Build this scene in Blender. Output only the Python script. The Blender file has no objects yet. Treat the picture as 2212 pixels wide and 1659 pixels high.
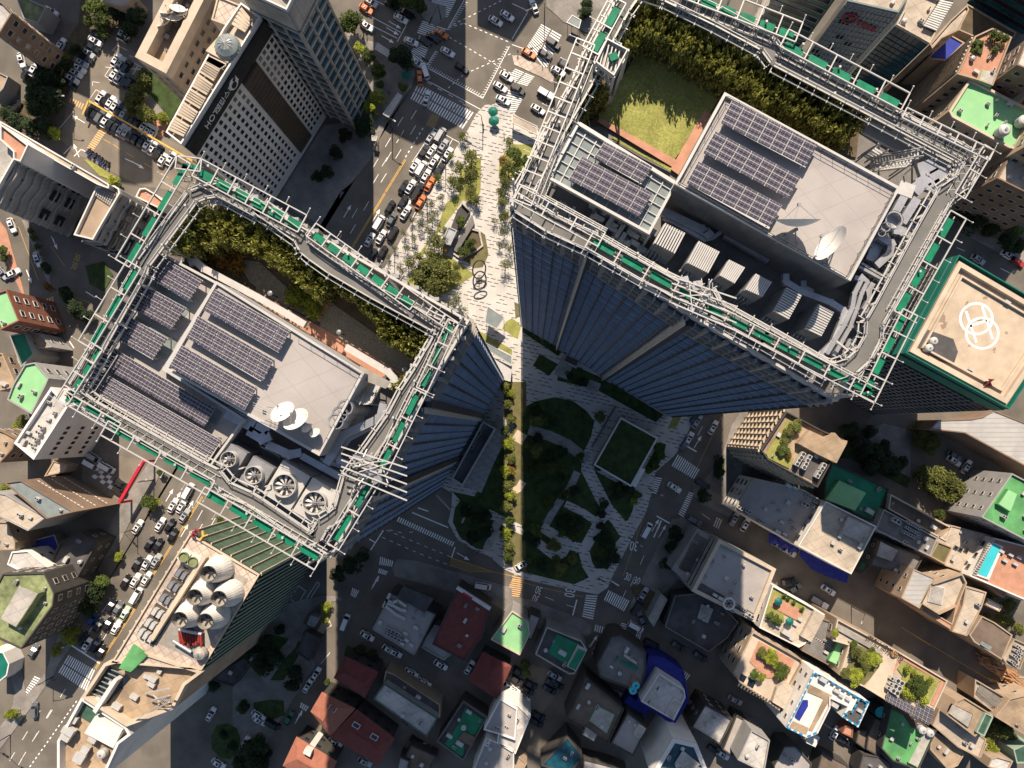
import bpy, math, random
from mathutils import Vector, Matrix
R = math.radians
random.seed(7)
scene = bpy.context.scene
col = scene.collection

# ---------------------------------------------------------------- camera, sky, sun, exposure
H = 205.0                      # camera height over the streets (m)
NU, NV, F = 1148.0, 925.0, 1475.0   # nadir and focal length, in units of a 2212 x 1659 survey frame
cam_d = bpy.data.cameras.new('camera'); cam = bpy.data.objects.new('camera', cam_d); col.objects.link(cam)
cam.location = (0, 0, H); cam.rotation_euler = (0, 0, 0)
cam_d.sensor_width = 36; cam_d.lens = F/2212*36
cam_d.shift_x = (1106-NU)/2212; cam_d.shift_y = (NV-829.5)/2212
cam_d.clip_end = 2000; cam_d.clip_start = 1
scene.camera = cam

SUN_EL = 43.5
world = bpy.data.worlds.new('World'); scene.world = world; world.use_nodes = True
nt = world.node_tree; nt.nodes.clear()
sky = nt.nodes.new('ShaderNodeTexSky'); sky.sky_type = 'NISHITA'; sky.sun_disc = False
sky.sun_elevation = R(SUN_EL); sky.sun_rotation = 0
bg = nt.nodes.new('ShaderNodeBackground'); bg.inputs['Strength'].default_value = 0.07
wo = nt.nodes.new('ShaderNodeOutputWorld')
nt.links.new(sky.outputs[0], bg.inputs[0]); nt.links.new(bg.outputs[0], wo.inputs[0])
sd = bpy.data.lights.new('sun', 'SUN'); sd.energy = 5.0; sd.angle = R(0.5); sd.color = (1, .86, .70)
so = bpy.data.objects.new('sun', sd); col.objects.link(so); so.location = (0, 100, 250)
so.rotation_euler = (-R(90-SUN_EL), 0, 0)
vs = scene.view_settings; vs.view_transform = 'Standard'; vs.look = 'None'; vs.gamma = 1; vs.exposure = 0.75
scene.cycles.max_bounces = 5; scene.cycles.diffuse_bounces = 2; scene.cycles.glossy_bounces = 3

# ---------------------------------------------------------------- coordinates
def W(p, z=0.0):               # survey frame point seen at height z -> world x, y
    s = (H-z)/F
    return ((p[0]-NU)*s, -(p[1]-NV)*s)
def T(c, r, s):                # "x,y x,y" in sheet (c,r) of the survey, 4 units to one
    o = []
    for q in s.split():
        a, b = q.split(',')[:2]
        o.append((553*c+float(a)/4, 414.75*r+float(b)/4))
    return o
def WP(pts, z): return [W(p, z) for p in pts]
def ccw(p):
    a = sum(p[i][0]*p[(i+1) % len(p)][1]-p[(i+1) % len(p)][0]*p[i][1] for i in range(len(p)))
    return list(p) if a > 0 else list(reversed(p))
def inset(p, d):               # p counter-clockwise
    n = len(p); o = []
    for i in range(n):
        a, b, c = Vector(p[i-1]), Vector(p[i]), Vector(p[(i+1) % n])
        e1 = (b-a).normalized(); e2 = (c-b).normalized()
        n1 = Vector((-e1.y, e1.x)); n2 = Vector((-e2.y, e2.x))
        m = n1+n2
        k = max(m.dot(n1), .35)
        q = b+m*(d/k)
        o.append((q.x, q.y))
    return o
def cen(p): return (sum(q[0] for q in p)/len(p), sum(q[1] for q in p)/len(p))
def lerp(a, b, t): return tuple(a[i]+(b[i]-a[i])*t for i in range(len(a)))
def inside(pt, poly):
    x, y = pt; c = False
    for i in range(len(poly)):
        x1, y1 = poly[i]; x2, y2 = poly[i-1]
        if (y1 > y) != (y2 > y) and x < (x2-x1)*(y-y1)/(y2-y1)+x1: c = not c
    return c

# ---------------------------------------------------------------- materials
MATS = {}
def M(name, c=None, rough=.8, var=.15, sc=.4, metal=0, spec=.3, stain=0.0, fine=0.0, trans=0, alpha=1, emit=0, bump=0):
    if name in MATS: return MATS[name]
    m = bpy.data.materials.new(name); m.use_nodes = True; MATS[name] = m
    t = m.node_tree; N = t.nodes; L = t.links
    b = N['Principled BSDF']; b.inputs['Roughness'].default_value = rough; b.inputs['Metallic'].default_value = metal
    b.inputs['Specular IOR Level'].default_value = spec
    if alpha < 1: b.inputs['Alpha'].default_value = alpha
    g = N.new('ShaderNodeNewGeometry')
    def noise(s, det=3):
        n = N.new('ShaderNodeTexNoise'); n.inputs['Scale'].default_value = s; n.inputs['Detail'].default_value = det
        L.new(g.outputs['Position'], n.inputs['Vector']); return n
    def mulv(src, lo, hi, a, bb):
        r = N.new('ShaderNodeMapRange'); r.inputs[1].default_value = lo; r.inputs[2].default_value = hi
        r.inputs[3].default_value = a; r.inputs[4].default_value = bb; L.new(src, r.inputs[0]); return r.outputs[0]
    cur = mulv(noise(sc).outputs[0], .3, .7, 1-var, 1+var)
    def mul(a, bb):
        x = N.new('ShaderNodeMath'); x.operation = 'MULTIPLY'; L.new(a, x.inputs[0]); L.new(bb, x.inputs[1]); return x.outputs[0]
    if stain: cur = mul(cur, mulv(noise(.13, 6).outputs[0], .45, .62, 1, 1-stain))
    if fine: cur = mul(cur, mulv(noise(4.5, 2).outputs[0], .3, .7, 1-fine, 1+fine))
    vm = N.new('ShaderNodeVectorMath'); vm.operation = 'SCALE'; vm.inputs[0].default_value = c
    L.new(cur, vm.inputs['Scale']); L.new(vm.outputs[0], b.inputs['Base Color'])
    if bump:
        bp = N.new('ShaderNodeBump'); bp.inputs['Strength'].default_value = bump; bp.inputs['Distance'].default_value = .1
        L.new(noise(3).outputs[0], bp.inputs['Height']); L.new(bp.outputs[0], b.inputs['Normal'])
    m['base'] = b.name
    return m
def col_out(m):
    b = m.node_tree.nodes['Principled BSDF']; return b.inputs['Base Color'].links[0].from_socket
def overlay(m, fac_socket, c2):  # mix a second colour over the base by a mask
    t = m.node_tree; b = t.nodes['Principled BSDF']; src = col_out(m)
    x = t.nodes.new('ShaderNodeMixRGB'); t.links.new(fac_socket, x.inputs[0]); t.links.new(src, x.inputs[1])
    x.inputs[2].default_value = (*c2, 1); t.links.new(x.outputs[0], b.inputs['Base Color'])
def rotpos(m, ang, sx=1, sy=1, sz=1, obj=False):
    t = m.node_tree
    g = t.nodes.new('ShaderNodeTexCoord' if obj else 'ShaderNodeNewGeometry'); mp = t.nodes.new('ShaderNodeMapping')
    mp.inputs['Rotation'].default_value = (0, 0, ang); mp.inputs['Scale'].default_value = (sx, sy, sz)
    t.links.new(g.outputs['Object' if obj else 'Position'], mp.inputs[0]); return mp.outputs[0]
def mth(t, op, a, b=0.0):
    x = t.nodes.new('ShaderNodeMath'); x.operation = op
    for i, v in enumerate((a, b)):
        if isinstance(v, (int, float)): x.inputs[i].default_value = v
        else: t.links.new(v, x.inputs[i])
    return x.outputs[0]
def gridmask(m, ang, sx, sy, wx, wy, obj=False, z_for_y=False):  # 1 on grid lines
    t = m.node_tree; v = rotpos(m, ang, sx, sy, 1, obj); s = t.nodes.new('ShaderNodeSeparateXYZ'); t.links.new(v, s.inputs[0])
    fx = mth(t, 'FRACT', s.outputs[0]); fy = mth(t, 'FRACT', s.outputs[1])
    return mth(t, 'MAXIMUM', mth(t, 'LESS_THAN', fx, wx), mth(t, 'LESS_THAN', fy, wy))

ANG = R(-31.0)
M('asphalt', (.148, .130, .108), .9, .16, .09, stain=.22, fine=.12)
M('asphalt_lot', (.20, .17, .135), .9, .14, .12, stain=.2, fine=.1)
M('pavement', (.23, .21, .19), .85, .16, .3, stain=.25, fine=.1)
m = M('plaza_stone', (.50, .47, .43), .75, .08, .3, stain=.12, fine=.05)
t = m.node_tree; v = rotpos(m, R(28), 1/2.2, 1/1.0, 0); sep = t.nodes.new('ShaderNodeSeparateXYZ'); t.links.new(v, sep.inputs[0])
fl = t.nodes.new('ShaderNodeVectorMath'); fl.operation = 'FLOOR'; t.links.new(v, fl.inputs[0])
wn = t.nodes.new('ShaderNodeTexWhiteNoise'); t.links.new(fl.outputs[0], wn.inputs[0])
a = mth(t, 'LESS_THAN', mth(t, 'FRACT', sep.outputs[1]), .22); b_ = mth(t, 'LESS_THAN', mth(t, 'FRACT', sep.outputs[0]), .72)
overlay(m, mth(t, 'MULTIPLY', mth(t, 'MULTIPLY', a, b_), mth(t, 'GREATER_THAN', wn.outputs[0], .45)), (.07, .07, .075))
m = M('paving_grid', (.34, .33, .32), .85, .12, .5, stain=.2); overlay(m, gridmask(m, ANG, .35, .7, .06, .06), (.16, .16, .16))
m = M('tile_roof', (.50, .42, .35), .8, .12, .5, stain=.3); overlay(m, gridmask(m, ANG, .62, .62, .1, .1), (.32, .22, .16))
M('paint', (.78, .77, .74), .7, .1, 1.2, fine=.12)
M('paint_yellow', (.62, .36, .07), .7, .15, 1.2, fine=.12)
M('paint_orange', (.7, .42, .2), .7, .15, 1.2)
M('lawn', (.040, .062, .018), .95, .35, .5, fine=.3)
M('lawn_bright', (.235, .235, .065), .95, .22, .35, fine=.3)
M('lawn_dry', (.13, .115, .05), .95, .2, .5, fine=.2)
M('soil', (.10, .075, .045), .95, .2, .6, fine=.2)
M('gravel', (.22, .19, .14), .95, .12, 1.5, fine=.25)
M('terracotta', (.42, .215, .14), .85, .12, .6, fine=.06)
M('brick', (.24, .10, .065), .9, .15, 1.0, fine=.2)
M('wood_deck', (.25, .15, .09), .8, .15, 1)
M('concrete', (.40, .37, .33), .85, .12, .5, stain=.28, fine=.06)
M('concrete_warm', (.44, .36, .28), .85, .12, .5, stain=.3, fine=.06)
M('concrete_dark', (.17, .16, .15), .85, .15, .5, stain=.25, fine=.08)
M('stone_cream', (.50, .41, .31), .8, .08, .5, stain=.15)
M('white_paint', (.62, .59, .55), .6, .06, .6, stain=.1)
M('roof_grey', (.355, .325, .305), .8, .05, .3, stain=.14, fine=.03)
M('roof_white', (.47, .445, .41), .8, .1, .5, stain=.28, fine=.05)
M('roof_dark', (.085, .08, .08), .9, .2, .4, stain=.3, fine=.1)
M('roof_green', (.10, .30, .11), .75, .12, .5, stain=.3, fine=.08)
M('roof_green_pale', (.24, .48, .23), .75, .06, .4, stain=.1)
M('roof_green_deep', (.02, .20, .10), .6, .12, .5, stain=.2)
M('roof_moss', (.22, .25, .12), .9, .3, .6, stain=.35, fine=.15)
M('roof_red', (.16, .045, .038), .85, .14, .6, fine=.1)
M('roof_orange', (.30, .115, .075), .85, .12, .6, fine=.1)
M('roof_tan', (.36, .265, .175), .85, .12, .4, stain=.35, fine=.07)
M('roof_tan_white', (.44, .37, .29), .85, .1, .4, stain=.22, fine=.05)
M('roof_blue', (.02, .035, .26), .6, .1, .5)
m = M('roof_pad', (.47, .375, .275), .85, .1, .5, stain=.1, fine=.06); _t = m.node_tree; _n = _t.nodes.new('ShaderNodeTexNoise'); _n.inputs['Scale'].default_value = .32; _n.inputs['Detail'].default_value = 8; _g = _t.nodes.new('ShaderNodeNewGeometry'); _t.links.new(_g.outputs['Position'], _n.inputs['Vector']); overlay(m, mth(_t, 'MULTIPLY', mth(_t, 'GREATER_THAN', _n.outputs[0], .64), .6), (.15, .085, .05))
M('roof_brown', (.16, .12, .09), .85, .15, .5, stain=.2)
m = M('metal_roof', (.46, .44, .41), .5, .06, .5, metal=.2, stain=.12); overlay(m, gridmask(m, R(-62), 0, 1.6, -1, .16), (.33, .32, .3))
M('tarp_blue', (.02, .028, .22), .6, .2, .8)
M('green_mesh', (.0, .15, .075), .7, .25, 1.2)
M('teal_paint', (.01, .13, .095), .5, .15, .4)
M('metal_white', (.46, .445, .42), .45, .06, 1, metal=.1)
M('metal_grey', (.30, .30, .31), .45, .12, 1, metal=.5, fine=.05)
M('metal_dark', (.05, .05, .055), .5, .15, 1, metal=.4)
M('duct_metal', (.42, .42, .43), .42, .12, .7, metal=.65, fine=.05)
M('galvanised', (.34, .31, .27), .7, .12, 1, metal=.2, stain=.2)
M('deck_grey', (.15, .145, .135), .8, .12, .5, stain=.2)
M('pipe_red', (.25, .03, .02), .6, .1, 1)
M('red_paint', (.45, .02, .04), .5, .1, 1)
M('glass_dark', (.012, .016, .022), .08, .3, .8, spec=.9)
M('glass_blue', (.010, .03, .08), .1, .4, .25, spec=.8)
M('glass_teal', (.01, .06, .085), .12, .5, .35, spec=.9)
M('glass_green', (.05, .10, .065), .15, .3, .4, spec=.8)
M('glass_pale', (.20, .23, .22), .15, .15, .5, spec=.7)
M('window_glass', (.02, .024, .03), .1, .5, .3, spec=.8)
M('slat_blue', (.36, .42, .52), .4, .15, .5, metal=.2)
M('slat_dark', (.035, .04, .05), .5, .12, .5)
M('wall_grey', (.30, .29, .28), .8, .08, .4, stain=.12)
M('wall_white', (.74, .70, .65), .8, .05, .4, stain=.1)
M('wall_brown', (.20, .14, .10), .85, .12, .4, stain=.15, fine=.1)
M('wall_tan', (.36, .27, .19), .85, .1, .4, stain=.18)
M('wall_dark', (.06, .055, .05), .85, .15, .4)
M('wall_blackish', (.03, .027, .025), .8, .3, .5)
M('wall_green', (.26, .33, .26), .6, .1, .6)
M('wood', (.32, .17, .08), .8, .2, 1)
M('trunk', (.10, .07, .05), .95, .2, 2)
M('black', (.012, .012, .013), .5, .1, 1)
M('rubber', (.02, .02, .02), .9, .1, 1)
M('pool_water', (.05, .45, .50), .1, .05, .4, spec=.6)
M('sign_red', (.26, .04, .06), .5, .05, 1); M('lettering_dark', (.06, .045, .03), .6, .05, 1); M('lettering_white', (.8, .78, .74), .5, .05, 1)
M('dash_blue', (.02, .22, .42), .5, .1, 1)
for _n in ('concrete', 'roof_tan', 'roof_tan_white', 'roof_white', 'concrete_warm', 'roof_brown', 'pavement', 'concrete_dark', 'roof_grey'):
    _m = MATS[_n]; overlay(_m, mth(_m.node_tree, 'MULTIPLY', gridmask(_m, ANG, .28, .4, .04, .05), .15 if _n == 'roof_grey' else .4), (.12, .10, .085))
def foliage(name, c, var=.45, tip=None):
    m = M(name, c, .7, var, .9, fine=.35); t = m.node_tree; b = t.nodes['Principled BSDF']
    oi = t.nodes.new('ShaderNodeObjectInfo'); r = t.nodes.new('ShaderNodeMapRange'); t.links.new(oi.outputs['Random'], r.inputs[0])
    r.inputs[3].default_value = .75; r.inputs[4].default_value = 1.3
    x = t.nodes.new('ShaderNodeVectorMath'); x.operation = 'SCALE'; t.links.new(col_out(m), x.inputs[0]); t.links.new(r.outputs[0], x.inputs['Scale'])
    t.links.new(x.outputs[0], b.inputs['Base Color'])
    tr = t.nodes.new('ShaderNodeBsdfTranslucent'); t.links.new(x.outputs[0], tr.inputs[0])
    mx = t.nodes.new('ShaderNodeMixShader'); mx.inputs[0].default_value = .3
    o = t.nodes['Material Output']; t.links.new(b.outputs[0], mx.inputs[1]); t.links.new(tr.outputs[0], mx.inputs[2]); t.links.new(mx.outputs[0], o.inputs[0])
    return m
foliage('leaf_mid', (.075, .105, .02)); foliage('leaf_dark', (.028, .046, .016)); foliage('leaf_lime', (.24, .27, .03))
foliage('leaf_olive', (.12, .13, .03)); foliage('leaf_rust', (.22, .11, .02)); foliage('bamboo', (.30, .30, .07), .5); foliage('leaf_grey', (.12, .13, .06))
m = M('solar', (.060, .052, .066), .3, .15, .5, spec=.4); overlay(m, gridmask(m, 0, 1/.5, 1/.82, .05, .09, obj=True), (.36, .34, .37))

# ---------------------------------------------------------------- mesh builder
class MB:
    def __init__(s): s.v = []; s.f = []; s.mi = []; s.m = 0
    def add(s, vs, fs):
        o = len(s.v); s.v += [tuple(q) for q in vs]
        for f in fs: s.f.append([o+i for i in f]); s.mi.append(s.m)
        return s
    def box(s, c, d, rz=0, bottom=True):
        ca, sa = math.cos(rz), math.sin(rz); vs = []
        for z in (-1, 1):
            for x, y in ((-1, -1), (1, -1), (1, 1), (-1, 1)):
                X, Y = x*d[0]/2, y*d[1]/2
                vs.append((c[0]+X*ca-Y*sa, c[1]+X*sa+Y*ca, c[2]+z*d[2]/2))
        return s.add(vs, [(4, 5, 6, 7), (0, 1, 5, 4), (1, 2, 6, 5), (2, 3, 7, 6), (3, 0, 4, 7)]+([(3, 2, 1, 0)] if bottom else []))
    def quad(s, a, b, c, d): return s.add([a, b, c, d], [(0, 1, 2, 3)])
    def poly(s, p, z): p = ccw(p); return s.add([(q[0], q[1], z) for q in p], [tuple(range(len(p)))])
    def prism(s, p, z0, z1, top=True, bottom=False):
        p = ccw(p); n = len(p)
        fs = [(i, (i+1) % n, n+(i+1) % n, n+i) for i in range(n)]
        if top: fs.append(tuple(range(n, 2*n)))
        if bottom: fs.append(tuple(reversed(range(n))))
        return s.add([(q[0], q[1], z0) for q in p]+[(q[0], q[1], z1) for q in p], fs)
    def frustum(s, p, z0, p2, z1, top=True):
        n = len(p); fs = [(i, (i+1) % n, n+(i+1) % n, n+i) for i in range(n)]
        if top: fs.append(tuple(range(n, 2*n)))
        return s.add([(q[0], q[1], z0) for q in p]+[(q[0], q[1], z1) for q in p2], fs)
    def ring(s, p, d, z0, z1):       # parapet: outer p, inner offset d
        p = ccw(p); q = inset(p, d); n = len(p)
        vs = [(a[0], a[1], z0) for a in p]+[(a[0], a[1], z1) for a in p]+[(a[0], a[1], z1) for a in q]+[(a[0], a[1], z0) for a in q]
        fs = []
        for i in range(n):
            j = (i+1) % n; fs += [(i, j, n+j, n+i), (n+i, n+j, 2*n+j, 2*n+i), (2*n+i, 2*n+j, 3*n+j, 3*n+i)]
        return s.add(vs, fs)
    def beam(s, a, b, w, h):         # rectangular bar between 3D points
        a = Vector(a); b = Vector(b); d = b-a
        if d.length < 1e-6: return s
        d.normalize(); up = Vector((0, 0, 1)) if abs(d.z) < .95 else Vector((0, 1, 0))
        x = d.cross(up).normalized(); y = x.cross(d).normalized(); vs = []
        for p in (a, b):
            for i, j in ((-1, -1), (1, -1), (1, 1), (-1, 1)): vs.append(p+x*(i*w/2)+y*(j*h/2))
        return s.add(vs, [(0, 1, 5, 4), (1, 2, 6, 5), (2, 3, 7, 6), (3, 0, 4, 7), (3, 2, 1, 0), (4, 5, 6, 7)])
    def path(s, pts, w, h):
        for i in range(len(pts)-1): s.beam(pts[i], pts[i+1], w, h)
        return s
    def tube(s, pts, r, n=6, cap=True):
        o = len(s.v); k = len(pts)
        for i, p in enumerate(pts):
            a = Vector(pts[max(i-1, 0)]); b = Vector(pts[min(i+1, k-1)]); d = (b-a).normalized()
            up = Vector((0, 0, 1)) if abs(d.z) < .9 else Vector((0, 1, 0))
            x = d.cross(up).normalized(); y = x.cross(d); rr = r[i] if isinstance(r, (list, tuple)) else r
            for j in range(n):
                t = 2*math.pi*j/n; q = Vector(p)+x*(rr*math.cos(t))+y*(rr*math.sin(t)); s.v.append(tuple(q))
        for i in range(k-1):
            for j in range(n):
                s.f.append([o+i*n+j, o+i*n+(j+1) % n, o+(i+1)*n+(j+1) % n, o+(i+1)*n+j]); s.mi.append(s.m)
        if cap:
            s.f.append([o+(k-1)*n+j for j in range(n)]); s.mi.append(s.m)
            s.f.append([o+j for j in reversed(range(n))]); s.mi.append(s.m)
        return s
    def lathe(s, c, prof, n=20, cap=True):   # prof: (r, z) from bottom to top
        o = len(s.v); k = len(prof)
        for r, z in prof:
            for j in range(n): a = 2*math.pi*j/n; s.v.append((c[0]+r*math.cos(a), c[1]+r*math.sin(a), c[2]+z))
        for i in range(k-1):
            for j in range(n): s.f.append([o+i*n+j, o+i*n+(j+1) % n, o+(i+1)*n+(j+1) % n, o+(i+1)*n+j]); s.mi.append(s.m)
        if cap: s.f.append([o+(k-1)*n+j for j in range(n)]); s.mi.append(s.m)
        return s
    def flat(s, pts, w, z):          # ribbon on the ground
        for i in range(len(pts)-1):
            a = Vector(pts[i]); b = Vector(pts[i+1]); d = (b-a).normalized(); x = Vector((-d.y, d.x))*w/2
            e = d*w*.18 if len(pts) > 2 else d*0
            s.quad(*[(q.x, q.y, z+.0015*(i % 2)) for q in (a-x-e, b-x+e, b+x+e, a+x-e)])
        return s
    def mesh(s, name, mats, org=(0, 0, 0)):
        me = bpy.data.meshes.new(name)
        me.from_pydata([(a[0]-org[0], a[1]-org[1], a[2]-org[2]) for a in s.v], [], s.f)
        for q in (mats if isinstance(mats, (list, tuple)) else [mats]): me.materials.append(MATS[q] if isinstance(q, str) else q)
        if any(s.mi): me.polygons.foreach_set('material_index', s.mi)
        me.update(); return me
    def build(s, name, mats, parent=None, smooth=False):
        org = tuple(parent.matrix_basis.translation) if parent else (0, 0, 0)
        p = parent
        while p and p.parent: p = p.parent; org = tuple(org[i]+p.location[i] for i in range(3))
        me = s.mesh(name, mats, org)
        if smooth: me.polygons.foreach_set('use_smooth', [True]*len(me.polygons))
        o = bpy.data.objects.new(name, me); col.objects.link(o)
        if parent: o.parent = parent
        return o

# ---------------------------------------------------------------- things, labels
TOP = []
def tag(o, label, cat, group=None, kind=None):
    o['label'] = label; o['category'] = cat
    if group: o['group'] = group
    if kind: o['kind'] = kind
    TOP.append(o); return o
def thing(name, label, cat, loc=(0, 0, 0), rz=0, group=None):
    o = bpy.data.objects.new(name, None); o.empty_display_size = .5; col.objects.link(o)
    o.location = loc; o.rotation_euler = (0, 0, rz); return tag(o, label, cat, group)
def struct(name, mb, mat): o = mb.build(name, mat); o['kind'] = 'structure'; return o
def child(name, me, parent, loc=(0, 0, 0), rz=0, mat=None, label=None):
    o = bpy.data.objects.new(name, me); col.objects.link(o); o.parent = parent; o.location = loc; o.rotation_euler = (0, 0, rz)
    if mat:
        o.material_slots[0].link = 'OBJECT'; o.material_slots[0].material = MATS[mat]
    if label: o['label'] = label
    return o
def copy_tree(o, parent=None):
    c = o.copy(); col.objects.link(c); c.parent = parent
    for ch in o.children: copy_tree(ch, c)
    return c
def place(proto, loc, rz, label, cat, group, scale=None):
    c = proto if not proto.get('used') else copy_tree(proto)
    proto['used'] = 1
    c.location = loc; c.rotation_euler = (0, 0, rz)
    if scale: c.scale = scale
    return tag(c, label, cat, group)
def finish_labels():
    for o in list(bpy.data.objects):
        if 'used' in o.keys(): del o['used']
    d = {}
    for o in TOP: d.setdefault(o['label'], []).append(o)
    ORD = 'topmost second third fourth fifth sixth seventh eighth ninth tenth eleventh twelfth'.split()
    def od(i, n):
        if i == n-1 and n > 1: return 'lowest'
        return ORD[i] if i < 12 else '%d%s' % (i+1, {1: 'st', 2: 'nd', 3: 'rd'}.get((i+1) % 10, 'th'))
    for lab, os in d.items():
        if len(os) < 2: continue
        def key(o):
            s = F/(H-o.location.z); return -o.location.y*s
        os.sort(key=key)
        for i, o in enumerate(os): o['label'] = '%s, %s' % (lab, od(i, len(os)) if i in (0, len(os)-1) else od(i, len(os))+' down')
def cleanup():
    for o in [q for q in bpy.data.objects if q.parent is None and q.type in ('EMPTY', 'MESH') and 'label' not in q.keys() and 'kind' not in q.keys()]:
        for c in list(o.children_recursive): bpy.data.objects.remove(c)
        bpy.data.objects.remove(o)
# ================================================================ GROUND, ROADS, PAVEMENT, PARK
def D(s): return [tuple(float(x) for x in q.split(',')) for q in s.split()]
b = MB(); b.quad((-900, -900, -.02), (900, -900, -.02), (900, 900, -.02), (-900, 900, -.02)); struct('ground', b, 'asphalt')
ZK = [0]
def sheet(name, pts, mat, z, thick=0):
    ZK[0] += 1; z += .0006*(ZK[0] % 40)
    b = MB(); w = WP(pts, 0)
    if thick: b.prism(w, z-thick, z)
    else: b.poly(w, z)
    return struct(name, b, mat)
sheet('road', D('735,415 953,375 990,310 1050,225 1230,330 1330,110 1145,0 1130,-120 980,-120 930,-20 700,-140 640,-60 850,130 897,160 888,190 836,265 800,330 700,480 470,860 330,1090 150,1394 -20,1680 120,1740 340,1350 520,1060 700,760'), 'asphalt', .004)
sheet('parking_lot', D('195,70 240,75 262,85 330,150 300,215 262,240 440,345 420,420 300,400 160,330 130,300 150,200'), 'asphalt_lot', .006)
sheet('parking_lot', T(2, 3, '90,730 330,820 460,900 400,1010 250,1200 180,1250 -60,1240 -60,760'), 'asphalt_lot', .006)
sheet('parking_lot', T(0, 2, '930,600 1240,660 1040,1000 700,900 720,600'), 'asphalt_lot', .006)
PV = .13
def pave(pts, mat='pavement', z=PV): return sheet('pavement', pts, mat, z, .16)
pave(D('740,60 780,85 818,93 846,125 888,135 897,160 888,190 836,265 815,310 800,345 760,395 735,415 693,485 640,460 600,430 700,270 765,265 800,180'))
pave(T(1, 0, '1180,0 1290,-60 1640,60 1640,150 1560,230 1450,170 1420,110'))
pave(T(2, 0, '290,-60 900,-60 760,330 600,260 440,190 370,120 300,60'))
pave(T(2, 0, '0,480 60,480 370,620 350,720 240,660 20,560'), 'tile_roof', PV)
# plaza between and around the towers
sheet('plaza', D('1106,243 1073,225 1048,227 1028,247 1013,277 988,315 953,375 830,580 640,900 700,1000 953,1051 977,1065 975,1100 968,1127 988,1165 1028,1190 1055,1200 1090,1230 1138,1252 1188,1264 1291,1284 1313,1269 1323,1244 1356,1180 1396,1105 1406,1070 1416,1020 1456,985 1476,955 1503,895 1560,760 1420,330 1161,282'), 'plaza_stone', PV, .16)
pave(T(2, 2, '1860,250 1980,260 2060,230 1990,420 1880,620 1780,600 1720,760 1640,880 1700,1000 1860,1150 1940,1100 1990,820 1990,640 1870,620 1820,590 1720,700 1560,860 1560,900 1590,960 1720,1110 1900,1190 1790,1330 1600,1260 1480,1160 1390,1170 1250,1480 1130,1700 950,1659 1200,1500 1340,1230 1400,1150 1560,940 1540,860 1600,740 1700,600 1790,420'), 'pavement') if 0 else None
pave(T(2, 2, '1980,230 1900,350 1820,600 1640,860 1560,850 1570,960 1640,1040 1880,1150 1960,1050 1990,700 2200,600 2300,250'))
pave(T(2, 2, '1380,1170 1480,1150 1600,1230 1700,1310 1500,1640 1200,1900 1000,1950 1180,1560'))
pave(T(2, 3, '0,180 140,200 600,370 690,430 680,500 560,560 0,380'))
pave(T(2, 3, '830,500 890,460 1000,500 1160,640 1200,760 1180,800 860,560'))
pave(T(1, 2, '1220,1510 1400,1530 2212,1760 2212,2000 2050,1900 1200,1659 1180,1600'))
pave(T(1, 3, '250,250 400,200 560,170 740,180 740,210 560,230 440,330 400,420 430,640 520,760 300,1100 60,1500 -200,1500 -200,500'))
pave(T(0, 3, '500,770 620,600 700,410 560,380 440,700 400,830 120,1160 0,1300 0,1500 260,1150 480,830'))
pave(T(0, 3, '20,560 130,650 200,860 240,1100 80,1200 110,1120 130,1000 90,850 50,700'))
pave(T(0, 1, '0,250 60,330 220,900 320,1140 280,1200 200,900 0,480'), 'terracotta')
pave(T(0, 1, '190,240 240,260 430,700 450,860 380,700'))
pave(T(0, 2, '1300,660 1400,740 1330,900 1130,1180 1000,1450 800,1560 960,1200 1150,880'))
pave(T(3, 2, '840,400 1000,340 1230,400 1230,800 1100,760 900,560'), 'pavement')
pave(T(3, 1, '1620,260 1760,400 2212,640 2212,500 1900,380 1700,200'), 'pavement')
pave(T(2, 2, '1790,600 1870,620 1990,820 1850,1000 1700,900 1740,760'), 'concrete_dark')
# lawns
def lawn(pts, mat='lawn', z=PV+.03): return sheet('lawn', pts, mat, z, .1)
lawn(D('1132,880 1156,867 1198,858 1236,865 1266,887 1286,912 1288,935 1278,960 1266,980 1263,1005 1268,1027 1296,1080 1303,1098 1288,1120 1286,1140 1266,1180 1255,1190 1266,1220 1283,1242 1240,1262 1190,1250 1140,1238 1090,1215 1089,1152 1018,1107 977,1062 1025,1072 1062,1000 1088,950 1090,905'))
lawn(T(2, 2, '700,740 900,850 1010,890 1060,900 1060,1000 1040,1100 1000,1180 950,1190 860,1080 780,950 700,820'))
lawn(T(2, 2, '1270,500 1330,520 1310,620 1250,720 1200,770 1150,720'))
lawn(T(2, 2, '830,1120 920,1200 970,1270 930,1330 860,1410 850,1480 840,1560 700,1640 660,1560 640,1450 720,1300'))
lawn(T(1, 2, '1770,1000 2120,1190 2000,1440 1900,1420 1760,1320 1700,1190 1720,1070'))
lawn(T(2, 2, '740,0 860,-10 1310,265 1240,330 730,50')); lawn(T(2, 1, '240,1400 400,1490 320,1590 180,1500'))
lawn(T(2, 1, '400,1560 470,1470 760,1600 860,1659 700,1700 390,1630'))
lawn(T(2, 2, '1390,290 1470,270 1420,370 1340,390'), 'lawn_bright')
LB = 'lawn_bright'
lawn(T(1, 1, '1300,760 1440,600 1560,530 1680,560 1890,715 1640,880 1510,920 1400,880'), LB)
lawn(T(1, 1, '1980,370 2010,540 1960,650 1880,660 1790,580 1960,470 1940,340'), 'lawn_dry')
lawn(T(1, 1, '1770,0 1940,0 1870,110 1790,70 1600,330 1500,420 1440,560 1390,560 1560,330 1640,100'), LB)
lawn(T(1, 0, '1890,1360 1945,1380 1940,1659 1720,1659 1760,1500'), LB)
lawn(T(1, 0, '2212,1250 2150,1310 2100,1420 2095,1540 2212,1560 2400,1500 2400,1250'), LB)
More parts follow.
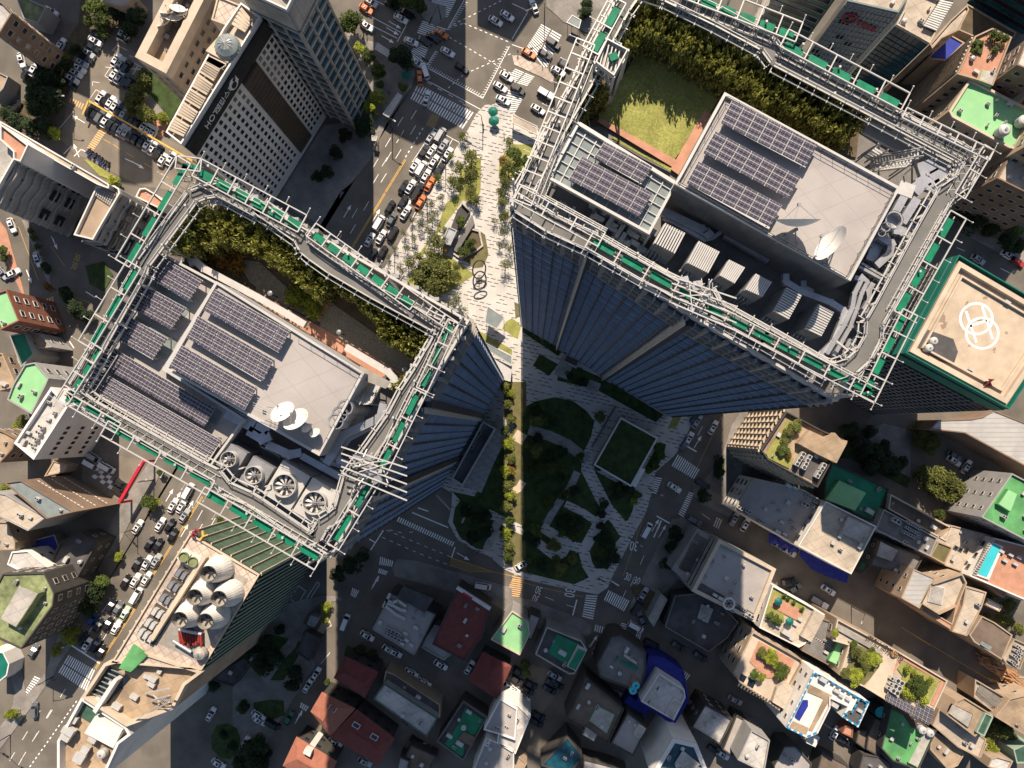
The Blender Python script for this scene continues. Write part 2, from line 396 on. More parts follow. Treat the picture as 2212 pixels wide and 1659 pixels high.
lawn(T(1, 1, '1870,1200 1890,1180 2212,1360 2212,1410 1900,1240'), LB); lawn(T(1, 1, '2160,1120 2212,1090 2290,1150 2212,1240 2130,1180'), LB)
lawn(T(2, 1, '0,1110 80,1150 50,1270 0,1250'), LB); lawn(T(2, 1, '90,1170 430,1380 400,1420 90,1210'), 'lawn')
lawn(T(2, 1, '20,950 60,970 70,1080 30,1090'), 'lawn_dry')
lawn(D('1089,825 1137,825 1137,880 1128,905 1137,1240 1090,1215'), 'lawn_dry', PV+.045)  # paler grass cut to the sunlit gap between towers, sunlight put into the colour
lawn(T(0, 0, '700,0 1000,-40 1100,120 960,280 920,320 800,250 680,480 560,740 600,790 480,1000 500,1140 420,1220 0,1060 0,920 250,860 260,620 520,440 680,200'), 'soil')
lawn(T(0, 0, '1240,600 1480,700 1600,840 1460,1060 1350,1000 1240,1010 1050,900 1180,700'), 'lawn')
lawn(T(0, 0, '1390,760 1560,780 1590,840 1480,1040 1400,960'), 'lawn')
lawn(T(0, 0, '730,1380 760,1380 1010,1530 980,1560 860,1520'), LB)
lawn(T(1, 3, '560,230 645,240 650,330 560,480'), LB); lawn(T(1, 3, '380,560 400,640 240,900 60,900 -60,760 120,500'), 'lawn')  # first patch fills the narrow sun strip, its brightness put into the grass colour
lawn(T(1, 3, '-20,1090 240,1050 250,1200 130,1250 -20,1150'), 'lawn'); lawn(T(1, 3, '780,600 1100,720 1060,800 760,690'), 'lawn')
lawn(T(0, 3, '1870,1290 1960,1275 2050,1310 2080,1400 2060,1520 1990,1585 1900,1560 1830,1490 1830,1380'), 'lawn')
lawn(T(0, 1, '740,640 900,600 980,720 900,860 780,800'), 'lawn'); lawn(T(0, 3, '0,540 40,600 80,700 40,660 0,640'), LB)
lawn(T(2, 2, '1740,700 1840,640 1830,760 1790,830 1740,800'), 'lawn'); lawn(T(2, 3, '1020,100 1110,60 1280,170 1180,320 1080,220'), 'soil')
lawn(T(3, 2, '450,640 700,420 900,600 1230,820 1200,900 700,640'), 'lawn'); lawn(T(3, 2, '1440,820 1900,900 1700,1060 1380,960'), 'soil')
# park paths
def path(c, r, s, w, mat='plaza_stone', z=PV+.05, name='path'):
    b = MB(); b.flat(WP(T(c, r, s), 0), w, z); return struct(name, b, mat)
path(2, 2, '760,150 770,300 730,480 660,620 650,740 700,840 770,980 830,1090 910,1180 960,1260 1000,1290', 3.6)
path(2, 2, '830,1090 760,1180 700,1290 640,1400 620,1440 650,1560 700,1640 760,1640', 3.2, z=PV+.055)
path(2, 2, '470,1040 600,1100 730,1190', 2.2, z=PV+.06); path(2, 2, '270,1240 330,1280 450,1360 560,1410 630,1430', 3.0, z=PV+.058)
path(2, 2, '380,1490 440,1460 480,1390', 2.6, z=PV+.052); path(2, 2, '160,400 330,450 480,520 640,650', 3, 'paving_grid', PV+.054)
path(2, 2, '560,770 500,900 400,1030 300,1200', 2.2, 'paving_grid', PV+.057); path(2, 2, '-200,1120 100,1270 360,1480', 2.6, z=PV+.056)
path(1, 2, '1850,1040 1780,1200', .6, 'concrete'); path(1, 2, '2090,1190 1990,1440', 2.4, 'concrete')
path(1, 2, '2150,340 2060,480 1980,640 1880,880', 6, 'paving_grid', PV+.06)
path(2, 1, '480,1450 420,1600', 4.2, 'paving_grid', PV+.07)
path(2, 2, '720,-20 690,60', 3.6, 'paving_grid'); path(1, 3, '400,420 300,600 200,700 60,920', 3, 'pavement', PV+.05); path(1, 3, '-40,1010 260,1030', 3, 'pavement', PV+.05)
path(2, 2, '40,500 90,420', 3.5, 'stone_cream', PV+.06); path(1, 3, '560,480 590,430 640,410', 2, 'stone_cream', PV+.06)
path(2, 2, '-10,940 60,900 90,850', 2.2, 'stone_cream', PV+.06); path(0, 0, '1250,850 1370,1000', 4, 'pavement', PV+.06); path(0, 0, '1200,1030 1430,1130', 5, 'terracotta', PV+.07)
# ---- painted markings
def crosswalk(c, r, s, n, rows=1, mat='paint', duty=.5, z=.012):
    A, B, C, E = WP(T(c, r, s), 0); b = MB()
    for k in range(rows):
        t0 = k/rows+(.03 if k else 0); t1 = (k+1)/rows-(.03 if k < rows-1 else 0)
        for i in range(n):
            u0, u1 = (i+.25)/n, (i+.25+duty)/n
            def P(u, t): q = lerp(lerp(A, B, u), lerp(E, C, u), t); return (q[0], q[1], z)
            b.quad(P(u0, t0), P(u0, t1), P(u1, t1), P(u1, t0))
    o = struct('crosswalk', b, mat); return o
crosswalk(1, 0, '1395,720 1885,975 1790,1115 1330,850', 23, 2)
crosswalk(1, 0, '1450,180 1640,275 1580,330 1395,285'.replace('1640,275', '1395,285').replace('1580,330', '1600,340').replace('1395,285', '1395,285'), 6) if 0 else crosswalk(1, 0, '1440,175 1390,285 1560,345 1650,250', 7)
crosswalk(1, 0, '1500,390 1430,560 1330,470 1390,360', 9); crosswalk(1, 0, '1530,-20 1500,70 1650,155 1730,0', 9)
crosswalk(2, 0, '255,205 130,400 290,610 430,300', 14, 2); crosswalk(2, 0, '30,590 -60,690 130,745 195,660', 7, 2); crosswalk(2, 0, '-60,760 -200,980 20,985 110,820', 11)
crosswalk(1, 2, '1230,1145 1720,1370 1700,1405 1212,1185', 25); crosswalk(1, 2, '1070,1490 1190,1530 1180,1580 1060,1560', 7)
crosswalk(2, 2, '1430,605 1625,740 1575,825 1375,705', 12); crosswalk(2, 2, '1300,810 1245,955 1190,935 1240,800', 8)
crosswalk(2, 2, '1575,940 1480,1155 1435,1125 1530,930', 12); crosswalk(2, 3, '740,165 700,380 605,355 640,160', 10)
crosswalk(2, 3, '830,120 1020,215 970,308 790,205', 11); crosswalk(2, 3, '715,418 835,450 820,505 705,475', 6); crosswalk(2, 3, '1000,415 975,485 920,460 950,400', 4)
crosswalk(2, 3, '1480,815 1545,855 1510,905 1470,840', 4); crosswalk(0, 3, '590,680 825,815 745,995 500,830', 14, 2); crosswalk(0, 3, '350,880 250,1060 200,1020 300,860', 9)
crosswalk(1, 3, '830,100 895,130 860,190 815,165', 4); crosswalk(0, 0, '925,1130 800,1310 750,1280 870,1100', 11, mat='paint_orange', duty=.6, z=.015); crosswalk(0, 0, '610,840 730,900 710,945 590,880', 6, mat='paint_orange', z=.015)
crosswalk(0, 1, '310,960 460,900 470,965 345,1030', 7, mat='paint_orange', duty=.6); crosswalk(2, 3, '20,-20 -60,170 60,185 120,0'.replace('20,-20', '20,-20'), 11, mat='paint_yellow'.replace('yellow', 'orange'))
crosswalk(1, 0, '1520,980 1590,1005 1540,1110 1490,1150'.replace('1490,1150', '1465,1080'), 8, mat='paint_yellow', duty=.25); crosswalk(1, 2, '1690,1500 2060,1620 1900,1620 1670,1565', 22, mat='paint_yellow', duty=.25)
def lines(c, r, segs, w=.16, mat='paint', z=.011, name='road_marking', dash=None):
    b = MB()
    for s in segs.split(' | '):
        p = WP(T(c, r, s), 0)
        for i in range(len(p)-1):
            a, e = Vector(p[i]), Vector(p[i+1])
            if dash:
                L = (e-a).length; n = max(1, int(L/(dash[0]+dash[1])))
                for k in range(n):
                    u = (k+.5)/n; m_ = a.lerp(e, u); dd = (e-a).normalized()*dash[0]/2
                    b.flat([m_-dd, m_+dd], w, z)
            else: b.flat([a, e], w, z)
    return struct(name, b, mat)
DSH = (2.6, 4.6)
lines(1, 0, '1425,890 1050,1500 | 1300,960 980,1500 | 1420,1020 1040,1640 | 1310,1070 980,1640', .17, dash=(3.2, 3.6))
lines(1, 1, '1010,20 780,420 | 920,70 650,520', .17, dash=(3.2, 3.6)); lines(1, 0, '1450,1095 1285,1370', .3, dash=(.7, .7))
lines(1, 0, '1285,1375 1110,1665', .18, 'paint_yellow', .012); lines(1, 0, '1295,1380 1120,1670', .18, 'paint_yellow', .012)
lines(1, 1, '1115,0 740,620 | 1125,4 750,624', .18, 'paint_yellow', .012); lines(0, 2, '1745,970 1310,1659 | 1755,974 1320,1663', .18, 'paint_yellow', .012)
lines(0, 3, '1190,235 820,800 | 1200,240 830,805', .18, 'paint_yellow', .012)
lines(1, 0, '1530,1105 1755,1230 | 1640,1160 1330,1680 | 1540,1110 1350,1400 | 1700,1200 1560,1450 | 1600,1350 1640,1390'); lines(1, 1, '1320,40 1000,600 | 1420,90 1180,560 | 1215,90 960,530', dash=DSH)
lines(1, 1, '1400,30 1330,100', .15)
lines(1, 0, '1470,580 1960,850 2190,400 | 1465,580 1555,440 | 1800,0 1650,260 | 1430,670 1940,945 | 970,130 1250,280 | 1335,155 1220,360 | 1020,0 1330,150 | 890,165 1220,330', .2)
for (x0, y0, x1, y1, n) in ((1470, 580, 1960, 850, 26), (1960, 850, 2190, 400, 22), (1810, 10, 1650, 260, 14), (1470, 580, 1555, 440, 8)):
    b = MB()
    for k in range(n):
        u = (k+.5)/n; p = lerp((x0, y0), (x1, y1), u); s = -1 if x1 > x0 and y1 > y0 else 1
        q = (p[0]+(12 if s < 0 else -22), p[1]-24); q = (p[0]+22, p[1]-20) if (x1-x0)*(y1-y0) > 0 and n > 20 else (p[0]-24, p[1]-6) if n == 22 else (p[0]+24, p[1]+4)
        b.flat([W(T(1, 0, '%f,%f' % p)[0]), W(T(1, 0, '%f,%f' % q)[0])], .15, .011)
    struct('road_marking', b, 'paint')
lines(1, 0, '1650,240 2130,0 | 1650,770 1800,640 2212,460 | 1450,300 1800,200 | 1660,315 2212,640 | 1830,215 2190,365 | 1730,175 1830,215', .22, dash=(.8, .8))
lines(1, 0, '1450,695 1820,905', .15, dash=(1.6, 2)); lines(2, 0, '0,30 140,95 0,340 | 0,385 100,420', .2); lines(2, 0, '330,130 240,310', .15, 'metal_dark')
lines(1, 2, '1100,1265 990,1435 | 1720,1410 1690,1500 | 1400,1070 1490,1100 | 1350,1110 1660,1240 | 980,1340 1030,1370', .35)
lines(1, 2, '1110,1255 1370,1365 1700,1500 | 1070,1315 1400,1460 1670,1565 | 1130,1255 1280,1290 1400,1270', .16, dash=(1.1, 1.1)); lines(1, 2, '1560,960 1680,1090', .5, 'concrete')
lines(1, 2, '1680,1500 2060,1625 2212,1659 | 1670,1565 1850,1620 2060,1625', .13, 'paint_yellow'); lines(2, 2, '1250,1140 1365,1205 | 1480,520 1595,585 | 1290,1180 1225,1325', .4)
lines(2, 2, '1300,1180 1225,1330 | 1690,280 1560,530 | 1165,1430 1000,1800', .16, dash=(3, 4)); lines(2, 2, '1810,280 1600,720 | 1180,820 1170,1060 960,1659', .12, 'paint_yellow')
lines(2, 3, '560,205 525,340 | 860,45 925,85', .4); lines(2, 3, '285,180 360,210 | 470,250 540,270 | 985,125 960,180 | 0,0 40,10', .16)
lines(2, 3, '0,30 300,110 620,180 | 200,255 600,390', .12, 'paint_yellow'); lines(2, 2, '1640,1120 1710,1170', .16)
lines(0, 3, '620,600 860,755', .45); lines(0, 3, '1000,135 680,620 | 1105,215 740,670 | 1000,370 800,700', .16, dash=(5, 2)); lines(0, 2, '1640,1000 1300,1560 | 1500,1140 1180,1659', .16, dash=(3, 4)); lines(0, 2, '1750,1090 1700,1180 | 1860,1160 1820,1230 | 1750,1210 1640,1390', .16)
lines(0, 3, '600,920 30,1830 | 480,1090 0,1900 | 380,1110 -60,1830 | 590,1040 160,1659'.replace(' | 590,1040 160,1659', ''), .16, dash=(3, 3.6)); lines(0, 3, '670,1070 250,1659', .3, dash=(.7, .7))
lines(0, 3, '380,920 0,1500', .12, 'paint_yellow')
lines(0, 0, '1010,390 1100,435 | 1120,480 1150,495 | 970,440 1010,390 | 1030,470 905,655 1140,790 | 830,775 770,860 | 910,580 1240,600 | 830,775 1130,940 | 800,705 860,715 | 800,740 800,705', .14)
lines(0, 0, '1145,540 1085,630 | 1190,570 1135,665 | 1235,600 1180,690 | 1080,500 1240,590', .12); lines(0, 0, '890,1200 960,1240 | 990,1255 1025,1280 | 1050,1295 1500,1560', .14, 'paint_yellow', dash=(2.6, 2.2)); lines(0, 0, '1080,1370 1230,1440 | 550,1330 620,1260 | 640,1350 700,1290 740,1310', .25)
lines(0, 1, '455,400 490,490 | 230,680 270,770 | 600,1290 640,1350 | 740,860 820,910', .3); lines(0, 1, '440,470 560,640 | 470,1000 560,1250 | 160,300 330,760 | 620,900 780,960', .12, 'paint_yellow')
lines(0, 0, '470,1160 640,960', .14); lines(3, 3, '1230,490 2190,1060 | 1150,440 1400,600', .12, 'paint_yellow'); lines(3, 3, '1900,880 2140,1000 | 1910,900 2130,1010 | 1930,890 2140,980', .12, 'paint_yellow')
lines(3, 3, '80,1480 350,1620 | 470,1270 700,1420', .12); lines(3, 3, '930,520 970,430 | 1640,740 1690,640', .2, 'concrete_dark'); lines(1, 3, '1010,90 1060,0 | 350,1250 400,1160', .4); lines(1, 3, '560,760 640,660', .15); lines(3, 1, '1630,480 1700,510 | 2010,660 2090,700', .2)
lines(1, 3, '295,195 355,250 430,130 370,85 295,195 | 400,300 550,70 530,50 375,290', .14); lines(2, 3, '660,610 720,540 | 690,680 710,620 780,560', .14)
def arrow(c, r, x, y, ang, L=4.4):
    p = W(T(c, r, '%f,%f' % (x, y))[0]); d = Vector((math.cos(ang), math.sin(ang))); n = Vector((-d.y, d.x)); p = Vector(p); b = MB()
    b.flat([p-d*L/2, p+d*L*.15], .22, .012); q = [p+d*L*.15+n*.55, p+d*L/2, p+d*L*.15-n*.55]; b.add([(v.x, v.y, .012) for v in q], [(0, 1, 2)]); struct('road_arrow', b, 'paint')
AV = math.atan2(1, .603)     # heading of the avenue
CR = R(-31)
for a in ((1, 0, 1200, 215, CR), (1, 0, 1180, 270, CR), (1, 0, 1140, 340, CR), (1, 1, 1345, 60, AV+math.pi), (1, 1, 790, 165, AV), (1, 1, 1040, 200, AV), (0, 2, 1465, 960, AV), (0, 2, 1530, 985, AV), (0, 2, 1640, 1060, AV), (0, 2, 1595, 1265, AV), (2, 2, 1240, 1220, AV), (2, 2, 1300, 1270, AV), (2, 2, 1605, 500, AV), (2, 3, 705, 565, AV), (1, 2, 1790, 1490, CR), (0, 0, 680, 1030, CR+math.pi), (0, 0, 660, 1300, CR+2.5), (0, 0, 1190, 1425, CR), (0, 1, 470, 440, R(-65)), (0, 1, 250, 730, R(-70)), (1, 3, 370, 1220, AV), (1, 3, 1030, 60, AV)):
    arrow(*a)
def text(s, xy, z, size, rz, mat, name='lettering', parent=None, ext=.0, rx=0, kind=None, sx=1):
    cu = bpy.data.curves.new(name, 'FONT'); cu.body = s; cu.size = size; cu.align_x = 'CENTER'; cu.align_y = 'CENTER'; cu.extrude = ext
    tmp = bpy.data.objects.new('tmp', cu); col.objects.link(tmp); dg = bpy.context.evaluated_depsgraph_get(); dg.update()
    me = bpy.data.meshes.new_from_object(tmp.evaluated_get(dg)); bpy.data.objects.remove(tmp)
    me.materials.clear(); me.materials.append(MATS[mat])
    o = bpy.data.objects.new(name, me); col.objects.link(o); o.rotation_euler = (rx, 0, rz); o.scale = (sx, 1, 1)
    o.location = (xy[0], xy[1], z)
    if parent: o.parent = parent; o.location = (xy[0]-parent.location.x, xy[1]-parent.location.y, z-parent.location.z)
    if kind: o['kind'] = kind
    return o
def rtext(s, c, r, x, y, rz, size, mat='paint', sx=.6): return text(s, W(T(c, r, '%f,%f' % (x, y))[0]), .014, size, rz, mat, 'road_lettering', kind='structure', sx=sx)
rtext('30', 2, 2, 1055, 1395, R(170), 4.2); rtext('30', 2, 3, 205, 195, R(180-17), 3.4); rtext('30', 2, 3, 232, 120, R(180-17), 3.4); rtext('30', 2, 3, 495, 145, R(-100), 4.4)
rtext('30', 2, 3, 1000, 10, R(-20), 3.2); rtext('30', 2, 3, 1078, 45, R(-20), 3.2); rtext('30', 0, 1, 665, 570, R(-20), 3, 'paint_yellow'); rtext('30', 0, 1, 640, 640, R(-20), 3, 'paint_yellow')
rtext('OCUN', 1, 2, 1100, 1600, R(-15), 2) if 0 else None
crosswalk(1, 2, '1060,1590 1140,1620 1120,1650 1050,1630', 5, 2, duty=.7); crosswalk(1, 3, '385,1090 460,1130 430,1170 375,1130', 4, 2, duty=.7); crosswalk(2, 2, '1765,1150 1820,1175 1790,1255 1735,1225', 3, 4, duty=.5); crosswalk(2, 3, '1080,475 1120,490 1105,555 1060,540', 3, 3, duty=.6)
# ================================================================ VEHICLES
CARCOL = {'w': ((.72, .71, .69), 'white'), 'k': ((.016, .016, .018), 'black'), 's': ((.36, .37, .38), 'silver'), 'g': ((.12, .13, .14), 'grey'), 'b': ((.02, .06, .25), 'blue'), 'o': ((.62, .17, .04), 'orange'), 'r': ((.35, .03, .03), 'red'), 'n': ((.03, .16, .07), 'green'), 'l': ((.45, .55, .42), 'pale green')}
for k, (c, n) in CARCOL.items(): M('car_'+k, c, .28, .02, .5, spec=.6, metal=.0)
M('lamp_glass', (.7, .7, .68), .2, .02, 1); M('tail_glass', (.4, .02, .02), .2, .02, 1)
def rrect(L, Wd, r, taper=.92, n=3):
    o = []
    for sx, sy, a0 in ((1, 1, 0), (-1, 1, 90), (-1, -1, 180), (1, -1, 270)):
        for i in range(n+1):
            a = R(a0+90*i/n); ty = taper if sx > 0 else (taper+1)/2
            o.append((sx*(L/2-r)+r*math.cos(a), (sy*(Wd/2-r)+r*math.sin(a))*ty))
    return o
TYPE = {'car': (4.6, 1.82, (-1.95, 1.0), (-1.25, .35), 1.44, 'sedan'), 'suv': (4.7, 1.9, (-2.2, 1.15), (-1.95, .55), 1.68, 'SUV'), 'van': (5.0, 1.95, (-2.42, 1.85), (-2.3, 1.2), 1.95, 'van')}
def car_proto(ty, c):
    L, Wd, (b0, b1), (r0, r1), ht, nm = TYPE[ty]
    t = bpy.data.objects.new('parked_'+('car' if ty != 'van' else 'van'), None); t.name = 'car' if ty == 'car' else ty; col.objects.link(t)
    cm = 'car_'+c; hz = .92 if ty != 'van' else 1.05
    b = MB(); p = rrect(L, Wd, .42); b.frustum(p, .22, [(x*1.0, y*1.0) for x, y in p], .7, False)
    q = [(x*.975, y*.9) for x, y in p]; b.frustum(p, .7, q, hz)
    hw = Wd*.43; rw = Wd*.36
    # roof panel and pillars
    rf = [(r0, -rw), (r1, -rw), (r1, rw), (r0, rw)]; bs = [(b0, -hw), (b1, -hw), (b1, hw), (b0, hw)]
    b.frustum(bs, hz-.02, rf, ht)
    b.box((b1-.15, Wd*.5+.08, hz+.02), (.16, .2, .13)); b.box((b1-.15, -Wd*.5-.08, hz+.02), (.16, .2, .13))
    b.build('body', cm, t)
    def pane(name, a, b2, c2, d2, off):
        g = MB(); g.quad(*[tuple(Vector(v)+Vector(off)) for v in (a, b2, c2, d2)]); g.build(name, 'glass_dark', t)
    k = .06
    pane('windscreen', (b1, -hw+k, hz+.03), (b1, hw-k, hz+.03), (r1+.03, rw-k, ht-.03), (r1+.03, -rw+k, ht-.03), (.02, 0, .015))
    pane('rear_window', (b0, hw-k, hz+.05), (b0, -hw+k, hz+.05), (r0-.02, -rw+k, ht-.04), (r0-.02, rw-k, ht-.04), (-.02, 0, .015))
    for s in (1, -1): pane('side_window', (b0+.35, s*hw, hz+.05), (b1-.3, s*hw, hz+.05), (r1-.05, s*rw, ht-.06), (r0+.1, s*rw, ht-.06), (0, s*.015, .01))
    if ty != 'van':
        g = MB(); g.box(((r0+r1)/2+.25, 0, ht+.008), (.7, rw*1.3, .016)) if c in 'wsl' else None
        if g.v: g.build('sunroof', 'glass_dark', t)
    for s in (1, -1):
        g = MB(); g.box((L/2-.12, s*Wd*.32, .68), (.2, .34, .12)); g.build('headlight', 'lamp_glass', t)
        g = MB(); g.box((-L/2+.08, s*Wd*.34, .72), (.14, .34, .12)); g.build('tail_light', 'tail_glass', t)
        for x in (L*.31, -L*.31):
            g = MB(); g.tube([(x, s*(Wd/2-.2), .32), (x, s*(Wd/2+.01), .32)], .32, 10); g.build('wheel', 'rubber', t)
    if c == 'o':
        g = MB(); g.box(((r0+r1)/2+.1, 0, ht+.09), (.22, .62, .14)); g.build('roof_sign', 'lamp_glass', t)
    return t
PC = {}
def car(c, r, x, y, code, rz, where, ty='car', z=0.02, group='cars on the streets'):
    k = (ty, code)
    if k not in PC: PC[k] = car_proto(ty, code)
    p = W(T(c, r, '%f,%f' % (x, y))[0], 1.0)
    rz += random.uniform(-.04, .04)
    if c == 0 and r == 0 or random.random() < .2: rz += 0
    nm = 'taxi' if code == 'o' else TYPE[ty][5]
    place(PC[k], (p[0], p[1], z), rz, '%s %s %s' % (CARCOL[code][1], nm, where), 'taxi' if code == 'o' else ('van' if ty == 'van' else 'car'), group)
def cars(c, r, rz, where, s, **kw):
    for q in s.split():
        a = q.split(','); cd = a[2]; ty = {'v': 'van', 'u': 'suv'}.get(cd[1:2], 'car')
        car(c, r, float(a[0]), float(a[1]), cd[0], rz+(R(float(a[3])) if len(a) > 3 else 0), where, ty, **kw)
W_AV = 'queuing on the avenue beside the white stone plaza'
cars(1, 0, AV, W_AV, '1505,1190,s 1590,1165,sv 1615,1260,s 1445,1310,k 1515,1305,w 1655,1330,w 1535,1395,w 1370,1430,w 1425,1455,wv 1580,1465,k 1465,1520,w 1500,1590,o 1275,1610,k 1335,1610,w 1400,1640,k')
cars(1, 1, AV, W_AV, '1155,130,k 1265,85,k 1290,175,w 1385,10,ku 1420,85,o 1060,265,wv 1170,235,g 1180,355,ku 1080,385,w 980,410,w 1090,520,k 1000,545,k')
W_X = 'in the big upper crossing'
cars(1, 0, CR, W_X, '950,70,o 955,220,w 1250,155,w 1310,115,k 1165,35,k 990,15,s 1600,285,o 1530,320,k 1340,355,w,10 1450,350,k 1655,445,w 1390,540,w 1775,580,k 2070,175,w 2170,130,w 2165,655,w 2110,745,w 2135,860,w,5')
cars(1, 0, AV, W_X, '1460,610,wv,50 1415,670,o,35 1475,845,w,20')
cars(2, 0, CR, 'stopped at the crosswalks left of the larger tower', '145,455,o 285,465,k 355,370,ku 50,765,ku 225,940,w 455,555,k 400,610,w'); cars(2, 0, AV, 'stopped at the crosswalks left of the larger tower', '190,50,w,50')
cars(0, 0, CR, 'parked in the left row of the hotel lot', '845,300,k 815,350,w 795,405,k 755,455,s 740,500,k 695,535,s 675,585,w 645,625,w 615,675,w 595,715,k')
cars(0, 0, AV, 'parked in the middle row of the hotel lot', '1000,515,w 1040,545,s 1090,570,k 985,640,w 1030,665,s 1080,690,k 1125,705,ku 1055,280,w 1090,300,w')
cars(0, 0, AV, 'parked above the yellow rail in the hotel lot', '865,840,w 910,865,k 950,885,w 990,915,w 1025,962,k 1065,985,s 1103,1008,k 1140,1035,k 1180,1060,k 1235,1100,w 1277,1125,w 1317,1150,w')
cars(0, 0, AV, 'parked in the long lower row of the hotel lot', '775,955,k 818,980,k 862,1005,gu 910,1040,w 955,1068,k 1000,1095,k 1045,1120,s 1087,1143,s 1130,1170,k 1172,1190,k 1222,1220,k 1270,1250,w 1315,1280,w 1360,1310,k 1405,1375,w 1475,1370,w')
W_L = 'on the shady lane left of the hotel lot'
cars(0, 0, CR, W_L, '435,90,w'); cars(0, 0, AV, W_L, '520,385,w 290,595,w 225,625,k 135,930,k 45,740,ku 35,830,k'); cars(0, 0, R(-75), W_L, '180,515,w')
cars(0, 1, R(-70), 'on the curving left-hand street', '95,285,w 320,580,w'); cars(0, 1, R(25), 'on the curving left-hand street', '105,700,w'); cars(0, 1, R(-50), 'on the curving left-hand street', '10,700,s')
W_B = 'in the avenue traffic left of the smaller tower'
cars(0, 2, AV, W_B, '1490,1050,w 1565,1055,w 1590,1140,s 1185,1235,w 1380,1215,w 1465,1225,k 1490,1310,k 1290,1380,k 1360,1395,k 1180,1555,k 1265,1545,w 1345,1530,s 1625,925,wv')
cars(0, 3, AV, W_B, '1080,50,k 1165,40,w 1260,25,w 1175,170,wv 955,260,k 1015,280,g 1075,325,l 795,375,b 845,430,k 925,420,k 1000,445,w 710,545,k 745,600,w 825,600,ku 870,660,k')
cars(0, 2, CR, 'by the chequered lot of the red-rimmed gate', '790,700,wv 920,725,wv 1040,865,ku 1030,925,ku 800,630,sv')
cars(0, 3, R(90), 'alone on the wide avenue at lower left', '295,1160,gu'); cars(0, 3, AV, 'on the shaded street of the mossy roof', '680,110,g 285,650,g')
W_C = 'around the oval planted island of the forecourt'
cars(0, 3, AV, W_C, '1820,1195,w 2115,1445,w'); cars(0, 3, CR, W_C, '1885,1625,w 2230,1210,w'); cars(1, 3, CR, W_C, '25,1250,w 140,1285,kv')
W_D = 'on the shaded lane between red roofs'
cars(1, 3, AV, W_D, '515,850,w 445,950,w 280,1235,n 90,1570,k 770,400,wv,10'); cars(1, 3, CR, W_D, '960,520,w 1150,640,w 1200,665,w 1595,770,w 1340,840,w 1450,925,w 680,1445,w 940,1610,s 1480,1490,w 1385,1430,k 1960,90,wv,20'); cars(1, 3, AV, W_D, '1845,790,w')
W_P = 'in the small lot split by the strip of sunlight'
cars(1, 3, CR, W_P, '2170,1025,w 2190,960,w'); cars(2, 3, CR, W_P, '370,865,s 350,930,k 325,985,k 95,1055,w 10,985,w 160,940,k 130,990,k 230,1210,k 210,1270,k 60,830,k 40,900,k 390,940,k 20,1040,w')
W_E = 'on the street running past the square green pavilion'
cars(2, 2, AV, W_E, '1600,325,s 1740,375,w 1530,475,w 1165,1265,wv 1590,280,k 1500,510,g'); cars(2, 2, CR, W_E, '1405,895,w 1575,1180,gu 1650,865,kv'); cars(2, 2, AV, W_E, '1925,1165,s 2020,1215,w')
W_F = 'in the shaded alleys at bottom centre'
cars(2, 3, AV, W_F, '1135,160,s 1080,270,kv 1120,370,g,50'); cars(2, 3, CR, W_F, '1070,440,wv 890,1005,s 1930,1075,s 1440,610,k 1210,590,kv 1630,700,k 1820,1545,w 1750,1510,k')
cars(3, 1, CR, 'on the street right of the helipad tower', '1820,580,s 2080,545,w 2160,600,r'); cars(3, 2, CR, 'below the curved white roof', '1610,665,w 1615,620,g'); cars(3, 2, AV, 'below the curved white roof', '1720,715,w')
cars(3, 2, CR, 'beside the blue tarpaulin canopies', '185,1450,w 100,1400,s'); cars(3, 3, CR, 'on the dark market street at lower right', '525,125,w 230,110,g,60 660,1430,k 180,50,k,40'); cars(3, 3, AV, 'on the dark market street at lower right', '580,1360,w')
cars(2, 2, CR, 'on the lit crossing strip south of the park', '85,1565,w,60'); cars(0, 2, R(90), 'on the curving left-hand street', '-10,700,w') if 0 else None
# flatbed truck
def truck(c, r, x, y, rz, label):
    p = W(T(c, r, '%f,%f' % (x, y))[0]); t = thing('truck', label, 'truck', (0, 0, 0))
    b = MB(); b.prism(rrect(1.8, 1.9, .2), .5, 1.9); [b.v.__setitem__(i, (v[0]+2.1, v[1], v[2])) for i, v in enumerate(b.v)]; b.build('cab', 'car_w', t)
    b = MB(); b.box((3.02, 0, 1.5), (.04, 1.5, .6)); b.build('windscreen', 'glass_dark', t); b = MB(); b.box((-.6, 0, .75), (3.8, 2, .2)); b.build('cargo_bed', 'metal_dark', t)
    b = MB(); b.box((-.7, 0, 1.25), (3.0, 1.7, .8)); b.build('load', 'metal_grey', t)
    for x0 in (2.1, -1.6):
        for s in (1, -1): g = MB(); g.tube([(x0, s*.75, .4), (x0, s*.99, .4)], .4, 10); g.build('wheel', 'rubber', t)
    t.location = (p[0], p[1], .02); t.rotation_euler = (0, 0, rz)
truck(2, 0, 285, 820, CR, 'small loaded truck at the crosswalk left of the larger tower')
truck(3, 3, 420, 215, CR, 'small loaded truck parked on the dark market street')
